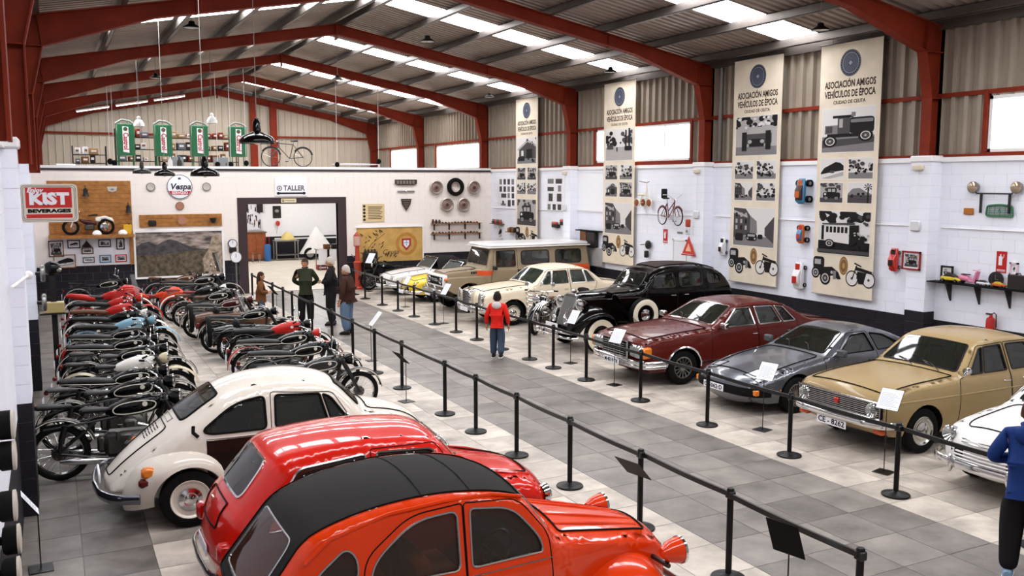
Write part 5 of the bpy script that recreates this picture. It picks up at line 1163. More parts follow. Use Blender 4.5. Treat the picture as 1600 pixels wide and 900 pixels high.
# ================================================================ people
skin = mat('skin', '#b98768', .55, var=.05); shoe = mat('shoe_black', '#1b1817', .5)
def skin_mesh(nodes, edges, root, sub=2):
    bm = bmesh.new(); ly = bm.verts.layers.skin.verify(); vs = []
    for (p, r) in nodes:
        v = bm.verts.new(p); v[ly].radius = (r, r) if not hasattr(r, '__len__') else r; vs.append(v)
    vs[root][ly].use_root = True
    for a, b in edges: bm.edges.new((vs[a], vs[b]))
    me = bpy.data.meshes.new('skin'); bm.to_mesh(me); bm.free(); ob = bpy.data.objects.new('skin', me); COL.objects.link(ob)
    m = ob.modifiers.new('s', 'SKIN'); m.use_smooth_shade = True; m2 = ob.modifiers.new('u', 'SUBSURF'); m2.levels = sub; m2.render_levels = sub
    dg = bpy.context.evaluated_depsgraph_get(); ev = ob.evaluated_get(dg); out = bpy.data.meshes.new_from_object(ev)
    v = [tuple(q.co) for q in out.vertices]; f = [list(p.vertices) for p in out.polygons]; bpy.data.objects.remove(ob); bpy.data.meshes.remove(me); bpy.data.meshes.remove(out)
    return v, f
def person(name, label, loc, rz, h, jacket, trouser, hair, shoes=None, arms='down', long_hair=False, stout=1., hood=None, look=0., stride=0., shoe_sole=None, hair_full=1., cat='person', lean=0., hs=1.08):
    """local frame: faces +X, unit metres for a 1.75 m adult, scaled to h"""
    k = h/1.75; r = thing(name, label, cat, loc, rz, None, k); r.rotation_euler = (0, lean, rz); S = stout
    st = stride
    J = {'pel': (0,0,.95), 'sp': (.01,0,1.15), 'ch': (.0,0,1.36), 'nk': (.0,0,1.5), 'hd': (.02,0,1.57)}
    hipL, hipR = (0,.095,.92), (0,-.095,.92); kL, kR = (.03+st*.5,.11,.5), (.03-st*.3,-.11,.5); aL, aR = (-.02+st,.115,.09), (-.02-st,-.115,.09+.04*(st > 0))
    shL, shR = (0,.165*S,1.40), (0,-.165*S,1.40)
    def arm(sg):
        if arms == 'back': return (-.08,sg*.30*S,1.16), (-.20,sg*.07,1.0)
        if arms == 'front': return (.02,sg*.29*S,1.15), (.24,sg*.1,1.12)
        if arms == 'pocket': return (-.06,sg*.31*S,1.15), (.10,sg*.20,.98)
        return (-.03,sg*(.25*S+.02),1.14), (.05,sg*(.26*S+.02),.88)
    eL, wL = arm(1); eR, wR = arm(-1)
    # body: one continuous skinned figure plus head and hands in the same mesh
    nodes = [(J['pel'],.09*S),(J['sp'],.08*S),(J['ch'],.075*S),(J['nk'],.055),(J['hd'],.06),(hipL,.07),(kL,.05),(aL,.04),(hipR,.07),(kR,.05),(aR,.04),(tuple(V(*shL)*[1,.85,.975]),.04),(eL,.036),(wL,.028),(tuple(V(*shR)*[1,.85,.975]),.04),(eR,.036),(wR,.028),((aL[0]+.12,aL[1]+.01,.04),.04),((aR[0]+.12,aR[1]-.01,.04+.04*(st > 0)),.04)]
    edges = [(0,1),(1,2),(2,3),(3,4),(0,5),(5,6),(6,7),(0,8),(8,9),(9,10),(2,11),(11,12),(12,13),(2,14),(14,15),(15,16),(7,17),(10,18)]
    v, f = skin_mesh(nodes, edges, 0); mb = MB(); mb.add(v, f)
    # head with face
    hm = MB(); hm.M = Matrix.Translation((.02,0,1.625)) @ Matrix.Rotation(look, 4, 'Z') @ Matrix.Scale(hs, 4); vs = []; fs = []; nu, nv = 20, 14
    for j in range(nv+1):
        t = math.pi*j/nv
        for i in range(nu):
            a = 2*math.pi*i/nu; x, y, z = math.sin(t)*math.cos(a), math.sin(t)*math.sin(a), -math.cos(t)
            w = 1-.22*max(0,-z)**1.2; px_, py_, pz_ = x*.098*(1-.1*max(0,-z))+.012*max(0,-z)*(x > 0), y*.076*w, z*.125
            vs.append((px_,py_,pz_))
    for j in range(nv):
        for i in range(nu): fs.append((j*nu+i, j*nu+(i+1) % nu, (j+1)*nu+(i+1) % nu, (j+1)*nu+i))
    hm.add(vs, fs); hm.add([(.09,-.012,.02),(.09,.012,.02),(.122,0,-.03),(.085,-.02,-.035),(.085,.02,-.035)],[(0,1,2),(0,2,3),(1,4,2),(2,4,3)])
    for sg in (1,-1): hm.ell((-.005,sg*.078,-.01),(.022,.012,.034),10,6)
    hm.ell((.088,0,-.072),(.012,.026,.008),8,5)
    def hand(p, e, sg):
        d = nrm(np.array(p)-np.array(e)); q = np.array(p)+d*.06; hb = MB(); u = nrm(np.cross(d, (0,1,0) if abs(d[1]) < .8 else (1,0,0))); w = np.cross(d, u)
        hb.tube([np.array(p)-d*.01, np.array(p)+d*.03, q+d*.03],[.026,.036,.034],8,flat=(1,.5))
        for i, ln in enumerate((.07,.08,.075,.06)):
            o = q+d*.03+u*(.024-.016*i); hb.tube([o-d*.01, o+d*ln*.55, o+d*ln*.9+w*sg*.02],[.0085,.008,.006],6)
        hb.tube([np.array(p)+d*.03+u*.03, np.array(p)+d*.07+u*.05, np.array(p)+d*.1+u*.05+w*sg*.01],[.011,.01,.008],6); return hb
    for p, e, sg in ((wL,eL,1),(wR,eR,-1)): hb = hand(p,e,sg); mb.add(hb.v, hb.f)
    mb.add(hm.v, hm.f); mb.build('body', skin, r, 60)
    eb = MB(); eb.M = hm.M
    for sg in (1,-1): eb.ell((.084,sg*.033,.012),(.01,.014,.008),8,6)
    eb.build('eyes', mat('eye_dark','#2a201c',.3), r)
    # hair
    hb = MB(); hb.M = hm.M; vs = []; fs = []
    for j in range(9):
        t = math.pi*(.5+.5*j/8)
        for i in range(nu):
            a = 2*math.pi*i/nu; x, y, z = math.sin(t)*math.cos(a), math.sin(t)*math.sin(a), -math.cos(t); low = (.0 if math.cos(a) < .35 else .045)-(.05 if math.cos(a) < -.2 else 0)
            z2 = max(z*.137, low if j < 3 else -9) if j < 3 else z*.137; sc_ = 1.08
            vs.append((x*.1*sc_-.004, y*.079*sc_, z2-(.055*(1-j/3)*max(0,-math.cos(a)) if j < 3 else 0)))
    for j in range(8):
        for i in range(nu): fs.append((j*nu+i, j*nu+(i+1) % nu, (j+1)*nu+(i+1) % nu, (j+1)*nu+i))
    hb.add(vs, fs)
    if long_hair: hb.tube([(-.03,0,.06),(-.06,0,-.06),(-.07,0,-.2),(-.06,0,-.32)],[.09,.1,.1,.05],12,flat=(1,.62))
    hb.build('hair', hair, r)
    # jacket and trousers as clothing over the body
    nodes = [((0,0,.88),(.155*S,.165*S)),((.01*S,0,1.0),(.16*S,.17*S)),(J['sp'],(.155*S,.165*S)),(J['ch'],(.145*S,.17*S)),((0,0,1.49),.075),(shL,.085),(eL,.068),(tuple(np.array(eL)*.12+np.array(wL)*.88),.052),(shR,.085),(eR,.068),(tuple(np.array(eR)*.12+np.array(wR)*.88),.052)]
    v, f = skin_mesh(nodes, [(0,1),(1,2),(2,3),(3,4),(3,5),(5,6),(6,7),(3,8),(8,9),(9,10)], 1); jb = MB(); jb.add(v, f); j_ = jb.build('jacket', jacket, r, 60)
    MB().tube([(.0+.07*math.cos(a),.075*math.sin(a),1.515) for a in np.linspace(0,2*math.pi,14)[:-1]],.018,6,True).build('collar', hood or jacket, j_)
    if hood: MB().ell((-.11,0,1.44),(.06,.13,.1),14,10).build('hood', hood, j_)
    nodes = [((0,0,.97),.14*S),((0,0,.9),.135*S),(hipL,.125*S),(kL,.105*S),((aL[0],aL[1],aL[2]-.01),.085),(hipR,.125*S),(kR,.105*S),((aR[0],aR[1],aR[2]-.01),.085)]
    v, f = skin_mesh(nodes, [(0,1),(1,2),(2,3),(3,4),(1,5),(5,6),(6,7)], 0); tb = MB(); tb.add(v, f); tb.build('trousers', trouser, r, 60)
    for a in (aL, aR):
        z0 = a[2]-.09; s_ = loft([(a[0]-.08,z0+.05,.03,.045),(a[0]-.05,z0+.055,.045,.055),(a[0]+.04,z0+.055,.048,.055),(a[0]+.13,z0+.04,.05,.04),(a[0]+.19,z0+.025,.03,.024)],12); s_.M = None
        for i in range(len(s_.v)): s_.v[i] = (s_.v[i][0], s_.v[i][1]+a[1], s_.v[i][2])
        o = s_.build('shoe', shoes or shoe, r)
        if shoe_sole: MB().rbox(a[0]-.085,a[1]-.05,z0,a[0]+.19,a[1]+.05,z0+.025,.01).build('sole', shoe_sole, o)
    return r
greyhair = mat('grey_hair','#b5aca2',.8); darkhair = mat('dark_hair','#241a16',.7); brownhair = mat('brown_hair','#3a241a',.7)
black_cloth = mat('black_cloth','#1c191b',.8); jeans = mat('blue_jeans','#5d7088',.85,var=.1); djeans = mat('dark_jeans','#3c4a5c',.85,var=.15)
person('person','man in dark green jacket and black trousers, hands behind back',(5.98,23.95,0),-1.9,1.76,mat('green_jacket','#2f3222',.7),black_cloth,mat('short_brown_hair','#3b2a22',.7),arms='back',stout=1.08,look=-.3)
person('person','grey-haired man in black jacket and black trousers facing the man in green',(6.55,23.5,0),2.75,1.8,black_cloth,mat('black_trousers','#1a1817',.8),greyhair,arms='front',stout=1.15)
person('person','stout grey-haired man in brown jacket and blue jeans by the barrier',(6.5,21.9,0),2.45,1.72,mat('brown_jacket','#3b241b',.75),jeans,greyhair,stout=1.22)
person('person','dark-haired girl in brown top behind the sidecar screen',(4.78,23.85,0),-.2,1.46,mat('brown_top','#6d4326',.8),djeans,brownhair,long_hair=True,arms='front')
person('person','boy in red hooded jacket and jeans walking beside the barrier',(8.46,17.38,0),.95,1.42,mat('red_jacket','#d3231a',.7),djeans,darkhair,stout=1.06,hood=mat('pale_hood','#cfc6c4',.8),stride=.1,shoe_sole=whitep,look=.1,hs=1.28)
person('person','person in blue jacket and black trousers at the lower edge of the aisle',(8.12,5.22,0),.55,1.76,mat('blue_jacket','#16316b',.6),black_cloth,brownhair,shoes=mat('blue_sneaker','#7f9bb3',.6),stout=1.1,arms='front',long_hair=False,shoe_sole=whitep,hood=mat('blue_jacket','#16316b'))
# ================================================================ things on the walls
def RW(y, z, off=.012): return frame_matrix((XR-off, y, z), (0,-1,0), (0,0,1))
def BW(x, z, off=.012): return frame_matrix((x, YB-off, z), (1,0,0), (0,0,1))
def wthing(name, label, cat, M_, group=None):
    o = thing(name, label, cat, (0,0,0), 0, group); o.matrix_world = M_; return o
def slab(par, name, m, x0, y0, x1, y1, z0=0., z1=.01, b=0.):
    mb = MB(); (mb.rbox(x0,y0,z0,x1,y1,z1,b) if b else mb.box(x0,y0,z0,x1,y1,z1)); return mb.build(name, m, par, None if not b else 40)
def flat(mb, poly, z, mi=0): mb.add([(a,b,z) for a,b in poly], [list(range(len(poly)))], mi)
def txt(par, s, size, x, y, z, m, name='lettering', **k): return text_mb(s, size, None, Matrix.Translation((x,y,z)), .0015, **k).build(name, m, par, None)
def rrect(x0,y0,x1,y1,r,n=5): return [p[:2] for p in rpoly([(x0,y0,r),(x1,y0,r),(x1,y1,r),(x0,y1,r)],True,n)]
GR = [mat('print_tone_%d' % i, c, .6) for i, c in enumerate(('#1d1a1b','#4a4647','#7d797a','#aca7a5','#d9d5d2'))]
def C_(x, y, r, n=16): return [(x+r*math.cos(2*math.pi*i/n), y+r*math.sin(2*math.pi*i/n)) for i in range(n)]
def rect(a,b,c,d): return [(a,b),(c,b),(c,d),(a,d)]
def wheelpic(x,y,r): return [(0,C_(x,y,r)),(4,C_(x,y,r*.68)),(1,C_(x,y,r*.55)),(3,C_(x,y,r*.18))]
def blobs(seed, x0,y0,x1,y1, n, tone, rmin=.02, rmax=.06):
    rr = random.Random(seed); return [(tone, C_(rr.uniform(x0,x1), rr.uniform(y0,y1), rr.uniform(rmin,rmax), 9)) for _ in range(n)]
def pic(kind, seed=0):
    rr = random.Random(seed); S = []
    if kind == 'truck':
        S = [(4,rect(0,.35,1,1)),(2,rect(0,0,1,.36)),(1,[(0,.1),(1,.2),(1,.32),(0,.28)]),(0,rrect(.52,.42,.99,.78,.08)),(2,rrect(.55,.66,.97,.74,.03)),(0,rect(.2,.78,.6,.84)),(1,rect(.3,.36,.54,.78)),(3,rect(.33,.56,.4,.76)),(2,rect(.05,.42,.3,.62)),(1,rect(.07,.44,.2,.6)),(0,rect(.1,.34,.95,.42)),(2,rect(.56,.8,.64,.9))]+wheelpic(.16,.25,.14)+wheelpic(.84,.36,.14)
    elif kind == 'bus':
        S = [(4,rect(0,.3,1,1)),(0,rect(0,0,1,.3))]+blobs(1,0,.75,.35,1,14,0,.04,.1)+blobs(2,.45,.75,1,1,22,0,.04,.1)+blobs(4,.5,.7,1,.95,10,1,.02,.05)+[(4,[(.12,.3),(.62,.25),(.62,.66),(.12,.64)]),(1,[(.08,.68),(.72,.7),(.72,.75),(.08,.71)])]+[(0,rect(.16+.075*k,.5,.21+.075*k,.64)) for k in range(6)]+[(0,[(.62,.25),(.8,.3),(.8,.7),(.62,.68)]),(0,rect(.07,.32,.12,.66))]+blobs(7,.64,.12,1,.5,22,0,.03,.07)+blobs(8,.66,.46,.98,.52,7,3,.015,.03)+wheelpic(.24,.24,.1)+[(1,rect(.0,.02,1,.1))]
    elif kind == 'hill': S = [(4,rect(0,0,1,1)),(0,[(0,.3),(.15,.55),(.4,.7),(.65,.85),(.85,.8),(1,.65),(1,.42),(.6,.35),(0,.22)]),(3,[(0,0),(1,.35),(1,.15),(.4,0)]),(1,rrect(.4,.28,.6,.42,.05))]
    elif kind == 'palm': S = [(4,rect(0,0,1,1)),(2,[(0,.45),(.2,.72),(.5,.75),(.8,.55),(1,.45),(1,.3),(0,.3)]),(1,rect(0,0,1,.4)),(0,rect(.82,0,.88,.8))]+[(0,[(.85,.8),(.85+.2*math.cos(a),.8+.2*math.sin(a)),(.85+.16*math.cos(a+.35),.8+.16*math.sin(a+.35))]) for a in np.linspace(0,5.5,8)]+blobs(seed,.05,.3,.7,.5,8,0,.03,.07)
    elif kind == 'street':
        S = [(4,rect(0,0,1,1)),(2,rect(0,0,1,.26)),(1,[(0,.2),(.42,.3),(.42,.8),(.3,.98),(0,1)]),(2,[(.42,.3),(.6,.34),(.58,.66),(.42,.8)]),(1,[(1,.1),(.78,.3),(.78,.5),(1,.8)]),(3,[(0,.86),(.35,.74),(.35,.8),(0,.94)])]
        for i in range(3):
            for j in range(3): S.append((0 if rr.random() < .6 else 3, rect(.05+.12*i,.42+.17*j,.1+.12*i,.53+.17*j)))
        S += [(0,rrect(.05,.12,.25,.32,.05)),(0,rrect(.32,.14,.6,.34,.08)),(3,rect(.37,.25,.55,.31)),(0,rrect(.62,.2,.74,.32,.04)),(3,C_(.37,.2,.025)),(3,C_(.55,.2,.025))]
    elif kind == 'men':
        S = [(3,rect(0,0,1,1)),(2,rect(0,0,1,.22))]+blobs(5,0,.72,1,1,26,0,.03,.08)+blobs(6,0,.72,1,1,12,4,.02,.05)+[(1,rect(.18,.3,.88,.55)),(3,rect(.28,.55,.72,.72)),(0,rect(.34,.22,.7,.42)),(3,C_(.36,.35,.05)),(3,C_(.66,.35,.05)),(0,rect(.16,.12,.28,.6)),(3,C_(.22,.64,.04)),(0,rect(.74,.14,.86,.62)),(3,C_(.8,.66,.04))]
    elif kind == 'square':
        S = [(4,rect(0,0,1,1)),(3,rect(0,0,1,.42))]+blobs(9,0,.5,.4,.9,20,0,.04,.09)+blobs(10,.55,.55,1,.9,20,1,.03,.08)+[(0,rect(.86,.4,.92,1)),(0,rect(.74,.42,.79,.95)),(0,rrect(.72,.3,.98,.44,.05)),(0,rect(.42,.28,.46,.42)),(1,rect(.06,.36,.3,.5))]
    elif kind == 'car': S = [(3,rect(0,0,1,1)),(1,rect(0,0,1,.24))]+blobs(seed,0,.65,1,1,14,1,.05,.1)+[(0,rrect(.14,.22,.9,.52,.1)),(0,rrect(.3,.5,.75,.76,.1)),(3,rect(.36,.54,.5,.7)),(3,rect(.54,.54,.68,.7)),(4,C_(.24,.42,.05))]+wheelpic(.28,.22,.1)+wheelpic(.74,.22,.1)
    elif kind == 'house': S = [(4,rect(0,0,1,1)),(2,rect(0,0,1,.2)),(1,[(.1,.2),(.1,.6),(.55,.85),(1,.65),(1,.2)]),(3,[(.0,.56),(.55,.92),(1,.7),(1,.62),(.55,.82),(.05,.5)]),(0,rect(.5,.2,.8,.55)),(4,rect(.22,.3,.34,.5)),(0,rect(.05,.1,.4,.26))]+blobs(seed,.5,.08,.95,.3,10,0,.03,.06)+blobs(seed+1,.5,.6,1,.95,8,1,.03,.06)
    elif kind == 'crowd': S = [(4,rect(0,0,1,1)),(2,rect(0,0,1,.3))]+blobs(seed,0,.2,1,.7,22,0,.04,.1)+blobs(seed+3,.1,.3,.9,.8,14,3,.03,.06)+blobs(seed+5,0,.6,1,.95,8,1,.05,.1)
    return S
def photo(par, x0, y0, x1, y1, kind, seed=0, z=.003, border=.02):
    slab(par, 'photo_border', mat('photo_border','#e4ddd3',.6), x0-border, y0-border, x1+border, y1+border, z-.001, z)
    o = None; w, h = x1-x0, y1-y0; mb = MB(); zz = z+.0006
    flat(mb, rect(x0,y0,x1,y1), zz, 3)
    for t, P in pic(kind, seed):
        zz += .00025; flat(mb, [(x0+w*min(1,max(0,a)), y0+h*min(1,max(0,b))) for a, b in P], zz, t)
    return mb.build('photo_print', GR, par, None)
bann = mat('banner_cloth', '#e3d5c0', .75, var=.12, scale=1.8); navy = mat('emblem_navy', '#1d212e', .5); emb2 = mat('emblem_grey', '#8b90a0', .5); sepia = mat('banner_print_brown','#3b2d26',.7); gold = mat('medal_gold','#7d5a35',.5)
def banner(y, label, kinds, xoff=.12):
    w, h = 1.64, 5.33; b = wthing('banner', label, 'banner', RW(y, 6.68-h, xoff), 'hanging banners on the cladding'); b_ = slab(b, 'cloth', bann, -w/2, 0, w/2, h, -.004, .0)
    MB().cyl((-w/2-.03,h,0),(w/2+.03,h,0),.015,n=8).build('top_rod', alu, b); MB().cyl((-w/2-.02,0,0),(w/2+.02,0,0),.012,n=8).build('bottom_rod', mat('rod_grey','#9a9590',.5), b)
    for sx in (-.5,.5): MB().tube([(sx,h,0),(sx,h+.1,0),(sx,h+.1,-xoff-.02)],.005,5).build('cord', black, b)
    cy = h*(1-.082); m = MB(); m.lathe([(0,.001),(.275,.001),(.275,.003),(0,.003)],(0,cy,0),(0,0,1),40); e = m.build('emblem', navy, b); m = MB()
    m.lathe([(.2,.004),(.215,.004)],(0,cy,0),(0,0,1),40); m.lathe([(0,.0045),(.055,.0045)],(0,cy,0),(0,0,1),4); m.lathe([(.26,.004),(.266,.004)],(0,cy,0),(0,0,1),40)
    for k in range(30): a = 2*math.pi*k/30; m.box(.238*math.cos(a)-.006,cy+.238*math.sin(a)-.006,.003,.238*math.cos(a)+.006,cy+.238*math.sin(a)+.006,.0042)
    m.build('emblem_ring', emb2, e, None); MB().lathe([(.06,.0042),(.19,.0042)],(0,cy,0),(0,0,1),40).build('emblem_disc', mat('emblem_slate','#474c5c',.5), e, None)
    txt(b,'ASOCIACIÓN AMIGOS',.2,0,h*.838,.001,sepia,width=1.36,bold=.006); txt(b,'VEHÍCULOS DE ÉPOCA',.2,0,h*.8,.001,sepia,width=1.36,bold=.006); txt(b,'CIUDAD DE CEUTA',.1,0,h*.769,.001,sepia,width=.86,bold=.002)
    k1, k2, s4 = kinds
    photo(b,-.7,h*.575,.7,h*.745,k1,1); photo(b,-.7,h*.17,.7,h*.34,k2,2)
    for i, (kd, sd) in enumerate(s4): x = -.7 if i % 2 == 0 else .07; yy = h*(.47 if i < 2 else .375); photo(b,x,yy,x+.63,yy+h*.078,kd,sd,border=.025)
    # vintage car, medal and motorcycle printed along the foot
    mb = MB(); z = .002
    def add(t, P, zz=[.002]): zz[0] += .0002; flat(mb, P, zz[0], t)
    cx, cyy = -.42, h*.075
    for t, P in [(0,rrect(-.82,cyy+.02,-.25,cyy+.2,.06)),(0,rrect(-.82,cyy+.15,-.5,cyy+.42,.09)),(3,rect(-.78,cyy+.25,-.6,cyy+.36)),(0,[(-.5,cyy+.2),(-.28,cyy+.22),(-.1,cyy+.12),(-.02,cyy-.02),(-.1,cyy-.04),(-.3,cyy+.05),(-.5,cyy+.05)]),(2,rect(-.24,cyy-.04,-.16,cyy+.14)),(3,C_(-.28,cyy+.1,.035)),(4,[(-.12,cyy-.08),(.0,cyy-.03),(.0,cyy-.01),(-.12,cyy-.06)])]+wheelpic(-.46,cyy-.04,.15)+wheelpic(-.74,cyy+.06,.12): add(t,P)
    for x in (.28,.72): add(0,C_(x,cyy+.02,.17,22)); add(4,C_(x,cyy+.02,.145,22)); add(1,C_(x,cyy+.02,.03))
    for P in ([(.28,cyy+.02),(.38,cyy+.3),(.41,cyy+.3),(.31,cyy+.02)],[(.36,cyy+.28),(.8,cyy+.2),(.8,cyy+.14),(.38,cyy+.2)],[(.4,cyy+.02),(.62,cyy+.02),(.66,cyy+.16),(.42,cyy+.18)],[(.34,cyy+.36),(.52,cyy+.3),(.52,cyy+.27),(.33,cyy+.33)],[(.45,cyy-.08),(.6,cyy-.08),(.62,cyy+.06),(.43,cyy+.06)]): add(0,P)
    mb.build('printed_vehicles', GR, b, None)
    m = MB(); m.M = Matrix.Translation((.04,h*.125,0)) @ Matrix.Diagonal((.7,1.15,1,1)); m.lathe([(0,.0018),(.17,.0018)],(0,0,0),(0,0,1),30); o = m.build('medal', gold, b, None); m2 = MB(); m2.M = m.M; m2.lathe([(.12,.0024),(.14,.0024)],(0,0,0),(0,0,1),30); m2.lathe([(0,.0024),(.06,.0024)],(0,0,0),(0,0,1),6); m2.build('medal_ring', mat('medal_light','#b08a58',.5), o, None)
    return b
banner(14.0,'tall beige banner with old tanker truck and bus photographs',('truck','bus',[('hill',1),('crowd',2),('car',3),('palm',4)]))
banner(16.78,'tall beige banner with two men before a lorry and a street photograph',('men','street',[('crowd',5),('crowd',6),('street',7),('crowd',8)]))
banner(22.6,'tall beige banner with tree-lined square photograph beside the wall window',('square','street',[('car',9),('crowd',10),('house',11),('car',12)]))
banner(28.4,'tall beige banner with house photograph nearest the back wall corner',('house','car',[('car',13),('car',14),('crowd',15),('crowd',16)]))
# conduits, boxes
def conduit(label, pts, r=.014): tag(MB().tube(pts,r,6).build('conduit', whitep), label, 'pipe')
conduit('thin white conduit running along the right wall below the banners',[(XR-.03,9,2.93),(XR-.03,11.7,2.93)]); conduit('white conduit on the wall between the two nearer white columns',[(XR-.03,12.3,2.93),(XR-.03,18.3,2.92)]); conduit('white conduit on the wall beyond the second white column',[(XR-.03,18.95,2.9),(XR-.03,25.0,2.85)])
conduit('short white conduit near the back corner of the right wall',[(XR-.03,25.6,2.84),(XR-.03,31.3,2.8)])
for k,(y,x,l) in enumerate([(12.05,XR-.32,'white junction box and cable on the nearest white column'),(18.7,XR-.32,'white junction box and cable above the red warning triangle'),(25.4,XR-.32,'white junction box and cable on the farthest white column')]):
    o = thing('junction_box', l, 'junction box', (x,y,2.95), 0, 'junction boxes on the columns'); MB().rbox(-.03,-.11,-.1,.02,.11,.1,.02).build('cover', mat('box_grey','#d8d8da',.5), o); MB().cyl((0,0,.1),(0,0,1.05),.008,n=6).build('cable', whitep, o)
    MB().rbox(-.05,-.12,1.05,.02,.12,1.16,.02).build('emergency_lamp', mat('lamp_cream','#d9cdb8',.5), o)
# picture boards
def picboard(y, z, w, h, label, cells):
    b = wthing('picture_board', label, 'picture board', RW(y, z), None); slab(b,'panel',paper,-w/2,-h/2,w/2,h/2,0,.008)
    for i,(x,yy,a,c) in enumerate(cells): slab(b,'picture',GR[1] if i % 3 else GR[2],x-a/2,yy-c/2,x+a/2,yy+c/2,.008,.011)
picboard(30.15,3.42,1.5,1.1,'white board with rows of small photographs near the back corner',[(-.5+.33*i,.36-.27*j,.2,.2) for j in range(2) for i in range(4)]+[(-.25,-.15,.42,.15),(.16,-.15,.18,.18),(.5,-.15,.2,.18),(-.3,-.4,.14,.12),(-.28,-.48,.4,.08),(.2,-.42,.24,.24),(.52,-.4,.2,.2)])
picboard(26.55,3.4,1.15,1.1,'white board with sparse small photographs left of the farthest column',[(-.3,.4,.4,.16),(.25,.4,.42,.16),(-.3,.14,.42,.14),(.3,.16,.2,.2),(-.3,-.14,.28,.26),(.28,-.14,.3,.26),(-.4,-.46,.2,.2),(-.05,-.46,.22,.2),(.3,-.46,.24,.2)])
o = wthing('whiteboard','large plain white panel between the farthest column and the banner','panel',RW(24.55,3.48)); slab(o,'panel',mat('board_white','#f3f3f8',.3),-1.0,-.58,1.0,.58,0,.02); MB().box(-1.02,-.6,0,1.02,-.58,.03).box(-1.02,.58,0,1.02,.6,.03).build('frame',whitep,o,None)
# bicycles / tricycle
def bicycle(name, label, M_, R=.33, wb=1.05, col=black, tyre=rubber, seat='plain', cat='bicycle', step=False, rim=chrome, high=0.):
    b = wthing(name, label, cat, M_)
    for x in (0, wb):
        t = MB().lathe([(R-.022,-.014),(R-.004,-.012),(R,0),(R-.004,.012),(R-.022,.014),(R-.022,-.014)],(x,0,R),(0,1,0),30).build('wheel',tyre,b); q = MB().lathe([(R-.03,-.012),(R-.02,-.012),(R-.02,.012),(R-.03,.012),(R-.03,-.012)],(x,0,R),(0,1,0),30)
        for k in range(16): a = 2*math.pi*k/16; q.cyl((x,.02*(-1)**k,R),(x+(R-.025)*math.cos(a),0,R+(R-.025)*math.sin(a)),.0018,n=3)
        q.build('rim',rim,t)
        MB().tube([(x+(R+.02)*math.cos(a),0,R+(R+.02)*math.sin(a)) for a in np.linspace(.6,2.9,10)],.016,6,flat=(.5,1.3)).build('mudguard',col,b)
    H_ = R*2+.12; bb = (wb*.42,0,R*.85); f = MB(); hd = (wb*.78,0,H_+.02); st = (wb*.3,0,H_-.02)
    f.tube([(0,.05,R),bb,(wb*.74,0,H_-.12)],.014,6); f.tube([(0,-.05,R),bb],.01,6); f.tube([bb,st],.014,6); f.tube([st,(0,.05,R)],.009,6); f.tube([st,(0,-.05,R)],.009,6)
    f.tube([st,hd] if not step else [(wb*.36,0,R*1.5),hd],.014,6); f.tube([(wb*.74,0,H_-.14),hd,(wb*.77,0,H_+.08)],.018,6); f.build('frame',col,b)
    for s_ in (.05,-.05): MB().tube([(wb*.76,s_,H_-.1),(wb,s_,R)],.01,6).build('fork_blade',col,b)
    h = MB().tube([(wb*.66-high*.4,-.28,H_+.1+high),(wb*.78,-.2,H_+.1+high),(wb*.8,0,H_+.06),(wb*.78,.2,H_+.1+high),(wb*.66-high*.4,.28,H_+.1+high)],.011,6).build('handlebar',chrome,b)
    MB().tube([st,(wb*.27,0,H_+.08)],.012,6).build('seat_post',chrome,b); s = loft([(wb*.27-.13,H_+.1,.05,.02),(wb*.27-.08,H_+.105,.09,.03),(wb*.27+.05,H_+.1,.04,.022),(wb*.27+.13,H_+.1,.015,.012)],10).build('saddle',leather,b)
    if seat == 'banana': MB().rbox(wb*.27-.17,-.09,H_+.1,wb*.27-.12,.09,H_+.36,.02).build('backrest',leather,s)
    MB().lathe([(.075,.03),(.08,.035),(.075,.04)],bb,(0,1,0),20).cyl((bb[0],.06,bb[2]),(bb[0]+.12,.06,bb[2]-.1),.008,n=5).cyl((bb[0],-.06,bb[2]),(bb[0]-.12,-.06,bb[2]+.1),.008,n=5).build('crank',steel,b); MB().rbox(bb[0]+.07,.06,bb[2]-.11,bb[0]+.17,.14,bb[2]-.09,.005).build('pedal',blackmatte,b)
    return b
def up_frame(o, u): u = nrm(u); v = V(0,0,1); w = np.cross(v, u); return Matrix(((u[0],w[0],0,o[0]),(u[1],w[1],0,o[1]),(u[2],w[2],1,o[2]),(0,0,0,1)))
bicycle('child_bicycle','dark red child bicycle with banana seat hung on the right wall',up_frame((XR-.2,20.3,2.62),(-.12,-1,0)),.25,.82,mat('bike_dark_red','#6b1c20',.35,coat=.4),rubber,'banana',high=.1,step=True)
bicycle('old_bicycle','old black roadster bicycle standing on top of the back wall',up_frame((7.93,YB+.14,4.29),(-1,0,0)),.33,1.1,black)
t = wthing('tricycle','small white and red child tricycle hung beside the child bicycle','tricycle',up_frame((XR-.2,21.5,3.08),(.1,-1,0)))
for x,y in ((.12,.12),(.5,.0),(.12,-.12)):
    w = MB().lathe([(.1,-.02),(.12,-.015),(.12,.015),(.1,.02)],(x,y,.12),(0,1,0),20).build('wheel',ivory,t); MB().lathe([(0,.02),(.06,.025),(.1,.01)],(x,y,.12),(0,1,0),20).lathe([(0,-.02),(.06,-.025),(.1,-.01)],(x,y,.12),(0,1,0),20).build('wheel_disc',mat('brown_disc','#8a4b35',.4),w)
MB().tube([(.12,0,.14),(.2,0,.3),(.36,0,.3),(.4,0,.55)],.016,6).tube([(.5,0,.12),(.4,0,.55),(.38,0,.68)],.014,6).tube([(.12,-.12,.12),(.12,.12,.12)],.012,6).build('frame',ivory,t); MB().rbox(.08,-.1,.32,.26,.1,.38,.03).build('saddle',ivory,t); MB().tube([(.3,-.2,.72),(.38,0,.68),(.3,.2,.72)],.011,6).build('handlebar',mat('brown_disc','#8a4b35'),t)
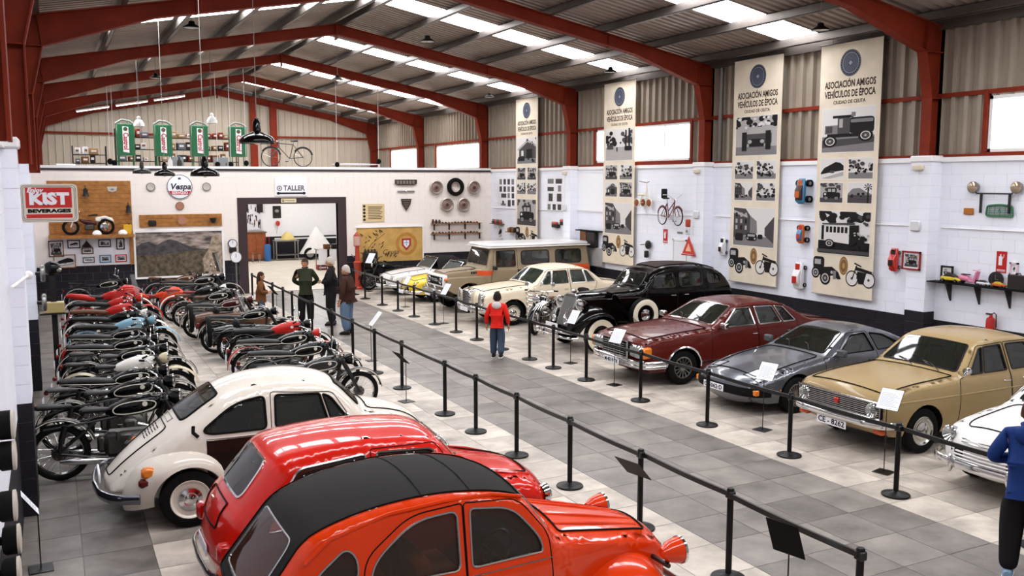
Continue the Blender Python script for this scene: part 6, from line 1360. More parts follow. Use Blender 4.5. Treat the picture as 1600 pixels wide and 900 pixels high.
# toy cars on the wall (nose up)
def toy(label, y, z, L, body, cab, stripe=None, big=False, M_=None, group='toy vehicles on the right wall', win=None):
    o = wthing('toy_car', label, 'toy car', M_ if M_ is not None else RW(y,z,.0) @ Matrix.Rotation(math.pi/2,4,'Z') @ Matrix.Translation((0,0,.02)), group); k = L/.4; W_ = .085*k
    R_ = (.055 if big else .03)*k; zc = R_+(.03 if big else .0)*k
    loft([(-.2*k,zc+.03*k,W_*.6,.015*k),(-.17*k,zc+.035*k,W_,.035*k),(.0,zc+.035*k,W_,.038*k),(.14*k,zc+.03*k,W_,.03*k),(.2*k,zc+.022*k,W_*.7,.015*k)],14,4).build('body',body,o)
    loft([(-.14*k,zc+.07*k,W_*.7,.01*k),(-.09*k,zc+.09*k,W_*.8,.03*k),(.01*k,zc+.09*k,W_*.78,.03*k),(.09*k,zc+.065*k,W_*.8,.006*k)],12,4).build('cabin',cab,o)
    if stripe: MB().box(-.1*k,-W_*.5,zc+.119*k,.0*k,W_*.5,zc+.123*k).box(.09*k,-W_*.5,zc+.062*k,.18*k,W_*.5,zc+.064*k).build('stripe',stripe,o,None)
    for x in (-.125*k,.125*k):
        for s_ in (1,-1):
            yo = s_*(W_*(1.25 if big else .9)); w = MB().lathe([(R_*.55,-.02*k),(R_,-.018*k*(1.8 if big else 1)),(R_,.018*k*(1.8 if big else 1)),(R_*.55,.02*k)],(x,yo,R_),(0,1,0),16).build('wheel',rubber,o); MB().lathe([(0,.02*k*(1.6 if big else 1)),(R_*.55,.018*k)],(x,yo,R_),(0,1,0),12).lathe([(0,-.02*k*(1.6 if big else 1)),(R_*.55,-.018*k)],(x,yo,R_),(0,1,0),12).build('rim',steel,w)
    return o
tb = mat('toy_blue','#3d7ea8',.35,coat=.4); tr = mat('toy_red','#c0281f',.3,coat=.5); tw = mat('toy_white','#e4e2e4',.3,coat=.5); ty = mat('toy_yellow','#d8bd3d',.3,coat=.4); tp = mat('toy_pink','#d67a9c',.35,coat=.4); tdark = mat('toy_dark','#24201f',.35)
toy('big-wheeled blue and black toy monster truck on the wall beside the bus banner',15.2,3.58,.56,tb,mat('toy_brown','#4a3430',.4),mat('toy_orange','#c8622a',.4),True)
toy('smaller orange and brown big-wheeled toy buggy on the wall below the blue one',15.2,2.63,.42,mat('toy_orange','#b5653a',.4),tb,tr,True)
toy('white and red toy rally car on the wall below the buggy',15.25,1.68,.62,tw,tw,tr)
toy('black and white toy car on the wall left of the men-and-lorry banner',17.9,2.17,.46,tw,tw,tdark)
toy('glossy red toy car on the wall beside the red framed picture',12.7,2.24,.46,tr,mat('toy_red','#c0281f'),tdark)
# framed pictures, signs, triangle, extinguishers
def framed(label, M_, w, h, fm, kind, seed=3, group=None, tint=None):
    o = wthing('framed_picture', label, 'picture', M_, group); MB().box(-w/2,-h/2,0,w/2,-h/2+.03,.03).box(-w/2,h/2-.03,0,w/2,h/2,.03).box(-w/2,-h/2,0,-w/2+.03,h/2,.03).box(w/2-.03,-h/2,0,w/2,h/2,.03).build('frame',fm,o,None); slab(o,'mount',paper,-w/2+.03,-h/2+.03,w/2-.03,h/2-.03,.002,.008)
    photo(o,-w/2+.06,-h/2+.06,w/2-.06,h/2-.06,kind,seed,.011,.0); return o
framed('red framed photograph of an old lorry on the nearest column',RW(12.1,2.28,.312),.42,.36,mat('frame_red','#8f2a28',.4),'car')
def firesign(label, M_):
    o = wthing('fire_sign',label,'sign',M_,'red fire safety signs'); slab(o,'plate',mat('sign_red','#b8221f',.5),-.1,-.19,.1,.19,0,.004); m = MB(); m.M = Matrix.Translation((-.02,.04,.0045)); m.rbox(-.035,-.1,0,.035,.06,.001,.0004); m.box(-.012,.06,0,.012,.1,.001); m.tube([(.035,.02,.0005),(.06,.05,.0005),(.06,.1,.0005)],.006,4); m.build('pictogram',paper,o,None); MB().box(-.08,-.165,.004,.08,-.155,.005).box(-.08,-.145,.004,.08,-.135,.005).build('print_bars',paper,o,None)
firesign('red extinguisher sign on the wall below the child bicycle',RW(20.4,2.3)); firesign('red extinguisher sign on the wall above the toy shelf',RW(10.45,2.37))
tri = wthing('warning_triangle','red reflective warning triangle hung on the second white column','triangle',RW(18.95,1.92,.33)); a = .26
MB().prism([(-a,0),(a,0),(0,.46)],(0,0,0),(1,0,0),(0,1,0),(0,0,.015)).build('plate',mat('tri_red','#c5301f',.35,coat=.3),tri,None); MB().prism([(-.12,.07),(.12,.07),(0,.28)],(0,0,.015),(1,0,0),(0,1,0),(0,0,.003)).build('centre',mat('tri_pale','#f2b7a0',.4),tri,None); MB().box(-.28,-.04,0,.28,-.01,.03).build('foot',redlens,tri,None)
lp = wthing('wall_lantern','red and white hand lamp hung above the warning triangle','lamp',RW(18.95,2.62,.33)); MB().rbox(-.07,-.2,0,.07,0,.08,.02).build('case',mat('box_grey','#d8d8da'),lp); MB().rbox(-.07,0,0,.07,.2,.09,.02).build('lens',mat('lantern_red','#a8402c',.35),lp)
MB().lathe([(.04,.08),(.045,.09),(0,.1)],(0,-.1,0),(0,0,1),14).build('bulb',chrome,lp)
def extinguisher(label, loc):
    o = thing('fire_extinguisher',label,'extinguisher',loc); MB().lathe([(0,-.3),(.075,-.3),(.08,-.28),(.08,.0),(.07,.05),(.03,.08),(.025,.12),(0,.12)],(0,0,0),(0,0,1),20).build('cylinder',mat('ext_red','#b8201c',.3,coat=.5),o); MB().tube([(0,.0,.12),(.0,-.06,.16),(0,-.1,.13),(0,-.11,-.1)],.01,6).build('hose',black,o); MB().rbox(-.015,-.02,.11,.015,.1,.14,.005).build('handle',black,o); MB().rbox(.07,-.04,-.2,.12,.04,0,.01).build('bracket',steel,o)
extinguisher('red fire extinguisher on the right wall above the beige saloon roof',(XR-.11,10.52,1.3))
n = wthing('wall_niche','white recessed hatch frame in the wall left of the warning triangle','hatch',RW(19.75,1.9)); MB().box(-.3,-.5,0,-.26,.35,.03).box(.26,-.5,0,.3,.35,.03).box(-.3,.31,0,.3,.35,.03).build('frame',whitep,n,None); slab(n,'panel',mat('panel_white','#e8e8ee',.5),-.26,-.5,.26,.31,0,.006)
MB().box(-.12,.5,0,.12,.55,.01).build('vent_plate',steel,n,None)
# lamp bar with green grille
g = wthing('lamp_bar','black bar with two round driving lamps above the toy shelf','car lamps',RW(10.62,3.58))
MB().tube([(-.42,.08,.08),(-.34,0,.08),(.34,0,.08),(.42,.08,.08)],.014,6).box(-.29,-.35,.02,-.26,0,.06).box(.26,-.35,.02,.29,0,.06).build('bar',black,g,None)
for sx in (-.42,.42): h = MB().lathe([(0,.0),(.09,.02),(.11,.08),(.105,.1)],(sx,.11,0),(0,0,1),22).build('lamp',steel,g); MB().lathe([(.1,.1),(.06,.115),(0,.12)],(sx,.11,0),(0,0,1),22).build('lens',mat('old_lens','#b7a28c',.15,.6),h)
g = wthing('green_grille','dark green oval car grille hung below the lamp bar','car grille',RW(10.53,3.27)); P = [p[:2] for p in rpoly([(-.26,-.09,.05),(.26,-.09,.05),(.24,.09,.04),(0,.12,.2),(-.24,.09,.04)])]; gg = mat('grille_green','#2f6a44',.35,coat=.3)
MB().tube([(x,y,.03) for x,y in P],.018,6,True).build('surround',gg,g); q = MB()
for k in range(5): q.box(-.23,-.06+.032*k,.02,.23,-.05+.032*k,.03)
for k in range(5): q.box(-.2+.1*k,-.08,.02,-.195+.1*k,.09,.028)
q.build('bars',gg,g,None); txt(g,'A',.09,0,.01,.032,gg,bold=.003)
g = wthing('orange_badge','small orange badge on the wall left of the green grille','badge',RW(11.15,3.25)); slab(g,'plate',mat('badge_orange','#b06a24',.4),-.1,-.06,.1,.06,0,.03,.01)
# toy shelf
s = wthing('wall_shelf','black shelf of toys on the right wall above the extinguisher','shelf',RW(10.5,1.9)); slab(s,'board',blackmatte,-1.3,0,1.3,.02,0,.26)
for x in (-.93,-.33,.27,.85): MB().prism([(0,0),(0,-.34),(.02,-.34),(.18,0)],(x-.012,0,0),(0,0,1),(0,1,0),(.024,0,0)).build('bracket',black,s,None)
SH = lambda y, off=.13: Matrix(((0,-1,0,XR-off),(-1,0,0,y),(0,0,-1,0),(0,0,0,1)))
def shm(y, off=.14, z=1.93): return Matrix.Translation((XR-off,y,z)) @ Matrix.Rotation(-math.pi/2,4,'Z')
toy('yellow toy rally car on the shelf',0,0,.42,ty,tdark,tdark,M_=shm(11.33),group='toys on the wall shelf'); toy('small white toy car on the shelf beside the pink scooter',0,0,.26,tw,tdark,M_=shm(10.68),group='toys on the wall shelf'); toy('small orange toy car on the shelf before the dark round clock',0,0,.26,mat('toy_orange','#c8622a'),ty,M_=shm(10.38),group='toys on the wall shelf')
o = wthing('toy_scooter','pink toy motor scooter on the shelf','toy scooter',shm(10.98),'toys on the wall shelf'); loft([(-.2,.1,.03,.03),(-.14,.11,.06,.06),(.0,.09,.055,.05),(.03,.05,.04,.02),(.12,.05,.04,.015)],12).build('body',tp,o); MB().prism([(.1,.03),(.14,.03),(.19,.24),(.16,.24)],(0,-.05,0),(1,0,0),(0,0,1),(0,.1,0)).build('leg_shield',tp,o)
for x in (-.12,.17): MB().lathe([(0,-.02),(.04,-.02),(.045,0),(.04,.02),(0,.02)],(x,0,.045),(0,1,0),14).build('wheel',rubber,o)
MB().tube([(.14,-.1,.27),(.17,0,.25),(.14,.1,.27)],.007,5).cyl((.17,0,.06),(.17,0,.25),.01,n=6).build('handlebar',tp,o); MB().rbox(-.15,-.04,.16,.02,.04,.18,.01).build('saddle',tdark,o)
framed('small dark framed picture leaning on the toy shelf',RW(11.48,2.07,.08),.26,.3,tdark,'crowd',group=None)
o = wthing('round_clock','dark round dial standing on the toy shelf','clock',RW(10.47,2.06,.09)); MB().lathe([(0,0),(.14,0),(.14,.03),(.12,.035),(0,.035)],(0,0,0),(0,0,1),26).build('case',tdark,o); MB().box(-.004,0,.036,.004,.09,.038).box(0,-.004,.036,.06,.004,.038).build('hands',steel,o,None)
o = wthing('dark_case','black square case at the end of the toy shelf','case',RW(10.02,2.05,.1)); slab(o,'case',mat('case_brown','#2a2321',.5),-.16,-.13,.16,.13,0,.12,.01); MB().tube([(-.05,.13,.06),(-.04,.16,.06),(.04,.16,.06),(.05,.13,.06)],.008,5).build('handle',tdark,o)
framed('small pale pink framed note above the toy shelf',RW(10.2,2.27),.16,.22,mat('frame_pink','#e0c8cf',.5),'hill',group=None)
# far corner of the right wall
o = wthing('wall_shelf','small shelf crowded with ornaments in the back corner','shelf',RW(30.8,2.2)); slab(o,'board',woodd,-.45,0,.45,.02,0,.2)
for k in range(7): MB().lathe([(0,0),(.035,0),(.045,.06),(.02,.1),(.025,.15),(0,.16)],(-.36+.12*k,.02,.1),(0,1,0),10).build('ornament',[woodd,tdark,redlens][k % 3],o)
framed('white picture of a blue arch in the back corner',RW(30.7,1.9),.4,.5,paper,'hill')
o = wthing('ornament_shelf','low wooden rack of brass objects near the back corner','rack',RW(29.55,2.05)); slab(o,'board',woodd,-.35,-.1,.35,-.08,0,.2)
for k in range(4): MB().rbox(-.3+.16*k,-.08,.03,-.18+.16*k,.06+.03*(k % 2),.15,.015).build('box',[wood,woodd,gold,tdark][k],o)
for y,z,l in ((26.4,2.36,'orange beacon lamp on the wall above the wagon roof'),(25.85,2.46,'red and black rear lamp unit above the wagon roof')):
    o = wthing('vehicle_lamp',l,'lamp',RW(y,z,.02)); slab(o,'housing',tdark,-.22,-.1,.22,.02,0,.1,.02); slab(o,'lens',mat('beacon_orange','#b5472a',.3,coat=.4),-.2,0,.16,.1,.02,.12,.03)
tri = wthing('warning_triangle','small red warning triangle below the rear lamp unit','triangle',RW(25.75,2.08,.02)); MB().prism([(-.14,0),(.14,0),(0,.28)],(0,0,0),(1,0,0),(0,1,0),(0,0,.01)).build('plate',mat('tri_red','#c5301f'),tri,None); MB().prism([(-.06,.04),(.06,.04),(0,.15)],(0,0,.01),(1,0,0),(0,1,0),(0,0,.003)).build('centre',paper,tri,None)
o = wthing('black_stand','black shelf with boxes behind the wagon roof','stand',RW(24.2,2.25)); slab(o,'top',blackmatte,-.7,0,.7,.03,0,.2); slab(o,'box',woodd,-.45,-.4,-.1,0,.02,.18,.01); slab(o,'cabinet',tdark,-.05,-.5,.4,0,.02,.18,.02); slab(o,'cabinet_panel',mat('panel_grey','#a9a6a6',.5),-.5,-1.05,.75,-.5,.0,.1)
o = wthing('horn_fan','old vehicle horn and fan on the wall behind the limousine roof','horn',RW(21.1,2.0,.05)); MB().lathe([(.08,.0),(.12,.02),(.12,.06),(.06,.08),(0,.08)],(0,.02,0),(0,0,1),20).build('fan_ring',tdark,o); MB().tube([(-.35,.0,.05),(-.2,.02,.05),(0,.02,.05)],.015,6).build('horn_tube',steel,o); slab(o,'bracket',tdark,-.12,-.35,.0,-.15,0,.1,.02)
# ================================================================ back wall
planks = wood
o = wthing('plank_backing','varnished plank panel behind the shelf motorcycle on the back wall','panel',BW(1.16,2.95,.012)); 
for k in range(13): slab(o,'plank',wood,-1.2,-.9+.136*k,1.18,-.9+.136*k+.13,0,.03)
s = wthing('display_shelf','thick wooden shelf carrying the old motorcycle on the back wall','shelf',BW(1.13,2.05)); slab(s,'board',wood,-1.2,0,1.22,.09,0,.55); slab(s,'side_post',wood,1.1,-.9,1.2,0,0,.1)
slab(s,'white_panel',paper,-1.15,-.88,1.1,-.02,0,.012)
def shelfmoto():
    b = thing('shelf_motorcycle','old red and white moped standing on the wooden shelf','moped',(1.05,YB-.3,2.14),math.pi,None,.82)
    for x in (-.62,.6):
        w = link('wheel',cached(('tyre2',),lambda: MB().lathe([(.2,-.03),(.27,-.035),(.3,0),(.27,.035),(.2,.03)],(0,0,0),(0,1,0),28).mesh('wheel',rubber)),b); w.location=(x,0,.3); link('rim',cached(('rim2',),lambda: m_rim(.3,chrome)),w)
    loft([(-.9,.5,.02,.03),(-.85,.56,.06,.06),(-.6,.66,.07,.06),(-.35,.62,.06,.06),(-.3,.58,.03,.03)],12).build('rear_fairing',bk['white'],b); loft([(-.3,.42,.05,.05),(-.1,.45,.08,.1),(.15,.5,.07,.08),(.3,.58,.04,.05)],12).build('body',bk['maroon'],b)
    MB().rbox(-.2,-.1,.18,.12,.1,.4,.04).build('engine',alu,b); MB().lathe([(0,-.12),(.13,-.11),(.14,.1),(0,.12)],(-.55,0,.3),(0,1,0),20).build('chain_case',chrome,b); MB().tube([(.6,.06,.3),(.45,.06,.7),(.4,.0,.82)],.02,6).build('fork',bk['white'],b); MB().tube([(.28,-.28,.9),(.4,0,.84),(.28,.28,.9)],.011,6).build('handlebar',chrome,b); m_ = loft([(-.35,.74,.03,.02),(-.3,.75,.11,.04),(-.15,.74,.1,.035),(-.02,.72,.04,.02)],12).build('saddle',leather,b); MB().rbox(-.45,-.08,.5,-.25,.08,.68,.04).build('side_box',bk['white'],b)
shelfmoto()
for x,l in ((1.28,'white cap resting on the wooden shelf below the moped engine'),(2.02,'white cap resting on the wooden shelf below the moped tail')): o = thing('white_helmet',l,'helmet',(x,YB-.42,2.14)); MB().lathe([(.13,0),(.14,.03),(.11,.1),(.06,.14),(0,.15)],(0,0,0),(0,0,1),18).build('shell',whitep,o); MB().tube([(.1*math.cos(a),-.11*abs(math.sin(a))-.02,.02) for a in np.linspace(0,math.pi,8)],.012,5).build('rim',steel,o)
o = thing('yellow_can','square yellow can at the end of the wooden shelf','can',(2.17,YB-.3,2.14)); MB().rbox(-.12,-.1,0,.12,.1,.3,.015).build('body',mat('can_yellow','#d3a32a',.4),o); MB().cyl((.05,0,.3),(.05,0,.34),.03,n=10).build('cap',tdark,o)
for x,z,l in ((1.03,3.45,'dark brass lantern hung on the planks'),(2.24,2.92,'black bracket lamp at the edge of the planks')):
    o = wthing('wall_lantern',l,'lantern',BW(x,z,.05)); MB().lathe([(.1,0),(.08,.05),(.06,.12),(.07,.2),(.02,.26),(0,.27)],(0,-.12,.1),(0,1,0),14).build('shade',tdark,o); MB().tube([(0,.15,.1),(0,.22,.06),(0,.2,.0)],.012,5).build('bracket',tdark,o); MB().ell((0,-.1,.1),(.05,.06,.05),10,6).build('bulb',mat('bulb_glass','#b98a55',.2),o)
o = wthing('metal_badge','small silver badge plate on the planks above the moped','badge',BW(1.8,3.55,.05)); P = [(-.15,.08),(.15,.08),(.12,-.06),(0,-.09),(-.12,-.06)]; MB().prism(P,(0,0,0),(1,0,0),(0,1,0),(0,0,.01)).build('plate',mat('badge_silver','#c9c2b8',.35,.4),o,None); MB().ell((0,0,.01),(.06,.035,.004),12,5).build('boss',steel,o)
pics = [('brown wooden framed picture left below the shelf',.12,1.72,.42,.5,woodd),('small dark landscape picture below the shelf, first of the upper line',.62,1.85,.36,.26,tdark),('brown picture of vehicles below the cone lamp',1.0,1.63,.34,.2,woodd),('small framed picture below the moped rear wheel',1.5,1.85,.36,.24,tdark),('tall narrow picture at the right end below the shelf',1.96,1.82,.24,.36,tdark),('wide wooden panel picture at the lower left below the shelf',.34,1.32,.62,.42,wood),('grey framed picture under the picture of vehicles',1.02,1.34,.34,.18,GR[2]),('blue car picture in the lower line below the shelf',1.5,1.36,.34,.24,tb),('red car picture in the lower line below the shelf',1.96,1.36,.34,.24,tr)]
for k,(l,x,z,w,h,m_) in enumerate(pics): framed(l,BW(x,z,.03),w,h,m_,['car','hill','car','street','house','hill','crowd','car','car'][k],k+20,'pictures below the wooden shelf')
o = wthing('cone_lamp','small black cone lamp hung under the wooden shelf','lamp',BW(.98,1.9,.2)); MB().lathe([(.16,-.14),(.03,.02),(.02,.05),(0,.05)],(0,0,0),(0,1,0),16).build('shade',tdark,o); MB().cyl((0,.05,0),(0,.15,0),.006,n=5).build('cord',black,o)
# round service sign
v = wthing('round_sign','round white enamel sign with blue script and red band','sign',BW(3.82,3.62,.03)); MB().lathe([(0,0),(.4,0),(.4,.015),(.385,.02),(0,.02)],(0,0,0),(0,0,1),44).build('disc',mat('enamel_white','#eef0f4',.25,coat=.4),v); MB().lathe([(.375,.0205),(.395,.0205)],(0,0,0),(0,0,1),44).build('rim_line',navy,v,None)
m = MB(); A = np.linspace(math.pi+.38,2*math.pi-.38,20); P = [(.37*math.cos(a),.37*math.sin(a)) for a in A]; P2_ = [p for p in P if p[1] > -.27]; m.add([(-.345,-.135,.021),(.345,-.135,.021),(.26,-.262,.021),(-.26,-.262,.021)],[(0,1,2,3)]); m.build('red_band',mat('enamel_red','#b2202a',.3),v,None)
txt(v,'Vespa',.27,.02,.0,.021,navy,width=.62,shear=.25,bold=.008); txt(v,'SERVIZIO',.12,0,-.2,.022,mat('enamel_white','#eef0f4'),width=.5,bold=.003); MB().box(-.045,.235,.02,.045,.3,.0215).build('small_emblem',mat('emblem_slate','#474c5c'),v,None)
for x,z,l in ((2.94,3.62,'round hub badge left of the round white sign'),(4.66,3.62,'round hub badge right of the round white sign'),(3.8,3.0,'round brown hub badge below the round white sign')): o = wthing('hub_badge',l,'hub badge',BW(x,z,.02),'hub badges on the back wall'); MB().lathe([(.13,0),(.135,.03),(.12,.035)],(0,0,0),(0,0,1),24).build('rim',tdark if z > 3.3 else brownl,o); MB().lathe([(0,.02),(.05,.03),(.12,.03)],(0,0,0),(0,0,1),24).build('disc',mat('badge_silver','#c9c2b8') if z > 3.3 else mat('disc_brown','#a87560',.4),o); None
o = wthing('plank_board','horizontal plank board with badges above the mountain picture','board',BW(3.83,2.53,.012))
for k in range(3): slab(o,'plank',wood,-1.28,-.2+.134*k,1.28,-.2+.134*k+.128,0,.03)
MB().lathe([(.12,.03),(.14,.05),(.13,.055),(.05,.04),(0,.045)],(.02,-.02,0),(0,0,1),24).build('round_badge',mat('disc_brown','#a87560'),o); slab(o,'dark_lamp',tdark,-1.02,-.16,-.78,.02,.03,.16,.03); MB().lathe([(.05,.0),(.09,.06),(.12,.16),(.0,.17)],(.98,-.1,.17),(0,1,0),14).build('dark_horn',tdark,o)
# mountain picture
p = wthing('mountain_picture','large framed panorama of mountains under a stormy sky','picture',BW(3.75,1.44,.012)); MB().box(-1.4,-.78,0,1.4,-.72,.04).box(-1.4,.72,0,1.4,.78,.04).box(-1.4,-.72,0,-1.34,.72,.04).box(1.34,-.72,0,1.4,.72,.04).build('frame',whitep,p,None)
mm = bpy.data.materials.new('mountain_print'); mm.use_nodes = True; nt = mm.node_tree; b_ = nt.nodes['Principled BSDF']; tc = nt.nodes.new('ShaderNodeTexCoord'); mp = nt.nodes.new('ShaderNodeMapping'); mp.inputs['Scale'].default_value = (1.2,3.5,1); n_ = nt.nodes.new('ShaderNodeTexNoise'); n_.inputs['Scale'].default_value = 2.2; n_.inputs['Detail'].default_value = 8; r_ = nt.nodes.new('ShaderNodeValToRGB'); r_.color_ramp.elements[0].color = (*lin('#3a302e'),1); r_.color_ramp.elements[1].color = (*lin('#b9a79c'),1); r_.color_ramp.elements[0].position = .35; r_.color_ramp.elements[1].position = .68; nt.links.new(tc.outputs['Object'],mp.inputs[0]); nt.links.new(mp.outputs[0],n_.inputs['Vector']); nt.links.new(n_.outputs['Fac'],r_.inputs[0]); nt.links.new(r_.outputs[0],b_.inputs['Base Color'])
slab(p,'sky_print',mm,-1.34,-.72,1.34,.72,0,.01); mtn = mat('mountain_tone','#4a4648',.7,var=.6,scale=5); mtn2 = mat('valley_tone','#5b5142',.7,var=.75,scale=7); rock = mat('rock_tone','#9c8a78',.7,var=.6,scale=9)
m = MB(); flat(m,[(-1.34,-.1),(-1.34,.25),(-1.15,.38),(-.95,.42),(-.7,.3),(-.5,.42),(-.3,.48),(-.1,.42),(.15,.3),(.4,.18),(.8,.12),(1.34,.2),(1.34,-.1)],.011); m.build('mountain_print',mtn,p,None); m = MB(); flat(m,[(-1.34,-.72),(-1.34,.0),(-.6,-.02),(.2,.08),(.8,.1),(1.34,.1),(1.34,-.72)],.012); m.build('valley_print',mtn2,p,None); m = MB(); flat(m,[(.75,-.72),(.7,-.2),(.95,.2),(1.0,.5),(1.2,.6),(1.34,.55),(1.34,-.72)],.013); m.build('rock_print',rock,p,None)
# gauges near the door
o = wthing('wall_gauge','white dial gauge with black case left of the doorway','gauge',BW(5.42,1.6,.03)); slab(o,'case',tdark,-.12,-.2,.12,.0,0,.12,.03); MB().lathe([(.15,0),(.15,.09),(.13,.1)],(0,.12,0),(0,0,1),24).build('rim',black,o); MB().lathe([(0,.09),(.13,.09)],(0,.12,0),(0,0,1),24).build('dial',paper,o); MB().box(-.006,.12,.092,.006,.21,.095).build('needle',ink,o,None)
o = thing('air_scale','white dial on a tall pedestal left of the doorway','scale',(5.43,30.95,0)); MB().lathe([(0,0),(.16,0),(.16,.04),(.035,.08),(.03,1.1),(0,1.1)],(0,0,0),(0,0,1),16).build('pedestal',steel,o); MB().lathe([(0,-.06),(.17,-.05),(.19,.03),(.17,.05)],(0,0,1.3),(0,-1,0),24).build('head',steel,o); MB().lathe([(0,.045),(.17,.045)],(0,0,1.3),(0,-1,0),24).build('dial',paper,o); MB().box(-.006,-.055,1.3,.006,-.05,1.42).build('needle',ink,o,None)
# workshop sign over the door
t_ = wthing('workshop_sign','white sign lettered TALLER above the doorway','sign',BW(7.45,3.62,.02)); slab(t_,'plate',paper,-.55,-.32,.55,.32,0,.012); txt(t_,'TALLER',.24,.1,-.06,.013,mat('sign_grey','#6b6869',.6),width=.74,bold=.008); m = MB().lathe([(.06,.014),(.09,.014)],(-.4,-.06,0),(0,0,1),20); m.lathe([(.0,.014),(.035,.014)],(-.4,-.06,0),(0,0,1),6); m.build('emblem',mat('sign_grey','#6b6869'),t_,None); MB().box(-.46,-.26,.012,.46,-.2,.015).ell((-.44,-.23,.014),(.06,.05,.002),10,4).ell((.44,-.23,.014),(.06,.05,.002),10,4).build('vehicle_motif',tdark,t_,None)
o = wthing('door_plate','small cream plate on the doorway lintel','plate',BW(7.35,DZ+.11,.045)); slab(o,'plate',mat('plate_cream','#d9c9a9',.5),-.26,-.07,.26,.07,0,.01); MB().box(-.12,-.012,.01,.2,.004,.0115).lathe([(.02,.0112),(.04,.0112)],(-.19,0,0),(0,0,1),16).build('printed_line',sepia,o,None)
# plaque, emblems, mural
o = wthing('tile_plaque','cream lettered plaque with dark border left of the car badges','plaque',BW(10.38,2.67,.02)); slab(o,'plate',mat('plaque_cream','#d8bf93',.6),-.41,-.32,.41,.32,0,.012); m = MB()
for k in range(8): m.box(-.2,.2-.06*k,.012,.34-.04*(k % 3),.225-.06*k,.0135)
m.build('text_lines',sepia,o,None); m = MB()
for k in range(5): m.ell((-.34,.24-.12*k,.012),(.05,.05,.003),10,4)
m.build('side_ornament',tdark,o,None)
g = wthing('car_badge','dark slotted car grille emblem on the back wall','car grille',BW(11.63,3.76,.02)); MB().prism([(-.42,.1),(.42,.1),(.42,-.05),(.3,-.1),(-.3,-.1),(-.42,-.05)],(0,0,0),(1,0,0),(0,1,0),(0,0,.05)).build('frame',mat('badge_bronze','#4a4038',.4,.4),g,None); m = MB()
for k in range(6): m.box(-.36+.12*k,-.06,.05,-.28+.12*k,.06,.055)
m.build('slots',mat('badge_bright','#8b8076',.35,.6),g,None)
g = wthing('car_trim','narrow chrome trim bar below the slotted emblem','car trim',BW(11.63,3.43,.02)); slab(g,'bar',steel,-.33,-.03,.33,.03,0,.04,.012); MB().ell((0,0,.04),(.05,.04,.02),12,6).build('boss',chrome,g)
g = wthing('shield_badge','triangular dark car emblem on the back wall','badge',BW(11.63,2.96,.02)); MB().prism([(-.2,.2),(.2,.2),(.16,.0),(0,-.24),(-.16,.0)],(0,0,0),(1,0,0),(0,1,0),(0,0,.04)).build('shield',mat('badge_bronze','#4a4038'),g,None); m = MB()
for k in range(4): m.box(-.14+.03*k,.13-.08*k,.04,.14-.03*k,.15-.08*k,.05)
m.build('bars',mat('badge_bright','#8b8076'),g,None)
mu = wthing('coat_of_arms_mural','gold mural with olive branches and red shield coat of arms','mural',BW(11.0,1.52,.012)); slab(mu,'panel',mat('mural_gold','#c39a5a',.6,var=.18,scale=3),-1.25,-.62,1.25,.62,0,.012); MB().box(-1.28,.62,0,1.28,.66,.04).box(1.25,-.62,0,1.29,.62,.04).build('frame',whitep,mu,None); m = MB(); rr = random.Random(3)
for k in range(46):
    x, y = (rr.uniform(-1.2,-.3), rr.uniform(-.58,.58)) if k < 36 else (rr.uniform(-.3,.2), rr.uniform(-.58,-.1)); a = rr.uniform(.3,1.2)*(1 if y < .2 else -1); l = rr.uniform(.1,.2); dx, dy = math.cos(a)*l, math.sin(a)*l; px_, py_ = -dy*.14, dx*.14; flat(m,[(x,y),(x+dx*.5+px_,y+dy*.5+py_),(x+dx,y+dy),(x+dx*.5-px_,y+dy*.5-py_)],.013+.0001*k)
m.tube([(-1.1,-.5,.014),(-.7,.05,.014),(-.2,.4,.014)],.008,4); m.build('branch_print',mat('mural_dark','#4a3a26',.6),mu,None)
m = MB(); m.lathe([(.3,.0135),(.42,.0135)],(.62,.0,0),(0,0,1),14); m.build('sun_ring',mat('mural_orange','#b57f3c',.6,var=.15),mu,None); m = MB(); flat(m,[(.44,.2),(.8,.2),(.8,-.05),(.62,-.25),(.44,-.05)],.015); m.build('shield_red',mat('shield_red','#a5382c',.5),mu,None); m = MB(); flat(m,[(.51,.13),(.73,.13),(.73,-.03),(.62,-.15),(.51,-.03)],.016); m.build('shield_white',paper,mu,None); m = MB()
for dx,dy in ((0,.04),(0,.09),(0,-.03),(-.06,.04),(.06,.04)): m.box(.62+dx-.018,dy-.02,.017,.62+dx+.018,dy+.022,.018)
m.build('shield_quinas',tb,mu,None); txt(mu,'Ceuta',.26,.0,-.28,.016,mat('mural_dark','#4a3a26'),shear=.3)
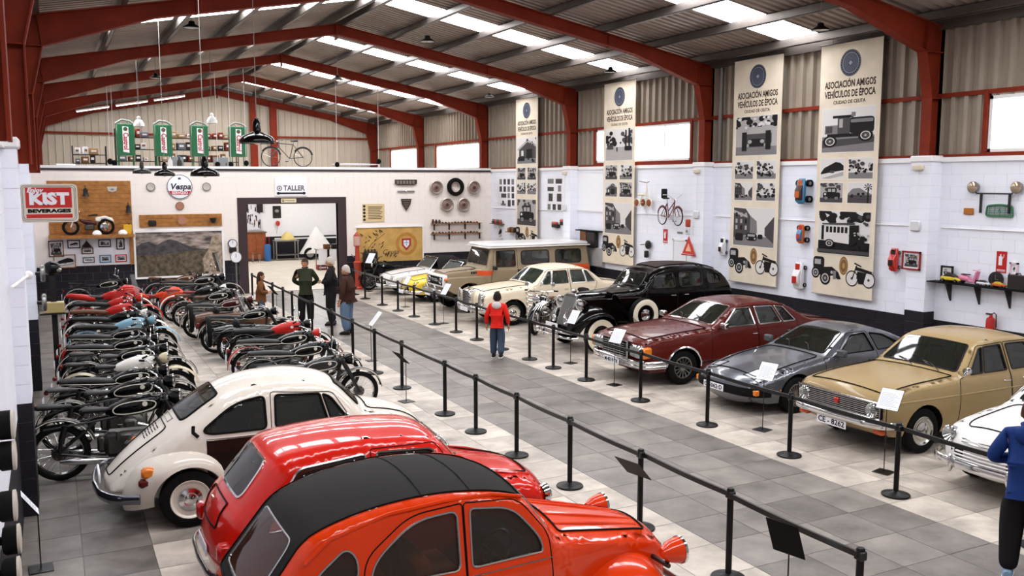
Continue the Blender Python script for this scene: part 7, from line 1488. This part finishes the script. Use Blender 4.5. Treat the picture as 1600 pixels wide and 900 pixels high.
# wheels and tyre
for k,(x,z,l) in enumerate([(12.8,3.57,'bare silver wheel left of the black tyre'),(14.33,3.56,'bare silver wheel right of the black tyre'),(13.22,2.93,'lower bare silver wheel, nearer the doorway'),(13.9,2.92,'lower bare silver wheel, nearer the right wall')]):
    o = wthing('display_wheel_rim',l,'wheel',BW(x,z,.02),'wheels mounted on the back wall'); MB().lathe([(.2,0),(.25,.02),(.26,.1),(.23,.12),(.2,.08),(.18,.04)],(0,0,0),(0,0,1),30).build('rim',mat('wheel_silver','#b9aea6',.4,.6),o); MB().lathe([(.18,.04),(.1,.06),(.09,.09),(0,.1)],(0,0,0),(0,0,1),30).build('disc',mat('wheel_centre','#9a8078',.4,.4),o); MB().lathe([(.06,.09),(.055,.13),(0,.135)],(0,0,0),(0,0,1),20).build('hubcap',mat('wheel_dark','#4a3430',.4),o)
o = wthing('tyre_display','black tyre mounted at the centre of the wheels','tyre',BW(13.57,3.59,.02)); MB().lathe([(.2,.02),(.26,.0),(.33,.03),(.34,.08),(.33,.13),(.26,.16),(.2,.14),(.19,.08)],(0,0,0),(0,0,1),34).build('tyre',rubber,o); MB().lathe([(.2,.05),(.17,.04),(.12,.02)],(0,0,0),(0,0,1),30).build('rim',mat('wheel_silver','#b9aea6'),o)
for z,l in ((2.22,'upper'),(1.85,'lower')):
    s = wthing('ornament_shelf','%s narrow wooden shelf of miniature cars on the back wall' % l,'shelf',BW(13.6,z)); slab(s,'board',wood,-1.02,0,1.02,.02,0,.16)
    for x in (-.9,-.3,.35,.95): slab(s,'bracket',tdark,x,-.22,x+.015,0,0,.12)
    rr = random.Random(int(z*100))
    for k in range(15):
        x = -.95+.128*k; hgt = rr.uniform(.04,.07)+(.1 if k < 3 and z > 2 else 0); c_ = rr.choice([tdark,brownl,gold,greyl,tr]); t = thing('miniature_car','%s miniature vehicle on the %s narrow shelf, place %s from its left end' % ({tdark:'black',brownl:'brown',gold:'brass',greyl:'grey',tr:'red'}[c_],l,['one','two','three','four','five','six','seven','eight','nine','ten','eleven','twelve','thirteen','fourteen','fifteen'][k]),'toy car',(13.6+x,YB-.1,z+.02),0,'miniature vehicles on the %s narrow shelf' % l); MB().rbox(-.05,-.025,.012,.05,.025,hgt*.6,.008).build('body',c_,t); MB().rbox(-.03,-.022,hgt*.55,.025,.022,hgt,.008).build('cabin',tdark,t)
        for wx_ in (-.03,.03): MB().cyl((wx_,-.03,.013),(wx_,.03,.013),.013,n=8).build('wheel',rubber,t)
# old fuel pump
o = thing('fuel_pump','slim red vintage hand fuel pump right of the doorway','fuel pump',(9.62,31.05,0)); rp = mat('pump_red','#b03a24',.35,coat=.4); MB().lathe([(0,0),(.2,0),(.2,.06),(.14,.1),(.13,.9),(.16,.95),(.08,1.0),(.07,1.5),(.12,1.52),(.12,1.9),(.05,1.98),(0,2.05)],(0,0,0),(0,0,1),20).build('column',rp,o); MB().lathe([(.125,1.55),(.125,1.88)],(0,0,0),(0,0,1),20).build('glass_cylinder',mat('pump_glass','#c9a090',.15),o,None); MB().tube([(.1,-.05,1.3),(.25,-.1,1.2),(.22,-.1,.6),(.12,-.12,.5)],.018,6).build('hose',black,o); MB().tube([(-.1,-.05,1.1),(-.25,-.1,1.25)],.014,6).build('crank',chrome,o)
o = thing('engine_stand','dark engine block displayed before the coat-of-arms mural','engine',(10.15,31.22,0)); MB().rbox(-.25,-.15,.75,.25,.15,1.3,.05).build('block',tdark,o); MB().lathe([(.1,0),(.14,.03),(.1,.06)],(0,-.18,1.0),(0,-1,0),16).build('pulley',steel,o)
for x in (-.22,.22): MB().cyl((x,0,0),(x,0,.75),.025,n=8).build('leg',black,o)
for k in range(4): MB().cyl((-.18+.12*k,0,1.3),(-.18+.12*k,0,1.38),.04,n=10).build('port',alu,o)
# ================================================================ left wall fittings
k_ = wthing('enamel_sign','red and cream enamel sign lettered Enjoy KIST BEVERAGES','sign',frame_matrix((.0,13.15,3.52),(1,0,0),(0,0,1)),None); P = rrect(-.335,-.245,.335,.245,.06); MB().prism(P,(0,0,-.012),(1,0,0),(0,1,0),(0,0,.024)).build('plate',mat('sign_cream','#ddd5c6',.35,coat=.3),k_,None)
for ins in (.025,.045): MB().tube([(x*(1-ins*2.6),y*(1-ins*3.2),.0125) for x,y in P],.0025,4,True).build('border_line',sepia,k_)
rs = mat('sign_bright_red','#c01f16',.35,coat=.3); slab(k_,'red_field',rs,-.265,-.06,.265,.2,.012,.0135); slab(k_,'red_stripe',rs,-.265,-.19,.265,-.14,.012,.0135); txt(k_,'KIST',.2,.0,.05,.0138,paper,width=.46,bold=.012); txt(k_,'Enjoy',.08,-.16,.165,.0138,paper,shear=.3,bold=.003); txt(k_,'BEVERAGES',.06,0,-.1,.0128,ink,width=.5,bold=.004)
MB().cyl((-.45,0,.1),(-.335,0,.1),.012,n=6).cyl((-.45,0,-.1),(-.335,0,-.1),.012,n=6).build('bracket',black,k_)
for y,z,l in ((7.37,2.05,'uppermost dark drum lamp on the wall at the lower corner'),(7.3,1.84,'second dark drum lamp down on the wall at the lower corner'),(6.95,1.58,'third dark drum lamp down on the wall at the lower corner'),(7.2,1.25,'fourth dark drum lamp down on the wall at the lower corner'),(6.9,1.12,'lowest dark drum lamp on the wall at the lower corner')):
    o = thing('drum_lamp',l,'lamp',(XL,y,z),0,'drum lamps mounted on the left wall'); MB().lathe([(0,.0),(.03,.0),(.03,.02),(.09,.03),(.105,.05),(.105,.13),(.1,.135)],(0,0,0),(1,0,0),24).build('drum',rubber,o); MB().lathe([(.106,.12),(.108,.14),(.09,.145),(0,.15)],(0,0,0),(1,0,0),20).build('face_ring',mat('wheel_ivory','#cfc6b8',.4),o)
for y,z,l in ((18.4,2.15,'grey pulley wheel on the second left column'),(18.4,1.62,'lower grey pulley wheel on the second left column')):
    o = thing('pulley_wheel',l,'wheel',(-.29,y,z),0,'pulleys on the left column'); MB().cyl((0,0,0),(.08,0,0),.03,n=8).build('axle',black,o); MB().lathe([(0,.08),(.13,.08),(.16,.1),(.16,.14),(.13,.16),(0,.15)],(0,0,0),(1,0,0),22).build('disc',steel,o)
MB_=thing('white_bar','white pivoting bar on the nearest left column','bar',(-.3,11.3,2.72)); MB().cyl((-.1,-.5,-.03),(.05,.25,.03),.018,n=8).build('rod',whitep,MB_); MB().ell((.05,.25,.03),.05,10,8).build('knob',whitep,MB_)
# coat rack with helmets by left wall, frame with goods
o = thing('post_rack','dark metal rack post with goods beside the wall-row motorcycles','rack',(-.02,19.6,0)); MB().box(-.05,-.05,0,.05,.05,2.0).build('post',tdark,o,None); slab_ = MB().box(-.25,-.2,1.25,.25,.2,1.28).build('tray',tdark,o,None)
for x,y,z,c_,l in ((-.02,19.55,1.28,mat('box_yellow','#b5a06a',.5),'yellowish carton on the rack tray'),):
    q = thing('carton',l,'box',(x,y,z)); MB().rbox(-.18,-.14,0,.18,.14,.2,.01).build('body',c_,q); MB().box(-.18,-.02,.2,.18,.02,.202).build('tape',paper,q,None)
q = thing('red_can','red fuel can under the rack tray','can',(.18,20.1,.0)); MB().rbox(-.13,-.1,0,.13,.1,.45,.03).build('body',tr,q); MB().cyl((.06,0,.45),(.06,0,.5),.03,n=8).build('cap',black,q)
q = thing('helmet','black motorcycle helmet on the dark rack','helmet',(-.02,19.6,2.0)); MB().ell((0,0,.13),(.16,.13,.14),16,12).build('shell',bk['black'],q); MB().rbox(.06,-.11,.06,.17,.11,.14,.03).build('visor',steel,q)
# ================================================================ pendant lamps
def pendant(name, label, x, y, z, d, shade, kind='bell', top=None, group='pendant lamps'):
    o = thing(name, label, 'lamp', (x,y,z), 0, group); t = (top or TOP(x)+.22)-z; k = d/.5
    if kind == 'bell': prof = [(.25*k,0),(.255*k,.02*k),(.24*k,.07*k),(.2*k,.11*k),(.1*k,.15*k),(.06*k,.17*k),(.055*k,.3*k),(.035*k,.33*k),(.03*k,.36*k),(0,.37*k)]; h = .37*k
    elif kind == 'dome': prof = [(.25*k,0),(.24*k,.12*k),(.17*k,.26*k),(.08*k,.33*k),(.09*k,.42*k),(.03*k,.48*k),(0,.5*k)]; h = .5*k
    else: prof = [(.25*k,0),(.25*k,.03*k),(.1*k,.12*k),(.08*k,.2*k),(0,.22*k)]; h = .22*k
    MB().lathe(prof,(0,0,0),(0,0,1),26).build('shade',shade,o); MB().lathe([(0,.03*k),(.2*k,.03*k),(.235*k,.01*k)],(0,0,0),(0,0,1),20).build('reflector',mat('lamp_reflector','#d9d6d0',.4),o); MB().ell((0,0,.04*k),(.06*k,.06*k,.06*k),12,8).build('bulb',ivory,o)
    MB().cyl((0,0,h),(0,0,t),.006,n=5).build('cord',mat('cord_grey','#8d8985',.6),o)
    return o
pendant('pendant_lamp','large black enamel pendant lamp hanging nearest the camera',2.72,13.48,4.34,.5,blackc)
pendant('pendant_lamp','black enamel pendant lamp third from the back, above the round white sign',2.32,15.77,3.88,.46,blackc)
pendant('pendant_lamp','black enamel pendant lamp just left of the round white sign',2.42,22.5,3.92,.46,blackc)
pendant('pendant_lamp','smaller black enamel pendant lamp over the plank panel',2.23,26.0,4.0,.46,mat('lamp_grey_black','#2c2a2b',.3))
wl_ = mat('white_shade','#f4f2ee',.3)
pendant('white_pendant','white dome pendant lamp hung before the first green cabinet',2.41,28.34,5.36,.3,wl_,'dome'); pendant('white_pendant','white dome pendant lamp hung before the third green cabinet',4.28,27.41,5.45,.3,wl_,'dome')
for (x,y,z),l in (((2.74,19.6,6.85),'left of the roof ridge over the wall-row motorcycles'),((7.63,19.16,6.85),'under the roof ridge over the aisle'),((13.16,20.3,6.6),'under the roof near the window banner'),((13.04,12.95,6.6),'under the roof above the tanker truck banner'),((13.4,28.1,6.6),'under the roof near the back right corner'),((7.98,27.4,6.85),'under the ridge near the back wall'),((2.79,27.1,6.6),'under the left roof slope near the back wall')):
    pendant('highbay_lamp','flat black high-bay lamp '+l,x,y,z,.34,blackmatte,'flat',group='high-bay lamps under the roof')
for k,(x,z) in enumerate(((1.87,4.45),(2.0,4.4),(5.29,4.38),(5.74,4.38),(6.26,4.43),(9.53,4.41),(11.13,4.54))):
    y = 33; o = thing('hanging_weight','black knob on a long cord over the mezzanine, number %s from the left wall' % ['one','two','three','four','five','six','seven'][k],'cord weight',(x,y,z),0,'cords hanging over the mezzanine'); MB().ell((0,0,0),(.09,.09,.1),12,8).build('knob',blackmatte,o); MB().cyl((0,0,.09),(0,0,TOP(x)+.22-z),.008,n=5).build('cord',whitep,o)
# ================================================================ mezzanine
green = mat('cabinet_green','#14603a',.35,coat=.3)
for k,(x,l) in enumerate(((2.58,'first'),(3.86,'second'),(5.13,'third'),(6.53,'fourth'))):
    o = thing('green_cabinet','tall green lettered oil cabinet on legs, %s from the left on the mezzanine' % l,'cabinet',(x,36,4.1),0,'green oil cabinets on the mezzanine'); MB().rbox(-.3,-.25,.62,.3,.25,1.75,.02).build('body',green,o)
    for sx in (-.25,.25):
        for sy in (-.2,.2): MB().cyl((sx,sy,0),(sx,sy,.64),.02,n=6).build('leg',green,o)
    MB().tube([(-.32,-.1,1.76),(-.1,-.1,1.9),(.15,-.1,1.86),(.34,-.1,1.72)],.04,8).build('hose_coil',mat('hose_grey','#8b8b88',.5),o); p = MB().prism([(-.1,.75),(.1,.72),(.1,1.64),(-.1,1.66)],(0,-.262,0),(1,0,0),(0,0,1),(0,.01,0)).build('label_strip',paper,o,None)
    M_ = frame_matrix((0,-.264,1.13),(0,0,-1),(1,0,0)); text_mb('Castrol',.24,None,M_,.002,bold=.006,width=.6).build('lettering',mat('label_red','#b0262b',.5),p,None); MB().lathe([(.0,0),(.075,0)],(0,-.264,1.56),(0,-1,0),20).build('logo_disc',green,p,None); MB().box(-.02,-.268,1.53,.05,-.266,1.57).build('logo_bar',redlens,p,None)
cols = [('brown',mat('carton_brown','#8a6543',.7)),('white',paper),('grey',mat('crate_grey','#6c7480',.6)),('dark',tdark),('rust red',mat('carton_rust','#8a3d28',.6)),('tan',mat('carton_tan','#b08d63',.7))]; rr = random.Random(5)
for ui,(x0,x1,nm) in enumerate(((.95,2.25,'leftmost'),(2.6,4.2,'second'),(4.3,6.0,'third'),(6.1,7.6,'fourth'))):
    u = thing('shelving_unit','dark metal storage shelving on the mezzanine, %s unit' % nm,'shelving',(0,42,4.1),0,'mezzanine shelving units'); lv = (0,.5,1.0,1.5) if ui else (0,.4,.75)
    for z in lv: MB().box(x0,-.25,z+.02,x1,.25,z+.05).build('tier',tdark,u,None)
    for x in (x0,x1-.04):
        for y in (-.25,.21): MB().box(x,y,0,x+.04,y+.04,lv[-1]+.4).build('upright',tdark,u,None)
    for ti,z in enumerate(lv):
        x = x0+.12; seen = {}
        while x < x1-.5:
            w = rr.uniform(.16,.34); h = rr.uniform(.14,.36); nmx, m_ = rr.choice(cols); seen[nmx] = seen.get(nmx,0)+1
            b = thing('storage_box','%s storage box on tier %s of the %s mezzanine shelving unit%s' % (nmx,['one','two','three','four'][ti],nm,'' if seen[nmx] == 1 else ', item '+['two','three','four','five','six','seven'][seen[nmx]-2]),'box',(x+w/2,42,4.1+z+.05),rr.uniform(-.15,.15),'boxes on the mezzanine shelving'); MB().rbox(-w/2,-.18,0,w/2,.18,h,.012).build('body',m_,b); MB().box(-w*.3,-.184,h*.4,w*.3,-.18,h*.7).build('label',paper if nmx != 'white' else cols[0][1],b,None); x += w+rr.uniform(.04,.12)
for x,w,l in ((4.45,.4,'grey metal filing door between the second and third green cabinets'),(6.05,.5,'grey metal sheet beside the fourth green cabinet')):
    o = thing('metal_locker',l,'locker',(x,37,4.1)); MB().rbox(-w/2,-.2,0,w/2,.2,.62,.01).build('body',mat('locker_grey','#8f9296',.5),o); MB().box(w*.3,-.21,.3,w*.36,-.2,.4).build('handle',black,o,None)
o = thing('yellow_table','low yellow-topped table on the mezzanine','table',(4.4,34,4.1)); MB().box(-.7,-.3,.1,.7,.3,.14).build('top',mat('table_yellow','#b59a55',.6),o,None)
for sx in (-.65,.6): MB().box(sx,-.28,0,sx+.05,.28,.1).build('leg',woodd,o,None)
for x,l in ((3.85,'white bottle on the yellow mezzanine table'),(4.15,'grey jerrycan on the yellow mezzanine table')): b = thing('bottle',l,'bottle',(x,33.95,4.24)); MB().lathe([(0,0),(.08,0),(.08,.25),(.03,.34),(.03,.4),(0,.4)],(0,0,0),(0,0,1),14).build('body',paper if x < 4 else greyl,b); MB().cyl((0,0,.4),(0,0,.44),.035,n=10).build('cap',tb,b)
o = thing('ceiling_fan','white propeller blade standing on the mezzanine near the windows','propeller',(10.4,33.5,4.1)); MB().ell((0,0,.33),(.95,.04,.035),20,8).build('blade',paper,o); MB().lathe([(.12,0),(.1,.03),(.03,.06),(.03,.33),(0,.33)],(.9,0,0),(0,0,1),14).build('stand',paper,o)
o = thing('rolled_sheet','rolled white sheet on the mezzanine by the left wall','roll',(.55,34,4.1)); MB().lathe([(.1,-.3),(.14,-.3),(.14,.3),(.1,.3)],(0,0,.14),(1,.3,0),16).build('roll',paper,o); MB().tube([(-.5,0,.05),(-.2,0,.1),(0,.1,.02)],.04,6).build('loose_end',paper,o)
# fluorescent strips under the far roof
tube_e = mat('fluorescent_glow','#ffffff',.5,emit=4.)
for k in range(3):
    o = thing('strip_light','fluorescent strip light under the far left roof, %s' % ['leftmost','middle','rightmost'][k],'strip light',(1.75+k*1.45,40.3,TOP(1.75+k*1.45)-.42),0,'strip lights over the mezzanine'); MB().M; b = MB(); b.M = Matrix.Rotation(-math.atan(.187),4,'Y'); b.box(-.62,-.05,0,.62,.05,.06); b.build('housing',whitep,o,None); b = MB(); b.M = Matrix.Rotation(-math.atan(.187),4,'Y'); b.box(-.6,-.035,-.03,.6,.035,0); b.build('tube',tube_e,o,None)
    MB().cyl((0,0,.05),(0,0,.42),.008,n=5).build('hanger',black,o)
# ================================================================ workshop seen through the doorway
wsw = mat('workshop_white','#f2f1f2',.6,var=.02)
w1 = struct(MB().box(XL,YG-.25,0,XR,YG-.1,3.92).build('wall_workshop_back',wsw,None,None)); MB().box(8.0,YG-.262,0,XR,YG-.25,1.1).build('dark_dado',walldark,w1,None)
MB().box(9.8,YG-.28,.95,XR,YG-.25,1.02).build('pipe_rail',whitep,w1,None)
w2 = struct(MB().box(12.9,YB+.2,0,13.05,YG-.25,3.92).build('wall_workshop_right',wsw,None,None)); MB().box(12.86,YB+.3,0,12.9,YB+4.2,3.0).build('door_leaf',dframe,w2,None)
w3 = struct(MB().box(2.4,YB+.2,0,2.55,YG-.25,3.92).build('wall_workshop_left',wsw,None,None))
for k,(x,y) in enumerate(((6,34.5),(9.5,34.5),(6,38.5),(9.5,38.5),(7,42.5),(11,42.5))):
    o = thing('workshop_light','fluorescent ceiling light inside the workshop, %s' % ['first pair, nearer the motorcycles','first pair, nearer the cars','second pair, nearer the motorcycles','second pair, nearer the cars','rear pair over the stool','rear pair over the dust sheet'][k],'strip light',(x,y,3.9),0,'workshop ceiling lights'); MB().box(-.75,-.12,-.08,.75,.12,.0).build('housing',whitep,o,None); MB().box(-.7,-.09,-.1,.7,.09,-.08).build('tube',mat('workshop_tube','#ffffff',.5,emit=70.),o,None)
o = thing('tool_wall','white pegboard crowded with hanging tools in the workshop','pegboard',(8.75,YG-.3,0)); MB().box(-.55,-.02,1.45,.45,0,2.75).build('board',paper,o,None); rr = random.Random(9)
for k in range(34):
    x, z = rr.uniform(-.5,.4), rr.uniform(1.5,2.5); MB().box(x-.02,-.05,z,x+.02,-.02,z+rr.uniform(.08,.3)).build('tool',rr.choice([tdark,steel,woodd,greyl]),o,None)
MB().rbox(-.5,-.12,2.4,-.2,-.02,2.7,.02).build('speaker',tdark,o); MB().rbox(.22,-.14,2.3,.5,-.02,2.85,.02).build('speaker',tdark,o)
o = thing('brown_cabinet','brown wooden workshop cabinet with worktop','cabinet',(8.7,44.4,0)); MB().box(-.5,-.35,.1,.45,.35,1.35).build('body',mat('cabinet_brown','#7a4326',.5,var=.2),o,None); MB().box(-.55,-.4,1.35,.5,.36,1.4).build('worktop',woodd,o,None)
for x in (-.26,.22): MB().box(x-.22,-.365,.15,x+.22,-.35,1.3).build('door',mat('cabinet_door','#8a4a28',.5,var=.2),o,None)
o = thing('blue_drum','blue trolley drum beside the brown cabinet','drum',(9.2,44.0,0)); MB().lathe([(0,0),(.16,0),(.16,.75),(.12,.8),(0,.8)],(0,0,0),(0,0,1),18).build('body',mat('drum_blue','#2f5f94',.4),o); MB().tube([(-.1,0,.8),(-.1,0,1.15),(.1,0,1.15),(.1,0,.8)],.015,5).build('handle',redlens,o)
o = thing('stool','small wooden stool on the workshop floor','stool',(8.5,43.2,0)); MB().box(-.18,-.18,.42,.18,.18,.46).build('seat',woodd,o,None)
for sx in (-.15,.15):
    for sy in (-.15,.15): MB().cyl((sx,sy,0),(sx,sy,.42),.015,n=6).build('leg',steel,o)
o = thing('workbench','steel workbench with lower shelf in the workshop','workbench',(10.1,44.2,0)); MB().box(-.55,-.35,.92,.6,.35,.97).build('top',steel,o,None); MB().box(-.52,-.32,.25,.57,.32,.28).build('shelf',steel,o,None)
for sx in (-.52,.52):
    for sy in (-.3,.3): MB().box(sx,sy-.02,0,sx+.05,sy+.03,.92).build('leg',steel,o,None)
def drape(name, label, loc, w, d, h, m, seed, cat, n=12, peak=(0,0)):
    rr2 = np.random.default_rng(seed); rows = []
    for i in range(n+1):
        t = i/n; row_ = []
        for k in range(18):
            a = 2*math.pi*k/18; s_ = t**.8*(1+.12*math.sin(3*a+seed)*t); row_.append((w*s_*math.cos(a)*.5+peak[0]*(1-t), d*s_*math.sin(a)*.5+peak[1]*(1-t), h*(1-t**(.85 if h > 1 else 1.5))+.02*math.sin(5*a)*t))
        rows.append(row_)
    o = thing(name,label,cat,loc); MB().grid(rows,0,True).build('sheet',m,o,70); e = MB().tube([(p[0]*1.005,p[1]*1.005,p[2]+.012) for p in rows[-1]],.012,5,True); e.build('hem',m,o); return o
drape('yellow_cloth','yellow cloth thrown over the workbench corner',(10.2,44.15,.975),.75,.6,.4,mat('cloth_yellow','#cdb878',.85),2,'cloth')
drape('covered_vehicle','vehicle shrouded under a white dust sheet in the workshop',(11.7,44.1,.3),1.75,1.1,1.35,mat('dust_sheet','#dcdad8',.8,var=.05),4,'covered vehicle',peak=(-.1,0))
for x in (11.2,12.2): o = thing('vehicle_castor','dark wheel showing below the white dust sheet, %s' % ('nearer the workbench' if x < 11.5 else 'nearer the door leaf'),'wheel',(x,43.8,.3)); MB().lathe([(.18,-.06),(.28,-.05),(.3,0),(.28,.05),(.18,.06)],(0,0,0),(0,1,0),20).build('tyre_ring',rubber,o); MB().lathe([(0,-.04),(.18,-.05)],(0,0,0),(0,1,0),16).build('disc',steel,o)
o = thing('wall_poster','dark poster on the white workshop wall','poster',(9.95,YG-.27,2.3)); MB().box(-.2,-.01,-.3,.2,0,.3).build('print',tdark,o,None); MB().ell((.0,-.012,.05),(.1,.002,.08),12,6).build('motif',steel,o)
o = thing('red_balloon','red balloon float hung on the workshop wall','float',(9.95,YG-.4,1.75)); MB().ell((0,0,0),(.11,.1,.13),14,10).build('float',tr,o); MB().cyl((0,0,-.13),(-.05,.1,-.5),.006,n=4).build('string',ink,o)
o = thing('work_table','grey table with white cloth and boxes just inside the doorway','table',(10.7,38.6,0)); MB().box(-.55,-.4,.86,.5,.4,.9).build('top',steel,o,None); MB().box(-.57,-.42,.25,-.1,-.405,.905).box(-.2,-.42,.4,.2,-.405,.905).build('cloth_drop',paper,o,None)
for sx in (-.5,.45):
    for sy in (-.35,.35): MB().box(sx,sy-.02,0,sx+.04,sy+.03,.86).build('leg',steel,o,None)
for x,l,m_ in ((10.6,'brown carton on the workshop table',woodd),(10.95,'dark gadget on the workshop table',tdark)): b = thing('carton',l,'box',(x,38.6,.9)); MB().rbox(-.13,-.12,0,.13,.12,.2,.01).build('body',m_,b); MB().box(-.13,-.02,.2,.13,.02,.203).build('tape',paper,b,None)
b = thing('crate','rust red crate under the workshop table','crate',(10.35,38.55,0)); MB().rbox(-.2,-.15,0,.2,.15,.22,.01).build('body',mat('carton_rust','#8a3d28'),b); MB().box(-.15,-.155,.08,.15,-.15,.14).build('label',paper,b,None)
